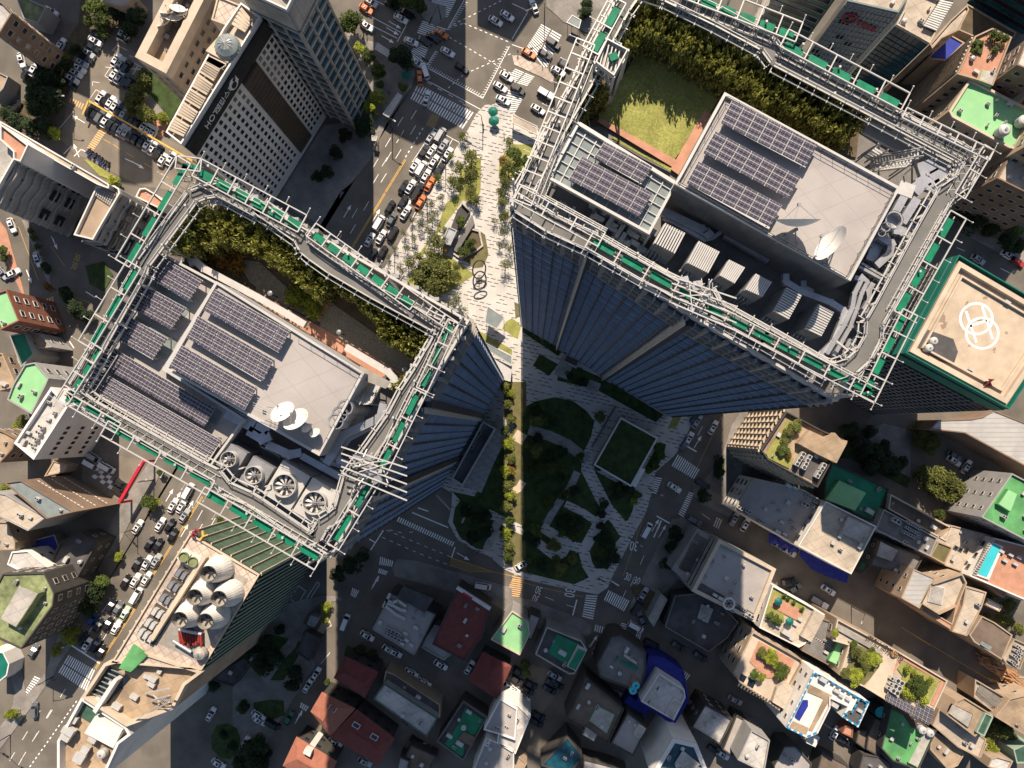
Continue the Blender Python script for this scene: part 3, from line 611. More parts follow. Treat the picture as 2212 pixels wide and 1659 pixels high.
# scooters in the hotel yard
def scooter():
    t = bpy.data.objects.new('motor_scooter', None); col.objects.link(t)
    b = MB(); b.box((0, 0, .5), (1.2, .35, .35)); b.box((-.3, 0, .75), (.7, .34, .14)); b.beam((.5, 0, .4), (.65, 0, 1.05), .2, .2); b.build('body', 'metal_dark', t)
    b = MB(); b.beam((.62, -.35, 1.05), (.62, .35, 1.05), .06, .06); b.build('handlebar', 'black', t)
    for x in (.75, -.65): b = MB(); b.tube([(x, -.07, .28), (x, .07, .28)], .28, 10); b.build('wheel', 'rubber', t)
    b = MB(); b.box((-.75, 0, .95), (.4, .4, .35)); b.build('rear_box', 'car_b', t); return t
SC = scooter()
for i in range(11):
    q = lerp((770, 1310), (940, 1430), i/10); p = W(T(0, 0, '%f,%f' % q)[0]); place(SC, (p[0]+random.uniform(-.3, .3), p[1], .02), AV+random.uniform(-.3, .3), 'dark motor scooter parked in the hotel yard row', 'scooter', 'scooters in the hotel yard')

# ================================================================ TREES
def leaf_mesh(rad, hgt, n, size, seed, lobes=9, flat=.8, gap=.35, up=1.0, lean=0):
    rnd = random.Random(seed); b = MB(); cs = []
    for i in range(lobes):
        a = rnd.uniform(0, 6.28); rr = rad*rnd.uniform(.05, .72)
        cs.append((rr*math.cos(a), rr*math.sin(a), hgt*rnd.uniform(.5, .88)*(1-.25*rr/rad), rad*rnd.uniform(.26, .5)))
    cs.append((0, 0, hgt*.8, rad*.5))
    for i in range(n):
        c = cs[rnd.randrange(len(cs))]
        th = rnd.uniform(0, 6.28); ph = math.acos(rnd.uniform(-.7, 1)); rr = c[3]*rnd.uniform(.55, 1.12)
        p = Vector((c[0]+rr*math.sin(ph)*math.cos(th), c[1]+rr*math.sin(ph)*math.sin(th), c[2]+rr*math.cos(ph)*flat))
        s = size*rnd.uniform(.6, 1.3); nrm = Vector((rnd.gauss(0, .5), rnd.gauss(0, .5), up)).normalized()
        x = nrm.cross(Vector((rnd.random(), rnd.random(), .01))).normalized()*s; y = nrm.cross(x).normalized()*s*rnd.uniform(.5, .9)
        b.add([p-x, p-y*.8, p+x, p+y], [(0, 1, 2, 3)])
    return b
def trunk_mb(rad, hgt, seed):
    rnd = random.Random(seed); b = MB(); b.tube([(0, 0, 0), (.1, 0, hgt*.3), (0, .1, hgt*.62)], [.05*hgt*.6, .04*hgt*.6, .022*hgt*.6], 7)
    for i in range(7):
        a = i*.9+rnd.random(); z = hgt*rnd.uniform(.3, .55); r = rad*rnd.uniform(.5, .85)
        b.tube([(0, 0, z), (r*.5*math.cos(a), r*.5*math.sin(a), z+hgt*.15), (r*math.cos(a), r*math.sin(a), z+hgt*.28)], [.018*hgt*.6, .012*hgt*.6, .004*hgt], 5)
    return b
TP = {}
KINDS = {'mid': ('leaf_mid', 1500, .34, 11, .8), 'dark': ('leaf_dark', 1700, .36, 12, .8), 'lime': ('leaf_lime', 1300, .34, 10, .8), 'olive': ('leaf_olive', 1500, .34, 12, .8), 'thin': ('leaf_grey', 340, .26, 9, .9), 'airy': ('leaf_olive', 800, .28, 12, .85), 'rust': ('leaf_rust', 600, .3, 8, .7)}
def tree_proto(kind, v):
    k = (kind, v)
    if k in TP: return TP[k]
    mt, n, sz, lb, fl = KINDS[kind]; t = bpy.data.objects.new('street_tree', None); col.objects.link(t)
    sd = hash(kind) % 97 if False else sum(map(ord, kind))+v*31
    o = leaf_mesh(4, 8, n, sz, sd, lb, fl).build('crown', mt, t)
    trunk_mb(4, 8, sd).build('trunk', 'trunk', t); TP[k] = t; return t
WD = {'mid': 'green leafy', 'dark': 'dark green dense', 'lime': 'bright yellow-green', 'olive': 'olive green bushy', 'thin': 'sparse grey-green young', 'airy': 'loose feathery green', 'rust': 'rust coloured'}
def tree(c, r, x, y, rad, kind, where, z=0.0, hf=1.0):
    t = tree_proto(kind, random.randrange(3)); rm = rad/4/7.4; s = rm/3.6
    h = min(s, 1.25)*hf; p = W(T(c, r, '%f,%f' % (x, y))[0], z+8*h*.75)
    place(t, (p[0], p[1], z), random.uniform(0, 6.28), '%s tree %s' % (WD[kind], where), 'tree', 'trees', (s, s, h))
def trees(c, r, kind, where, s, z=0.0, hf=1.0):
    for q in s.split():
        a = q.split(','); tree(c, r, float(a[0]), float(a[1]), float(a[2]), a[3] if len(a) > 3 else kind, where, z, hf)
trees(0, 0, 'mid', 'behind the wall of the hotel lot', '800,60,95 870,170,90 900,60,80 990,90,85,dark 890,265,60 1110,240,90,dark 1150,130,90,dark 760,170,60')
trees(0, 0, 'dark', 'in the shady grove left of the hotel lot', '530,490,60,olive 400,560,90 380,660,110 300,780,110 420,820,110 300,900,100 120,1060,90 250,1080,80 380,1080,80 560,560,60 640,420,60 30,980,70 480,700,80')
trees(0, 0, 'lime', 'on the little island of the hotel yard', '460,1130,65')
trees(0, 0, 'olive', 'in the hotel garden below the antenna roof', '1230,690,80 1190,770,80 1160,850,85 1130,920,70 1230,950,75 1290,1010,70 1240,620,50,mid 1410,1015,55,lime 1370,1010,40,lime')
trees(0, 0, 'lime', 'by the hotel gate hedge', '965,1560,55 990,1610,50,mid'); trees(0, 0, 'mid', 'between the two roofs at top left', '1840,30,60,lime 1790,100,40')
trees(1, 0, 'dark', 'on the paved corner by the dark grid tower', '810,150,100,mid 820,230,60,mid 900,425,60,lime 960,480,70,mid 1040,600,80,mid 1250,470,110 1065,730,45,mid 1260,750,50,mid 1045,830,75,lime 990,930,65,lime 900,1080,90 960,1050,70 760,1160,60 690,1300,60 600,1480,60 520,1520,50')
trees(1, 0, 'dark', 'on the verge above the upper avenue', '1300,10,90,mid 1400,40,80,mid 1200,-20,70')
trees(1, 0, 'airy', 'on the white stone plaza', '1780,1170,50 1850,1340,85 1760,1440,75 1700,1560,70 1850,1500,60 2190,1220,50 2130,1380,60,rust 2180,1430,75 2150,1560,70 1680,1340,40 2120,1650,60 1570,1530,45')
trees(1, 1, 'airy', 'on the white stone plaza', '1560,420,90 1500,520,70 1480,640,100,olive 1590,680,110,olive 1540,800,110,olive 1420,740,90,olive 1700,720,70 1400,560,60 1330,610,60 1730,640,50 1790,520,55,mid 1850,430,50,mid 1900,60,60 1850,0,60 1780,250,50,mid 2150,200,65 2130,70,60 1640,330,50')
trees(1, 1, 'thin', 'along the plaza kerb of the avenue', '1500,90,60 1510,230,60 1600,40,50 1420,270,55 1490,330,55 1280,350,45 1200,480,35 1140,560,35 1250,660,55 1340,240,40 1360,390,50 1430,180,45 1560,180,50 1300,480,45 1700,960,70 1740,900,60 1640,990,70 1560,960,50 1780,1030,60 2140,330,60 2190,470,60 2150,620,70 2100,450,45 2060,250,40')
trees(1, 1, 'rust', 'beside the sunken plaza garden', '1630,500,40')
trees(1, 2, 'olive', 'in the sunlit strip between the two towers', '2150,20,60 2200,80,45,lime 2170,170,50 2200,300,50 2150,400,55,mid 2180,520,60,lime 2210,640,55 2160,760,60,lime 2170,880,60 2200,960,55,lime 2160,1060,60 2190,1180,60,mid 2170,1290,60,lime 2190,1400,60 2170,1480,50,mid 2200,740,50,rust')
rr = random.Random(5); k = 0
while k < 46:
    x, y = rr.uniform(120, 780), rr.uniform(250, 1600)
    if any((x-a)**2+(y-c_)**2 < 75**2 for a, c_ in ((660, 620), (650, 740), (700, 850), (770, 980), (830, 1090), (760, 1190), (700, 1290), (630, 1420), (450, 1370), (350, 1300), (650, 1560))) or (x < 480 and 340 < y < 470): continue
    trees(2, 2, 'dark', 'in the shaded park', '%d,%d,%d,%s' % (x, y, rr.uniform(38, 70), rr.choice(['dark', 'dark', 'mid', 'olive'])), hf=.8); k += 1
for i in range(16):
    trees(2, 2, 'dark', 'in the park right of the winding path', '%d,%d,%d' % (rr.uniform(740, 1030), rr.uniform(850, 1130), rr.uniform(35, 55)) if i < 7 else '%d,%d,%d' % (rr.uniform(720, 900), rr.uniform(1180, 1580), rr.uniform(35, 55)), hf=.7)
trees(2, 2, 'mid', 'right of the square green pavilion', '1260,540,45 1280,620,50 1230,700,45 1180,740,40 1080,960,45,olive 1060,1010,40,lime'); trees(2, 2, 'dark', 'behind the parked cars at the corner garden', '1790,680,55 1800,760,45 1420,1300,70 1380,1400,60 1650,960,70 1350,1560,60')
trees(1, 2, 'dark', 'on the rounded lawn left of the street', '1800,1100,60 1900,1180,60 1980,1280,60 1880,1320,60 2000,1150,50 800,1560,90 900,1500,70 700,1650,70')
trees(2, 1, 'mid', 'at the foot of the larger tower', '130,1190,35 200,1240,35 290,1300,35 350,1340,30 500,1590,40,dark 600,1640,40,dark')
trees(3, 2, 'olive', 'beside the teal playground', '1330,420,85 1420,480,90 1400,560,70 1300,500,60'); trees(3, 2, 'olive', 'in the big clump below the playground', '1340,790,85 1460,800,100 1580,850,110 1640,930,90 1480,900,90 1560,950,90 1690,900,60 1810,970,60,lime 1700,1060,40,lime 1500,1130,60,mid 1380,870,70')
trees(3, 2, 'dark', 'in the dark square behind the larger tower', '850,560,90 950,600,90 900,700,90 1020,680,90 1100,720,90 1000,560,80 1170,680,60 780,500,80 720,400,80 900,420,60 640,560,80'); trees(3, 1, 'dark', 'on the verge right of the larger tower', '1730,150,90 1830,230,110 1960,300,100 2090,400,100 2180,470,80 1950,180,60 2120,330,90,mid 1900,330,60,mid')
trees(0, 2, 'lime', 'on the avenue pavement left of the smaller tower', '1280,1010,80,mid 1310,1040,60 1020,1490,45 1380,760,40,mid 1900,1170,40,mid 40,910,60 170,1280,70,olive 200,1300,60,olive 200,340,70,olive 150,360,50')
trees(0, 3, 'dark', 'on the shaded pavement by the mossy roof', '870,40,80,mid 780,130,90 700,250,80 820,200,70 760,300,60'); trees(0, 3, 'lime', 'at the lower left street corner', '580,380,45 550,460,60 590,540,65 500,620,50 470,660,45 640,470,40 110,1190,55 60,1200,35')
trees(0, 1, 'olive', 'beside the curving left-hand street', '260,340,35 290,400,35 320,470,35 390,650,50,dark 410,820,60,rust 20,500,50,mid 30,570,40,mid 1240,60,40,lime 1410,130,30,lime 650,1000,80,dark 560,880,70,dark 730,1060,60,dark'); trees(0, 3, 'dark', 'in the dark garden beside the forecourt', '2140,1500,100 2200,1620,110 2080,1640,90 1850,950,60 2100,1150,60')
trees(1, 3, 'dark', 'in the shaded garden at bottom left centre', '80,560,70 160,700,80 60,780,80 330,830,80 300,950,70 -60,680,80 200,480,50 20,1480,90 -20,1600,100 900,640,60 1000,680,60 1150,1100,50 1250,1180,50 880,1060,50 1320,1250,50'); trees(1, 3, 'lime', 'in the narrow strip of sunlight', '605,270,45,lime 600,390,30,lime 610,920,40,mid')
trees(2, 3, 'mid', 'in the small lot split by the strip of sunlight', '115,760,50 130,830,45')
trees(0, 3, 'mid', 'inside the oval planted island', '1930,1380,45,dark 2000,1480,45,dark'); trees(2, 0, 'dark', 'on the pavement left of the larger tower', '640,100,60 660,30,60 40,1330,75,mid 120,1400,60,mid 60,1480,60,mid 400,680,25,mid')
# ================================================================ BUILDINGS
MESHC = {}
def wmesh(w, h, mat, frame):
    k = (round(w, 1), round(h, 1), mat, frame)
    if k not in MESHC:
        b = MB(); w_, h_ = k[0], k[1]
        if frame:
            b.m = 0; b.box((0, -.04, 0), (w_, .1, h_)); b.m = 1; e = .12
            for s in (1, -1): b.box((s*(w_/2+e/2), -.06, 0), (e, .2, h_+2*e)); b.box((0, -.06, s*(h_/2+e/2)), (w_, .2, e))
            MESHC[k] = b.mesh('window', [mat, frame])
        else: b.box((0, -.04, 0), (w_, .1, h_)); MESHC[k] = b.mesh('window', [mat])
    return MESHC[k]
def windows(root, p0, p1, z0, z1, nc, nr, w, h, mat='window_glass', frame='concrete', cap=100, edge=.04, name='window', skip=None):
    """grid of window parts on the wall running p0 -> p1 (outside on the right-hand side)"""
    a = Vector(p0); e = Vector(p1); d = (e-a); L = d.length; d.normalize(); rz = math.atan2(d.y, d.x); n = Vector((d.y, -d.x)); got = root.get('nwin', 0); me = wmesh(w, h, mat, frame); rest = MB()
    for j in range(nr-1, -1, -1):
        for i in range(nc):
            if skip and skip(i, j): continue
            u = edge+(1-2*edge)*(i+.5)/nc; p = a+d*(u*L)+n*.0; z = z0+(z1-z0)*(j+.5)/nr
            if got < cap:
                o = child(name, me, root, (p.x-root.location.x, p.y-root.location.y, z), rz); got += 1
            else:
                for v in ([(-w/2, -h/2), (w/2, -h/2), (w/2, h/2), (-w/2, h/2)],):
                    rest.add([(p.x+d.x*x+n.x*.06, p.y+d.y*x+n.y*.06, z+y) for x, y in v], [(0, 1, 2, 3)])
    root['nwin'] = got
    if rest.v: o = rest.build('windows', mat, root); o['kind'] = 'stuff'
def edges_facing(p):
    p = ccw(p); o = []
    for i in range(len(p)):
        a, b = Vector(p[i]), Vector(p[(i+1) % len(p)]); d = b-a
        if d.length < 3: continue
        d.normalize(); n = Vector((d.y, -d.x)); m = (a+b)/2
        if n.dot(-m.normalized()) > .12: o.append((a, b, n))
    return o
BL = []
def building(label, pts, z, wall='wall_grey', roof='concrete', par=.9, win='std', cat='building', name='building', cap=None, base=None, pthick=.35, floor=3.3, wmat='window_glass', frame='concrete', pen=None, allsides=False, zbase=0, parmat=None):
    """pts: outline of the roof edge in the survey frame, seen at height z"""
    w = ccw(WP(pts, z)); c = cen(w); t = thing(name, label, cat, (c[0], c[1], zbase), 0, 'buildings around the two towers')
    b = MB(); b.prism(w, zbase, z-par, top=False); b.build('wall', wall, t)
    b = MB(); b.poly(w, z-par); b.build('roof', roof, t)
    b = MB(); b.ring(w, pthick, z-par, z); b.build('parapet', parmat or (wall if wall not in ('glass_teal', 'glass_green', 'glass_dark') else 'concrete'), t)
    if win:
        n = 0
        for a, e, nn in edges_facing(w):
            L = (e-a).length; nr = max(1, int((z-par-zbase)/floor)); nc = max(1, int(L/3.2))
            if win == 'std': windows(t, a, e, zbase+.6, z-par-.3, nc, nr, 1.5, 1.3, wmat, frame, cap=cap or 60)
            elif win == 'band': windows(t, a, e, zbase+.6, z-par-.3, 1, nr, L*.9, 1.5, wmat, frame, cap=60)
            elif win == 'small': windows(t, a, e, zbase+.6, z-par-.3, max(1, int(L/4)), nr, .9, 1.0, wmat, frame, cap=60)
            elif win == 'big': windows(t, a, e, zbase+.4, z-par-.2, nc, nr, 2.6, 2.4, wmat, frame, cap=90, edge=.01)
    if pen:
        for q in pen:
            pp, hz, mt = q; wp = ccw(WP(pp, z+hz)); b = MB(); b.prism(wp, z-par+.004, z-par+hz); o = b.build('penthouse', mt, t)
            b = MB(); b.prism(inset(wp, .15), z-par+hz+.0, z-par+hz+.08); b.build('penthouse_roof', 'concrete' if mt != 'roof_green' else 'roof_green_pale', o)
    BL.append((t, w, z-par, label)); return t
def onroof(t, name, pts, mat, z, th=.12):       # thin finish or raised bed on a roof, part of the building
    b = MB(); b.prism(WP(pts, z), z-.0, z+th); return b.build(name, mat, t)
# ---------------- small roof equipment
def ac_proto():
    t = bpy.data.objects.new('air_conditioner', None); col.objects.link(t)
    b = MB(); b.box((0, 0, .75), (1.7, .9, 1.3)); b.build('casing', 'metal_white', t)
    for x in (-.42, .42):
        b = MB(); b.lathe((x, 0, 1.4), [(.34, 0), (.34, .06), (.28, .06), (.27, .01)], 12); b.build('fan_guard', 'metal_dark', t)
    for s in (-1, 1): b = MB(); b.box((s*.7, 0, .05), (.12, .9, .1)); b.build('foot', 'metal_dark', t)
    return t
def tank_proto():
    t = bpy.data.objects.new('water_tank', None); col.objects.link(t)
    b = MB(); b.lathe((0, 0, .3), [(.9, 0), (.95, .2), (.95, 1.3), (.7, 1.55), (.25, 1.65)], 18); b.build('tank', 'metal_white', t, smooth=False)
    b = MB(); b.lathe((0, 0, 1.95), [(.22, 0), (.24, .1)], 10); b.build('lid', 'metal_grey', t)
    b = MB(); [b.box((x, y, .15), (.2, .2, .3)) for x in (-.5, .5) for y in (-.5, .5)]; b.build('stand', 'metal_dark', t); return t
def vent_proto():
    t = bpy.data.objects.new('roof_vent', None); col.objects.link(t)
    b = MB(); b.box((0, 0, .5), (1.1, 1.1, 1)); b.build('shaft', 'concrete', t); b = MB(); b.box((0, 0, 1.08), (1.4, 1.4, .14)); b.build('cap', 'metal_white', t); return t
def hatch_proto():
    t = bpy.data.objects.new('equipment_cabinet', None); col.objects.link(t)
    b = MB(); b.box((0, 0, .6), (2.2, 1.2, 1.2)); b.build('cabinet', 'metal_white', t); b = MB(); b.box((.3, -.62, .6), (.8, .05, 1)); b.build('door', 'metal_grey', t); return t
def parasol_proto():
    t = bpy.data.objects.new('parasol', None); col.objects.link(t)
    b = MB(); b.lathe((0, 0, 2.1), [(1.7, 0), (.9, .42), (.05, .75)], 8); b.build('canopy', 'teal_paint', t); b = MB(); b.tube([(0, 0, 0), (0, 0, 2.8)], .04); b.build('pole', 'metal_white', t); return t
def dish_proto(r=1.0, tilt=-42):
    t = bpy.data.objects.new('satellite_dish', None); col.objects.link(t)
    b = MB(); n = 28; pr = [(r*k/6, .32*r*(k/6)**2) for k in range(0, 7)]
    ax = Matrix.Rotation(R(tilt), 3, 'X'); o = 0
    b.lathe((0, 0, 0), [(max(q[0], .01), q[1]) for q in pr], n, False); b.v = [tuple(ax @ Vector(v)+Vector((0, 0, 1.3*r))) for v in b.v]; b.build('reflector', 'white_paint', t, smooth=True)
    b = MB(); b.tube([(0, 0, 0), (0, -.1*r, 1.25*r)], .09*r, 8); b.beam((-.5*r, -.4*r, 0), (0, -.1*r, 1.1*r), .05, .05); b.beam((.5*r, -.4*r, 0), (0, -.1*r, 1.1*r), .05, .05); b.build('mount', 'metal_grey', t)
    f = ax @ Vector((0, 0, .95*r))+Vector((0, 0, 1.3*r)); b = MB()
    for a in (0, 2.1, 4.2): b.beam(ax @ Vector((r*.9*math.cos(a), r*.9*math.sin(a), .27*r))+Vector((0, 0, 1.3*r)), f, .025, .025)
    b.box(f, (.14*r, .14*r, .14*r)); b.build('feed_arm', 'metal_grey', t); return t
def bush_proto(mat, sd):
    t = bpy.data.objects.new('shrub', None); col.objects.link(t); leaf_mesh(1, 1.3, 420, .13, sd, 7, .8).build('foliage', mat, t); b = MB(); b.tube([(0, 0, 0), (0, 0, .8)], .06, 5); b.build('stem', 'trunk', t); return t
PR = {'ac': ac_proto(), 'tank': tank_proto(), 'vent': vent_proto(), 'cab': hatch_proto(), 'par': parasol_proto(), 'dish': dish_proto(), 'dish_up': dish_proto(1.0, -74), 'bush': bush_proto('leaf_mid', 3), 'bushl': bush_proto('leaf_lime', 4), 'busho': bush_proto('leaf_rust', 5)}
NM = {'ac': ('white twin-fan cooling unit', 'cooling unit'), 'tank': ('round pale water tank', 'water tank'), 'vent': ('square capped roof vent', 'roof vent'), 'cab': ('white metal equipment cabinet', 'cabinet'), 'par': ('green parasol', 'parasol'), 'dish': ('white satellite dish', 'satellite dish'), 'bush': ('green shrub', 'shrub'), 'bushl': ('yellow-green shrub', 'shrub'), 'busho': ('orange-brown shrub', 'shrub')}
def put(kind, c, r, x, y, z, where, rz=ANG, s=1.0):
    p = W(T(c, r, '%f,%f' % (x, y))[0], z+1); place(PR[kind], (p[0], p[1], z), rz, '%s %s' % (NM[kind][0], where), NM[kind][1], NM[kind][1]+'s on the roofs', (s, s, s))
def puts(kind, c, r, z, where, s, rz=ANG, sc=1.0):
    for q in s.split(): a = q.split(','); put(kind, c, r, float(a[0]), float(a[1]), z, where, rz, float(a[2]) if len(a) > 2 else sc)
# ---------------- top left
t = building('long hotel with a slatted tan roof and a grid of small windows', T(0, 0, '1430,1140 1565,1245 2250,140')+T(1, 0, '-110,-100')[0:0]+T(0, 0, '2080,20 1930,240 1800,460'), 50, 'wall_white', 'stone_cream', 1.2, None, name='hotel_building')
HB = t; hw = ccw(WP(T(0, 0, '1430,1140 1565,1245 2250,140 2080,20'), 50))
e = [q for q in edges_facing(WP(T(0, 0, '1430,1140 1565,1245 2250,140 2080,20'), 50)) if (q[1]-q[0]).length > 20][0]; a_, e_, n_ = e
L = (e_-a_).length
b = MB(); dd = (e_-a_).normalized(); b.beam((a_.x+n_.x*.3-dd.x*.02, a_.y+n_.y*.3, 46.2), (e_.x+n_.x*.3, e_.y+n_.y*.3, 46.2), .6, 4.6); b.build('parapet_band', 'wall_blackish', t)
b = MB(); q0 = a_.lerp(e_, .60); q1 = a_.lerp(e_, .78); b.beam((q0.x+n_.x*.12, q0.y+n_.y*.12, 22.5), (q1.x+n_.x*.12, q1.y+n_.y*.12, 22.5), .3, 41); b.build('dark_curtain_wall', 'wall_blackish', t)
b = MB()
for i in range(15):
    for f in (0,):
        q = q0.lerp(q1, (i+.5)/15); b.beam((q.x+n_.x*.3, q.y+n_.y*.3, 2), (q.x+n_.x*.3, q.y+n_.y*.3, 42), .1, .14)
for j in range(24):
    b.beam((q0.x+n_.x*.3, q0.y+n_.y*.3, 3+j*1.65), (q1.x+n_.x*.3, q1.y+n_.y*.3, 3+j*1.65), .12, .12)
b.build('curtain_wall_grid', 'wall_brown', t)
windows(t, a_, a_.lerp(e_, .59), 3, 43, 9, 17, 1.0, 1.25, 'window_glass', None, edge=.02, cap=90); windows(t, a_.lerp(e_, .79), e_, 3, 43, 4, 17, 1.0, 1.25, 'window_glass', None, edge=.02, cap=100)
b = MB()
for k in range(8):      # slatted roof bays
    A_, B_, C_, E_ = WP(T(0, 0, '1470,1150 1575,1215 2040,480 1900,430'), 50) if k < 0 else (0, 0, 0, 0)
    for (u0, v0) in ():
        pass
def bay(c, r, s, n, z, t, name, mat, mat2=None, w=.45):
    A_, B_, C_, E_ = WP(T(c, r, s), z); b = MB()
    for i in range(n):
        u = (i+.5)/n; p = lerp(A_, E_, u); q = lerp(B_, C_, u); b.beam((p[0], p[1], z), (q[0], q[1], z), w, .35)
    return b.build(name, mat, t)
for s in ('1455,1120 1590,1180 1640,1090 1520,1010', '1530,990 1660,1060 1710,970 1590,880', '1600,860 1730,940 1780,850 1650,770', '1665,750 1790,820 1840,735 1715,640', '1725,620 1850,700 1900,610 1780,540', '1780,530 1900,600 1960,560 1810,490', '2000,215 2120,280 2180,180 2090,60'):
    bay(0, 0, s, 5, 50.2, t, 'roof_slats', 'stone_cream', w=.75)
onroof(t, 'skylight_terrace', T(0, 0, '1800,465 1990,570 2080,410 1930,320'), 'stone_cream', 49.0, 1.3)
x = W(T(0, 0, '1955,390')[0], 51); b = MB(); b.lathe((x[0], x[1], 50.3), [(3.0, 0), (2.6, .7), (1.4, 1.4), (.1, 1.7)], 20, False); o = b.build('glass_dome', 'glass_pale', t)
b = MB()
for k in range(12): a = k*math.pi/6; b.tube([(x[0]+3.03*math.cos(a), x[1]+3.03*math.sin(a), 50.35), (x[0]+1.45*math.cos(a), x[1]+1.45*math.sin(a), 51.75), (x[0], x[1], 52.05)], .07, 4)
b.build('dome_rib', 'metal_white', o)
rz_w = math.atan2(dd.y, dd.x)
def wall_text(s, u, z, size, mat, name='lettering', flip=False):
    q = a_.lerp(e_, u)+n_*.62; o = text(s, q, z, size, rz_w, mat, name, parent=t, ext=.05, rx=R(90)); return o
wall_text('HOTEL', .30, 46.4, 2.4, 'lettering_white'); wall_text('신라스테이', .46, 46.4, 2.1, 'lettering_white')
q = a_.lerp(e_, .545)+n_*.62; b = MB(); b.tube([(q.x, q.y, 46.4), (q.x+n_.x*.08, q.y+n_.y*.08, 46.4)], 1.5, 24); o = b.build('round_logo', 'lettering_white', t)
q = q+n_*.1; b = MB(); b.tube([(q.x-dd.x*.1, q.y-dd.y*.1, 46.1), (q.x+n_.x*.05-dd.x*.1, q.y+n_.y*.05-dd.y*.1, 46.1)], .9, 7); b.tube([(q.x+dd.x*.7, q.y+dd.y*.7, 47.2), (q.x+n_.x*.05+dd.x*.7, q.y+n_.y*.05+dd.y*.7, 47.2)], .5, 6); b.build('logo_figure', 'wall_blackish', o)
# dark grid tower
t = building('dark office tower with a pale stone grid and teal windows', D('619,21 668,-77 580,-130 510,-30'), 58, 'glass_teal', 'concrete', 1.5, None, name='office_tower', parmat='white_paint')
GT = ccw(WP(D('619,21 668,-77 580,-130 510,-30'), 58))
b = MB(); g2 = MB()
for i in range(4):
    a, e = Vector(GT[i]), Vector(GT[(i+1) % 4]); d = (e-a).normalized(); n = Vector((d.y, -d.x)); L = (e-a).length; nc = int(L/3.1)
    for k in range(nc+1): q = a+d*(L*k/nc)+n*.2; b.beam((q.x, q.y, 0), (q.x, q.y, 50), .55, .5)
    for z in range(15): q = a+n*.2; r_ = e+n*.2; b.beam((q.x, q.y, 2+z*3.4), (r_.x, r_.y, 2+z*3.4), .52, .7)
    q = a+n*.12; r_ = e+n*.12; g2.beam((q.x, q.y, 53.6), (r_.x, r_.y, 53.6), .3, 6.4)
b.build('stone_grid', 'concrete', t); g2.build('top_band', 'concrete', t)
x = W((596, -6), 58); b = MB(); b.lathe((x[0]+3, x[1]+3, 57), [(2.6, 0), (2.6, .8), (2.2, .8), (2.2, .2)], 20); b.build('roof_fan', 'metal_grey', t)
# antenna roof
t = building('tan building with a sunken roof full of white dishes', T(0, 0, '1165,490 1435,635 1800,-80 1500,-160'), 32, 'wall_tan', 'roof_tan', 3.0, 'std', pthick=2.2, parmat='stone_cream')
for (x, y, s, m_) in ((1480, 145, 1.9, 0), (1560, 120, 1.9, 1), (1610, 150, 1.7, 2), (1540, 210, 2, 3), (1460, 245, 2, 4), (1385, 200, 1.2, 5), (1420, 205, .9, 6)): put('dish', 0, 0, x, y, 29.2, 'on the sunken tan roof', rz=random.uniform(-.6, .6), s=s)
building('low grey annex with a tiled roof beside the tan building', T(0, 0, '1440,640 1540,672 1835,190 1770,60'), 14, 'wall_grey', 'paving_grid', .6, 'small')
building('tan building with a pale metal roof at the top left edge', T(0, 0, '-160,-60 20,20 105,110 -5,290 -200,180'), 24, 'wall_brown', 'roof_white', .5, 'std')
building('grey concrete shed on the left edge below the grove', T(0, 0, '-60,600 70,660 30,760 -60,860'), 5, 'wall_grey', 'roof_tan', .4, None)
building('low olive sheds roof above the left lane', T(0, 0, '130,-60 400,60 330,200 200,160'), 6, 'wall_grey', 'roof_moss', .4, None)
building('cream low wing with a tiled roof touching the hotel', T(0, 0, '1880,-40 2085,45 1990,230 1825,170'), 38, 'stone_cream', 'tile_roof', .4, None)
building('small cream block at the top edge above the grove', T(0, 0, '880,-120 1150,-60 1110,30 1060,60 880,10'), 8, 'wall_tan', 'roof_tan_white', .5, 'small')
# buildings just outside the frame whose shadows cross the avenue
def outside(label, gp, L, wall='wall_grey'):
    h = (L/7.195)*math.tan(R(SUN_EL)); g = [(p[0], p[1]-L) for p in gp]; w = ccw(WP(g, 0)); c = cen(w)
    t = thing('office_block', label, 'building', (c[0], c[1], 0)); b = MB(); b.prism(w, 0, h, top=False); b.build('wall', wall, t); b = MB(); b.poly(w, h); b.build('roof', 'concrete', t)
outside('office block beyond the top edge over the upper avenue', D('900,315 806,268 880,190 1006,265'), 450)
outside('office block beyond the top edge right of the crossing', D('1110,92 1031,57 1060,-40 1190,-20'), 380)
outside('office block beyond the top edge behind the hotel lot', D('257,395 290,400 330,395 330,300 257,300'), 560); outside('block beyond the top left corner', D('195,215 120,180 60,60 195,60'), 330)
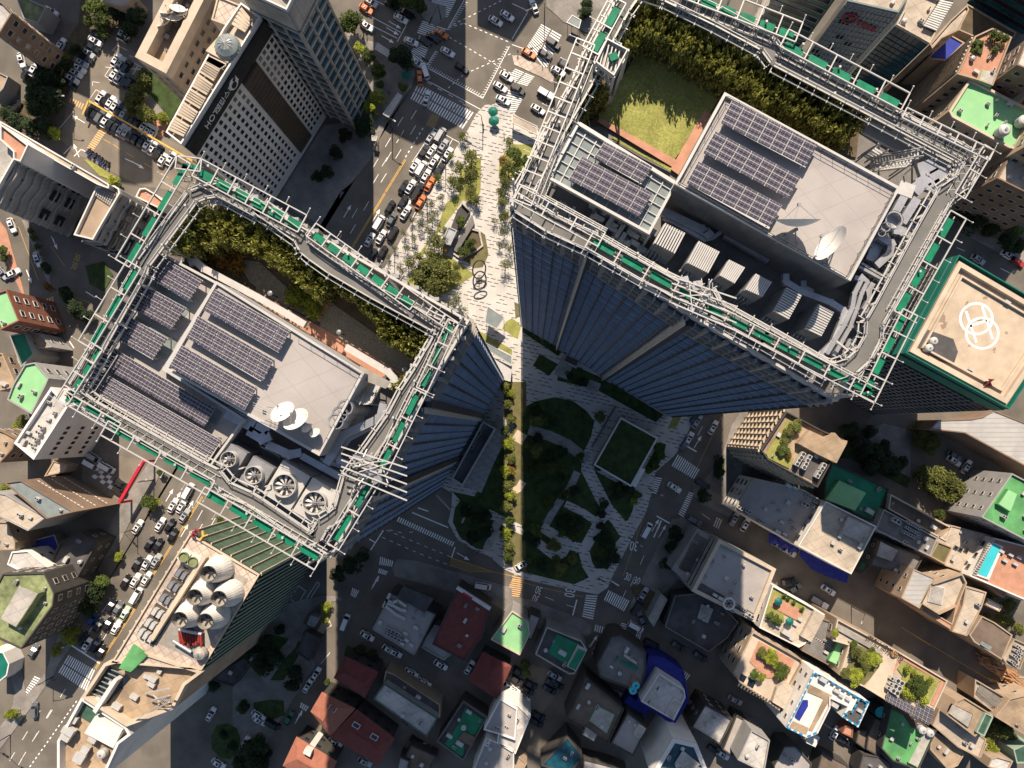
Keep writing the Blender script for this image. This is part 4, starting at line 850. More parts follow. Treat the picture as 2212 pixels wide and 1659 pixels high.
# ---------------- wavy grey building
def wavy(label, gp, z, edge_i, roofm='concrete'):
    w = ccw(WP(gp, z)); c = cen(w); t = thing('ribbed_building', label, 'building', (c[0], c[1], 0), 0, 'buildings around the two towers')
    b = MB(); b.prism(w, 0, z-1, top=False); b.build('wall', 'wall_grey', t); b = MB(); b.poly(w, z-1); b.build('roof', roofm, t); b = MB(); b.ring(w, .4, z-1, z); b.build('parapet', 'white_paint', t)
    fs = edges_facing(w)
    for (a, e, n) in fs:
        b = MB(); L = (e-a).length; d = (e-a).normalized(); zz = 1.0; k = 0
        while zz < z-1:
            N_ = max(4, int(L/1.5)); pts = []
            for i in range(N_+1):
                s = i/N_*L; off = .45+.35*math.sin(s*.85+k*.0); p = a+d*s+n*off; pts.append((p.x, p.y, zz))
            b = MB(); b.path(pts, .7, .5); b.build('wavy_band', 'concrete', t); zz += 3.0; k += 1
        b = MB(); N_ = int(L/1.5); b2 = MB()
        for i in range(N_):
            s0, s1 = i/N_*L, (i+1)/N_*L; o0, o1 = .25+.3*math.sin(s0*.85), .25+.3*math.sin(s1*.85); p = a+d*s0+n*o0; q = a+d*s1+n*o1
            b.quad((p.x, p.y, .2), (q.x, q.y, .2), (q.x, q.y, z-1), (p.x, p.y, z-1))
        b.build('wavy_facade', 'wall_grey', t)
        windows(t, a+n*.75, e+n*.75, 4, 16, max(2, int(L/9)), 2, 3.0, 3.0, 'window_glass', None); windows(t, a+n*.7, e+n*.7, 17, z-3, max(2, int(L/7)), 3, .5, .5, 'black', None)
    return t
def CQ(s):  # points read off the enlargement of the left-hand block
    return [(float(q.split(',')[0])*.17606, 243.4+float(q.split(',')[1])*.17606) for q in s.split()]
t = wavy('tall ribbed grey building with wavy concrete bands at left', CQ('350,400 160,590 -140,1120 -700,700 -330,60'), 30, 0)
building('terracotta roof terrace with white pergola ribs at the left edge', CQ('0,130 345,395 250,600 160,570 160,480 0,330'), 31.5, 'wall_white', 'terracotta', .8, None, parmat='white_paint')
t = building('white-rimmed upper step of the ribbed grey building', CQ('0,100 350,300 1210,800 1340,880 1330,930 1190,880 340,400 0,200'), 22, 'wall_grey', 'roof_tan_white', .5, 'small', parmat='white_paint')
t = wavy('rounded lower wing of the ribbed grey building with white rim', CQ('1340,900 1400,890 1460,930 1470,990 1240,1380 1140,1560 900,1500 1180,900'), 20, 0, 'wall_tan')
b = MB(); A_, B_, C_, E_ = WP(CQ('1190,900 1420,1010 1360,1130 1170,1010'), 19.3)
for i in range(6): p = lerp(A_, E_, i/5); q = lerp(B_, C_, i/5); b.beam((p[0], p[1], 19.6), (q[0], q[1], 19.6), .14, .14)
for i in range(9): p = lerp(A_, B_, i/8); q = lerp(E_, C_, i/8); b.beam((p[0], p[1], 19.75), (q[0], q[1], 19.75), .14, .14)
b.build('pergola', 'metal_white', t)
building('small curved planter building with a terracotta rim', CQ('1660,1030 1710,930 1780,920 1900,990 2020,1090 1960,1180'), 6, 'white_paint', 'terracotta', .7, None)
# ---------------- left edge
building('red brick building with a green roof and white window frames', T(0, 1, '-120,900 55,840 165,1112 0,1192'), 19, 'brick', 'roof_green_pale', .5, 'std', frame='white_paint')
building('narrow grey house with a green curved roof', T(0, 1, '80,1240 215,1210 290,1400 180,1520'), 11, 'wall_grey', 'roof_green_deep', .4, 'small')
building('beige building with rows of windows at the left edge', T(0, 1, '-80,1400 20,1390 110,1600 150,1680 -20,1720'), 14, 'wall_tan', 'roof_tan', .4, 'std')
building('small white house at the bend of the left street', T(0, 1, '150,870 230,900 265,1010 215,1010'), 8, 'wall_white', 'roof_white', .4, 'small')
building('house with a grey top wedged beside the brick building', T(0, 1, '200,1210 340,1220 450,1340 330,1350 260,1300'), 9, 'wall_grey', 'roof_tan', .4, 'small')
building('lime roof building with a deep green corner', T(0, 1, '210,1490 300,1470 420,1610')+T(0, 2, '400,0 270,262 60,135 110,0'), 20, 'wall_grey', 'roof_green_pale', .5, 'std')
t = building('white office block with a tall windowed side wall', T(0, 2, '440,25 590,190 500,330 290,655 120,512'), 22.5, 'wall_white', 'roof_white', 1.2, None, pthick=.6)
for a, e, n in edges_facing(WP(T(0, 2, '590,190 500,330 290,655 120,512 440,25'), 22.5)):
    if (e-a).length > 8: windows(t, a, e, 2, 20, 6, 3, .9, 1.4, 'black', None, edge=.08)
puts('ac', 0, 2, 21.4, 'on the white office block', '350,370,0.85 330,420,0.85 300,470,0.85 270,520,0.85 300,560,0.85'); puts('cab', 0, 2, 21.4, 'on the white office block', '400,300,0.62 230,420,0.62')
t = building('brown clad building with a pale green glass edge', T(0, 2, '180,830 640,1105 400,1165 30,850'), 20.5, 'wall_brown', 'glass_pale', .4, None)
for a, e, n in edges_facing(WP(T(0, 2, '180,830 640,1105 400,1165 30,850'), 20.5)): windows(t, a, e, 2, 18, 13, 3, .8, .35, 'white_paint', None, edge=.05)
building('long low pale roof beside the brown clad building', T(0, 2, '-60,930 45,950 400,1150 240,1270 -120,1090'), 19, 'wall_grey', 'roof_tan_white', .3, None)
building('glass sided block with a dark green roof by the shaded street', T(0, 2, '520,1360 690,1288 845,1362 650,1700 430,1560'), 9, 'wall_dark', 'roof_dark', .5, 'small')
building('building site with blue sheeting behind the dark green roof', T(0, 2, '240,1360 470,1300 510,1400 440,1540 300,1500'), 4, 'wall_grey', 'tarp_blue', .3, None)
building('pale facade building with small windows left of the site', T(0, 2, '100,1450 240,1440 490,1640 380,1720 60,1560'), 12, 'wall_white', 'roof_white', .4, 'small')
building('beige tile block at the left edge', T(0, 2, '-100,1190 60,1190 130,1370 130,1430 -60,1440'), 12, 'wall_tan', 'roof_tan_white', .4, 'small')
building('brown apartment block with balconies at the left edge', T(0, 2, '-60,380 30,410 140,470 110,560 0,680 -80,680'), 14, 'wall_brown', 'roof_tan', .5, 'std')
building('low tan roof with small sheds by the brown block', T(0, 2, '460,660 590,700 560,760 380,800'), 5, 'wall_tan', 'roof_tan_white', .3, None)
t = building('large building with a mossy green roof', T(0, 3, '20,-20 380,-30 470,150 455,260 180,635 -60,520 -40,100'), 20, 'wall_dark', 'roof_moss', .4, 'std', pen=[(T(0, 3, '155,82 325,152 130,448 -10,372'), 3, 'roof_moss')])
building('round white-rimmed kiosk with a green floor at the left edge', T(0, 3, '-80,640 30,660 80,760 60,860 0,910 -80,900'), 6, 'white_paint', 'teal_paint', .5, None)
# ---------------- lower left towers
def CE(s): return [(175.2+float(q.split(',')[0])*.3251, 1119.6+float(q.split(',')[1])*.3251) for q in s.split()]
EZ = 50
t = building('office tower with six big cooling drums on a tiled roof', CE('720,100 1185,375 800,1010 200,960'), EZ, 'glass_dark', 'tile_roof', .5, None, name='office_tower', parmat='stone_cream')
EY = t; ew = ccw(WP(CE('720,100 1185,375 800,1010 200,960'), EZ))
for i in range(4):
    a, e = Vector(ew[i]), Vector(ew[(i+1) % 4]); d = (e-a).normalized(); n = Vector((d.y, -d.x)); L = (e-a).length; b = MB(); gr = n.y > .3
    nn = int(L/(2.6 if gr else 1.5))
    for k in range(nn+1): q = a+d*(L*k/nn)+n*.25; b.beam((q.x, q.y, 0), (q.x, q.y, EZ-.6), .3 if gr else .18, .4)
    b.build('facade_fin', 'stone_cream' if gr else 'wall_green', t)
    if gr: q = a+n*.06; r_ = e+n*.06; b = MB(); b.quad((q.x, q.y, 0), (r_.x, r_.y, 0), (r_.x, r_.y, EZ-.8), (q.x, q.y, EZ-.8)); b.build('green_glass_wall', 'glass_green', t)
def EP(x, y, z): return W(CE('%f,%f' % (x, y))[0], z)
for (x, y) in ((855, 365), (765, 520), (925, 530), (665, 670), (835, 680), (1010, 470)):
    if (x, y) == (1010, 470): continue
    p = EP(x, y, EZ+5); th = thing('cooling_drum', 'big white conical cooling drum on the tiled office roof', 'cooling tower', (p[0], p[1], EZ-.5), 0, 'cooling drums')
    b = MB(); b.lathe((p[0], p[1], EZ-.5), [(3.1, 0), (3.1, 1.2), (2.5, 3.6), (1.85, 5.6), (1.8, 6.2)], 28, False); b.build('drum', 'white_paint', th); b = MB(); b.lathe((p[0], p[1], EZ-.5), [(1.66, 6.2), (1.66, 4.6)], 28, False); b.lathe((p[0], p[1], EZ+4.1), [(1.66, 0), (.01, 0)], 28, False); b.build('throat', 'galvanised', th)
    b = MB(); [b.beam((p[0]-1.5*math.cos(k*1.05), p[1]-1.5*math.sin(k*1.05), EZ+4.3+.02*k), (p[0]+1.5*math.cos(k*1.05), p[1]+1.5*math.sin(k*1.05), EZ+4.3+.02*k), .3, .05) for k in range(3)]; b.build('fan_blades', 'metal_dark', th)
    b = MB()
    for k in range(28): a = k*math.pi/14; b.beam((p[0]+3.12*math.cos(a), p[1]+3.12*math.sin(a), EZ+.7), (p[0]+1.88*math.cos(a), p[1]+1.88*math.sin(a), EZ+5.1), .05, .05)
    b.build('drum_ribs', 'metal_grey', th)
for (x, y) in ((680, 258), (740, 290)):
    p = EP(x, y, EZ+1.5); th = thing('roof_fan', 'olive grilled fan on a white box at the roof corner', 'fan', (p[0], p[1], EZ-.5), 0, 'roof fans'); b = MB(); b.box((p[0], p[1], EZ+.3), (2.5, 2.5, 1.6), ANG); b.build('casing', 'white_paint', th); b = MB(); b.lathe((p[0], p[1], EZ+1.1), [(1.15, 0), (1.15, .5), (1.0, .5), (1.0, .1)], 20); b.build('fan_ring', 'roof_moss', th)
for k, (x, y) in enumerate(((690, 380), (640, 460), (585, 545), (530, 635), (485, 710), (440, 775))):
    p = EP(x, y, EZ); th = thing('equipment_pit', 'dark recessed machine bay in the left row of the tiled roof', 'machine bay', (p[0], p[1], EZ-.5), 0, 'machine bays'); b = MB(); b.box((p[0], p[1], EZ-.4), (4.6, 2.9, .15), ANG); b.build('floor', 'wall_dark', th)
    b = MB(); [b.box((p[0]+dx*math.cos(ANG), p[1]+dx*math.sin(ANG), EZ+.25), (.9, 1.6, 1.2), ANG) for dx in (-1.3, 0, 1.3)]; b.build('machines', 'metal_white' if k > 2 else 'metal_grey', th)
p0 = EP(830, 250, EZ); p1 = EP(480, 800, EZ); b = MB(); b.beam((p0[0], p0[1], EZ+.3), (p1[0], p1[1], EZ+.3), 1.0, 1.4); b.build('roof_beam', 'stone_cream', t)
p0 = EP(900, 440, EZ); p1 = EP(740, 700, EZ); b = MB(); b.beam((p0[0], p0[1], EZ+.9), (p1[0], p1[1], EZ+.9), .9, .4); b.build('catwalk', 'galvanised', t)
onroof(t, 'machine_deck', CE('830,280 1110,400 790,960 520,830'), 'galvanised', EZ-.48, .06)
th = thing('pipe_cluster', 'tangle of red and dark pipes below the cooling drums', 'pipes', (*EP(720, 800, EZ), EZ-.5))
b = MB(); rr = random.Random(3)
for i in range(9): q = EP(650+i*18, 760+rr.uniform(-20, 30), EZ+1); q2 = EP(660+i*17, 830+rr.uniform(-10, 30), EZ+1); b.tube([(q[0], q[1], EZ-.3), (q[0], q[1], EZ+.9), (q2[0], q2[1], EZ+.9), (q2[0], q2[1], EZ-.3)], .28, 6)
b.build('red_pipes', 'pipe_red', th); b = MB(); q = EP(610, 815, EZ+1); q2 = EP(730, 890, EZ+1); b.tube([(q[0], q[1], EZ+.8), (q2[0], q2[1], EZ+.8)], .45, 8); q = EP(650, 740, EZ+1); q2 = EP(800, 770, EZ+1); b.tube([(q[0], q[1], EZ+.9), (q2[0], q2[1], EZ+.9)], .4, 8); b.build('main_pipe', 'duct_metal', th)
p = EP(790, 900, EZ+1); th = thing('ball_tank', 'tan rounded tank at the lower corner of the tiled roof', 'tank', (p[0], p[1], EZ-.5)); b = MB(); b.lathe((p[0], p[1], EZ-.5), [(.8, 0), (1.4, .5), (1.6, 1.2), (1.3, 2), (.5, 2.5)], 16); b.build('tank', 'galvanised', th); b = MB(); b.lathe((p[0], p[1], EZ+2), [(.3, 0), (.3, .2)], 8); b.build('lid', 'metal_grey', th)
th = thing('roof_sign', 'small red and yellow letters on the corner of the tiled roof', 'sign', (*EP(760, 115, EZ), EZ)); q = EP(745, 105, EZ+1); text('E', q, EZ+.2, 3, R(-35), 'sign_red', parent=th, ext=.3); q = EP(795, 128, EZ+1); text('Y', q, EZ+.2, 3, R(-35), 'paint_yellow', parent=th, ext=.3)
t = building('slab tower with a sunken machine yard and steel masts on its roof', CE('150,965 420,890 810,1020 690,1110 610,1270 300,1385 0,1190'), 50, 'wall_tan', 'roof_tan', 2.2, None, name='office_tower', pthick=.7, parmat='stone_cream')
onroof(t, 'green_deck', CE('365,830 460,900 350,1010 270,985'), 'roof_green', EZ-1, 1.2); onroof(t, 'dark_yard', CE('150,970 330,1060 150,1260 20,1190'), 'glass_dark', 47.9, .1)
onroof(t, 'white_beam', CE('260,1040 280,1055 140,1270 120,1250'), 'white_paint', 47.9, 2.4)
b = MB(); [b.beam((*EP(40+i*22, 1190-i*26, 49), 48.6), (*EP(110+i*24, 1225-i*26, 49), 48.6), .15, .3) for i in range(8)]; b.build('yard_grille', 'glass_pale', t)
th = thing('steel_mast', 'lattice steel mast rising over the lower left slab tower', 'mast', (*EP(560, 1180, 50), 48)); b = MB()
for i in range(3):
    q = EP(400+i*40, 1180+i*50, 50); q2 = EP(600, 1120+i*45, 54); b.beam((q[0], q[1], 48.5), (q2[0], q2[1], 55), .28, .28)
for i in range(12): q = EP(440+i*14, 1190+i*4, 52); q2 = EP(470+i*12, 1260-i*8, 54); b.beam((q[0], q[1], 50+i*.3), (q2[0], q2[1], 51+i*.3), .12, .12)
b.build('lattice', 'metal_white', th); b = MB(); q = EP(365, 1340, 50); q2 = EP(500, 1250, 56); b.beam((q[0], q[1], 50), (q2[0], q2[1], 55), .22, .22); b.build('boom', 'metal_white', th)
t = building('bottom left tower with square roof yards and white rims', CE('0,1190 130,1275 300,1385 330,1440 250,1500 150,1720 -160,1720 -160,1480'), 49, 'wall_white', 'roof_tan', 2.0, None, name='office_tower', pthick=.6, parmat='white_paint')
onroof(t, 'white_wall', CE('130,1290 310,1380 250,1500 60,1400'), 'white_paint', 47, 2.1); onroof(t, 'green_floor', CE('20,1220 130,1270 90,1370 -40,1290'), 'glass_green', 47, .3)
puts('cab', 0, 3, 47.9, 'on the slab tower roof yards', '1310,890,0.93 1300,940,0.81 1000,1130,0.93 1150,1050,0.81 1180,670,0.74 790,1420,0.87 590,1340,1.24 560,1400,0.99'); puts('tank', 0, 3, 47.2, 'on the bottom left tower', '890,1530,1.1')
puts('vent', 0, 3, 47.9, 'on the slab tower roof yards', '950,930,0.70 1370,830,0.70 1250,870,0.70 840,1060,0.70'); puts('vent', 0, 3, 47.2, 'on the bottom left tower', '700,1560,1.68 740,1500,1.26 640,1240,1.12')
th = thing('side_wall_strip', 'long dark glazed strip along the slab tower side', 'facade strip', (*EP(900, 1150, 20), 0)) if 0 else None
building('low garden building with a dark skylit roof under the towers', CE('1130,900 1170,900 1010,1120 880,1080 900,1040'), 5, 'wall_dark', 'roof_dark', .4, None)
building('glass canopy over the ramp in the shaded garden', T(1, 3, '470,340 540,360 500,440 440,420'), 4, 'wall_grey', 'glass_pale', .2, None)
th = building('dark trellis court beside the shaded garden', T(1, 3, '430,480 560,540 460,740 340,660'), 4, 'wall_dark', 'roof_dark', .3, None)
# ---------------- top right
def far(label, front, back, z, wall, roof, **k): return building(label, front+back, z, wall, roof, **k)
t = building('banded dark green glass block at the top right', D('1700,-60 1812,-12 1868,-100 1740,-170'), 62, 'glass_green', 'concrete', 1, 'band', wmat='glass_dark', frame='concrete', name='office_block')
t = building('pale green glass tower with a round ring logo', D('1831,2 1941,27 1990,-50 1880,-85'), 62, 'glass_pale', 'roof_tan_white', 1, None, name='office_block')
a, e = Vector(W((1831, 2), 62)), Vector(W((1941, 27), 62)); d = (e-a).normalized(); n = Vector((d.y, -d.x)); LL = (e-a).length
b = MB(); rr = random.Random(9); b2 = MB()
for k in range(13): q = a+d*(LL*k/12)+n*.12; b.beam((q.x, q.y, 0), (q.x, q.y, 61), .12, .2)
for k in range(36): q = a+n*.1; r_ = e+n*.1; b.beam((q.x, q.y, 2+k*1.7), (r_.x, r_.y, 2+k*1.7), .12, .12)
for k in range(46): i = rr.randrange(12); j = rr.randrange(33); m_ = rr.randrange(1, 4); q = a+d*(LL*i/12)+n*.05; r_ = a+d*(LL*min(12, i+m_)/12)+n*.05; b2.quad((q.x, q.y, 2.1+j*1.7), (r_.x, r_.y, 2.1+j*1.7), (r_.x, r_.y, 3.6+j*1.7), (q.x, q.y, 3.6+j*1.7))
b.build('mullion_grid', 'wall_grey', t); b2.build('dark_panes', 'glass_dark', t)
q = a+d*LL*.25+n*.3; b = MB(); rg = [(q.x+d.x*1.5*math.cos(k*.524), q.y+d.y*1.5*math.cos(k*.524), 57.5+1.5*math.sin(k*.524)) for k in range(13)]; b.path(rg, .4, .35); q2 = q; b.beam((q.x, q.y, 56.8), (q.x, q.y, 58.4), .3, .3); b.beam((q.x-d.x*.8, q.y-d.y*.8, 58), (q.x+d.x*.8, q.y+d.y*.8, 58), .3, .3); b.build('ring_logo', 'sign_red', t)
b = MB(); [b.beam((a.x+d.x*LL*u+n.x*.3, a.y+d.y*LL*u+n.y*.3, 56.6-.3*i), (a.x+d.x*LL*(u+.07)+n.x*.3, a.y+d.y*LL*(u+.07)+n.y*.3, 56.6-.3*i), .2, 1.6) for i, u in enumerate((.45, .56, .67, .78))]; b.build('sign_letters', 'sign_red', t)
t = building('dark teal glass block with a terraced pale roof', T(3, 0, '1110,210 1400,372 1500,200 1560,20 1240,-120 1180,80'), 38, 'glass_teal', 'roof_tan_white', .8, None, name='office_block', parmat='roof_tan_white')
for a, e, n in edges_facing(WP(T(3, 0, '1110,210 1400,372 1560,20 1180,80'), 38))[:2]:
    b = MB(); L = (e-a).length; [b.beam((a.x+n.x*.1, a.y+n.y*.1, 2+k*1.8), (e.x+n.x*.1, e.y+n.y*.1, 2+k*1.8), .1, .12) for k in range(19)]; d = (e-a).normalized()
    for k in range(int(L/1.5)): b.beam((a.x+d.x*k*1.5+n.x*.1, a.y+d.y*k*1.5+n.y*.1, 0), (a.x+d.x*k*1.5+n.x*.1, a.y+d.y*k*1.5+n.y*.1, 37), .08, .1)
    b.build('mullion_grid', 'wall_dark', t)
bay(3, 0, '1490,0 1600,20 1450,270 1340,225', 13, 38.2, t, 'roof_ladder', 'white_paint', w=.3); onroof(t, 'dark_well', T(3, 0, '1480,0 1600,10 1440,280 1330,230'), 'glass_dark', 37.3, .1)
building('tan stone building with a narrow parapet walk', T(3, 0, '1400,380 1580,170 1720,40 1740,80 1650,260 1500,330 1420,420'), 24, 'wall_tan', 'roof_tan_white', .5, 'small')
building('low building with a vivid violet-blue roof', T(3, 0, '1580,300 1702,368 1545,525 1375,505'), 14, 'wall_tan', 'roof_blue', .3, None)
t = building('ribbed tan building with a terracotta roof garden', T(3, 0, '1790,310 1940,240 2110,320 2000,600 1945,740 1812,690 1635,640'), 28, 'wall_tan', 'terracotta', .7, 'std', pen=[(T(3, 0, '1835,690 1870,590 2000,620 1945,740'), .4, 'roof_green_pale')])
for a, e, n in edges_facing(WP(T(3, 0, '1790,310 1635,640 1812,690 1945,740 2000,600'), 28))[:1]:
    b = MB(); d = (e-a).normalized(); L = (e-a).length; [b.beam((a.x+d.x*k*1.2+n.x*.2, a.y+d.y*k*1.2+n.y*.2, 0), (a.x+d.x*k*1.2+n.x*.2, a.y+d.y*k*1.2+n.y*.2, 27), .35, .4) for k in range(int(L/1.2))]; b.build('stone_ribs', 'stone_cream', t)
puts('bush', 3, 0, 27.4, 'in the terracotta roof garden', '1940,300,1.6 1980,330,1.8 2040,340,1.6 1800,430,1.3 1790,370,1.2 1850,370 1960,430,1.3 1990,400,1.2')
onroof(t, 'planter', T(3, 0, '1760,440 1800,340 1860,370 1840,480'), 'lawn', 27.4, .4)
building('torn-up yard with earth between the top right blocks', T(3, 0, '1720,30 2150,280 2120,330 1960,250 1790,320 1650,260'), 3, 'wall_tan', 'soil', .3, None)
t = building('building with a large flat green roof and rounded rim', T(3, 0, '1740,685 1780,690 2300,960 2140,1290 2080,1275 1590,1010 1565,960'), 27, 'wall_tan', 'roof_green_pale', .7, 'small', pthick=.6, parmat='stone_cream')
puts('tank', 3, 0, 26.3, 'on the large flat green roof', '2010,1145,1.61 2180,1060,1.49'); puts('cab', 3, 0, 26.3, 'on the large flat green roof', '2100,890,0.74')
building('tan block with dark windows at the right edge', T(3, 0, '2150,560 2400,660 2500,430 2240,330'), 35, 'wall_brown', 'roof_white', .6, 'std')
building('dark teal glass tower in the top right corner', D('2478,-375 2648,-278 2780,-480 2610,-570'), 60, 'glass_teal', 'concrete', 1, 'band', wmat='glass_dark', frame='wall_dark', name='office_block')
building('tan office wall building below the green roof', D('2212,318 2300,360 2400,200 2300,150'), 32, 'wall_tan', 'roof_tan_white', .6, 'std'); building('shaded office block right of the larger tower', T(3, 1, '1980,-120 2500,140 2620,-120 2100,-330'), 26, 'wall_brown', 'roof_tan_white', .6, 'std')
# helipad tower
HZ = 58
t = building('dark glass tower with a round helipad marking on its stained roof', D('2072,550 2310,690 2181,884 1956,762'), HZ, 'glass_dark', 'roof_pad', 1.5, None, name='office_tower', pthick=.22, parmat='teal_paint')
hp = ccw(WP(D('2072,550 2310,690 2181,884 1956,762'), HZ)); b = MB(); b.ring(inset(hp, .9), 1.0, HZ-1.5, HZ-.5); b.ring(inset(hp, 3.0), .4, HZ-1.5, HZ-.9); b.build('roof_kerb', 'stone_cream', t)
for i in range(4):
    a, e = Vector(hp[i]), Vector(hp[(i+1) % 4]); d = (e-a).normalized(); n = Vector((d.y, -d.x)); L = (e-a).length; b = MB()
    for k in range(int(L/1.6)): q = a+d*k*1.6+n*.08; b.beam((q.x, q.y, 0), (q.x, q.y, HZ-7), .1, .14)
    for k in range(24): b.beam((a.x+n.x*.08, a.y+n.y*.08, 2+k*2.1), (e.x+n.x*.08, e.y+n.y*.08, 2+k*2.1), .12, .1)
    b.build('mullion_grid', 'wall_grey', t); b = MB(); b.beam((a.x+n.x*.1, a.y+n.y*.1, HZ-4), (e.x+n.x*.1, e.y+n.y*.1, HZ-3.4), .25, 3.6); b.build('teal_band', 'teal_paint', t)
def hring(x, y, r, z, nm):
    p = W(T(3, 1, '%f,%f' % (x, y))[0], HZ-1.5); b = MB(); pts = [(p[0]+r*math.cos(k*math.pi/18), p[1]+r*.95*math.sin(k*math.pi/18)) for k in range(37)]; b.flat(pts, .5, z); b.build(nm, 'paint', t)
hring(1800, 1095, 3.5, HZ-1.48, 'helipad_ring'); hring(1850, 1220, 3.5, HZ-1.475, 'helipad_ring')
b = MB()
for s in ('1710,1030 1800,1300', '1850,990 1940,1270', '1745,1160 1890,1110'): b.flat(WP(T(3, 1, s), HZ-1.5), .55, HZ-1.47)
b.build('helipad_letter', 'paint', t); onroof(t, 'machine_well', T(3, 1, '1380,1190 1600,1270 1640,1380 1600,1500 1480,1460 1290,1340'), 'roof_dark', HZ-1.48, .08)
puts('tank', 3, 1, HZ-1.4, 'in the machine well of the helipad tower', '1425,1290,0.93 1385,1350,0.93'); puts('cab', 3, 1, HZ-1.4, 'on the helipad tower roof', '2085,950,0.56 1770,1530,0.50'); th = thing('red_crane', 'small red roof crane at the lower rim of the helipad', 'crane', (*W(T(3, 1, '1915,1650')[0], HZ), HZ-1)); q = W(T(3, 1, '1915,1650')[0], HZ); b = MB(); [b.beam((q[0]-1+k*.5, q[1]-.8, HZ-.6), (q[0]+1-k*.5, q[1]+.8, HZ+.3*k), .15, .15) for k in range(5)]; b.build('jib', 'pipe_red', th); b = MB(); b.box((q[0], q[1], HZ-.7), (.9, .9, .8)); b.build('base', 'metal_dark', th)
onroof(t, 'green_gallery', T(3, 1, '1480,640 1560,610 1300,1130 1220,1090'), 'roof_green_pale', HZ-6, .4)
# curved white roof
building('long pale metal roof curving below the helipad tower', T(3, 2, '1400,390 1470,310 1760,300 1860,280 1950,225 2212,330 2400,420 2400,860 2212,705 1700,425'), 12, 'wall_brown', 'metal_roof', .2, None)
t = building('terraced block with a lawn and machine court on its roof', T(3, 2, '160,235 470,400 660,480 545,680 430,895 0,655 -60,570'), 30, 'wall_tan', 'roof_tan', 1.2, None, pthick=.3, parmat='wall_dark')
gw = ccw(WP(T(3, 2, '160,235 470,400 660,480 545,680 430,895 0,655 -60,570'), 30))
for a, e, n in edges_facing(gw):
    b = MB(); d = (e-a).normalized(); L = (e-a).length
    for k in range(int(L/1.9)+1): b.beam((a.x+d.x*k*1.9+n.x*.3, a.y+d.y*k*1.9+n.y*.3, 0), (a.x+d.x*k*1.9+n.x*.3, a.y+d.y*k*1.9+n.y*.3, 29), .4, .7)
    for k in range(9): b.beam((a.x+n.x*.25, a.y+n.y*.25, 2+k*3.2), (e.x+n.x*.25, e.y+n.y*.25, 2+k*3.2), .5, .5)
    b.build('stone_grid', 'stone_cream', t); b = MB(); q = a+n*.04; r_ = e+n*.04; b.quad((q.x, q.y, .5), (r_.x, r_.y, .5), (r_.x, r_.y, 28.5), (q.x, q.y, 28.5)); b.build('window_wall', 'window_glass', t)
onroof(t, 'lawn', T(3, 2, '170,305 200,330 160,480 80,540 90,560 220,640 180,730 0,640 -20,600'), 'lawn_bright', 28.8, .3)
onroof(t, 'stair_house', T(3, 2, '330,400 460,460 545,420 600,480 660,490 560,680 390,600 230,510'), 'roof_tan', 28.8, 2.2); onroof(t, 'machine_court', T(3, 2, '290,575 520,680 430,860 190,740'), 'roof_dark', 28.8, .1)
trees(3, 2, 'olive', 'in the roof lawn of the terraced block', '250,370,60 190,420,50 150,490,40 140,560,50,mid 180,610,40,rust', z=29, hf=.5); puts('ac', 3, 2, 29.0, 'in the machine court of the terraced block', '290,620,1.19 345,645,1.19 255,675,1.19 315,705,1.19 470,715,1.19 430,780,1.19', rz=R(60))
building('white flat roofed terrace block right of the fork', D('1627,1032 1735,1057 1782,1085 1721,1177 1586,1100'), 13, 'wall_white', 'roof_grey', .8, 'std', parmat='roof_tan_white'); puts('cab', 3, 2, 12.3, 'on the white terrace block', '180,880,0.81 240,900,0.62 90,1280,0.74 150,1300,0.62'); puts('ac', 3, 2, 12.3, 'on the white terrace block', '320,1040,1.19 350,970,0.85 400,1060,0.85 420,1020,0.85'); puts('ac', 2, 2, 12.3, 'on the white terrace block', '1970,1070,1.02 2040,1100,1.02 2160,1190,0.85')
t = building('flat tan roof with a raised grey stair box', T(3, 2, '500,1010 940,1230 720,1645 260,1400'), 16, 'wall_white', 'roof_tan_white', .6, 'std', parmat='white_paint', pen=[(T(3, 2, '700,1150 890,1235 810,1370 640,1290'), 1.5, 'concrete')])
th = thing('blue_tarpaulin', 'long blue tarpaulin canopy along the lane below the tan roof', 'tarpaulin', (*W(T(3, 2, '500,1530')[0]), 0))
b = MB(); b.prism(WP(T(3, 2, '290,1420 700,1650 680,1720 500,1660 380,1600 270,1480'), 3.5), 3.3, 3.5, bottom=True); b.build('sheet', 'tarp_blue', th); b = MB(); [b.tube([(*W(T(3, 2, q)[0]), 0), (*W(T(3, 2, q)[0]), 3.3)], .06) for q in ('320,1450', '450,1580', '600,1640')]; b.build('pole', 'metal_grey', th)
for q in ((60, 1340), (150, 1375), (225, 1410)): p = W(T(3, 2, '%d,%d' % q)[0], 3); th = thing('blue_canopy', 'small blue market canopy below the white terrace block', 'canopy', (p[0], p[1], 0), 0, 'blue market canopies'); b = MB(); b.frustum([(p[0]-1.6, p[1]-1.6), (p[0]+1.6, p[1]-1.6), (p[0]+1.6, p[1]+1.6), (p[0]-1.6, p[1]+1.6)], 2.3, [(p[0]-.1, p[1]-.1), (p[0]+.1, p[1]-.1), (p[0]+.1, p[1]+.1), (p[0]-.1, p[1]+.1)], 3.1); b.build('cover', 'tarp_blue', th); b = MB(); [b.tube([(p[0]+i, p[1]+j, 0), (p[0]+i, p[1]+j, 2.3)], .05) for i in (-1.5, 1.5) for j in (-1.5, 1.5)]; b.build('legs', 'metal_grey', th)
building('dark green roof sunk between the terrace blocks', T(3, 2, '560,680 1050,905 930,1195 480,1000 500,820'), 7, 'wall_dark', 'roof_green_deep', .5, None, pen=[(T(3, 2, '620,830 860,940 760,1100 500,1000'), 1.5, 'roof_green')]); puts('cab', 3, 2, 6.6, 'on the sunk dark green roof', '880,1100,1.12')
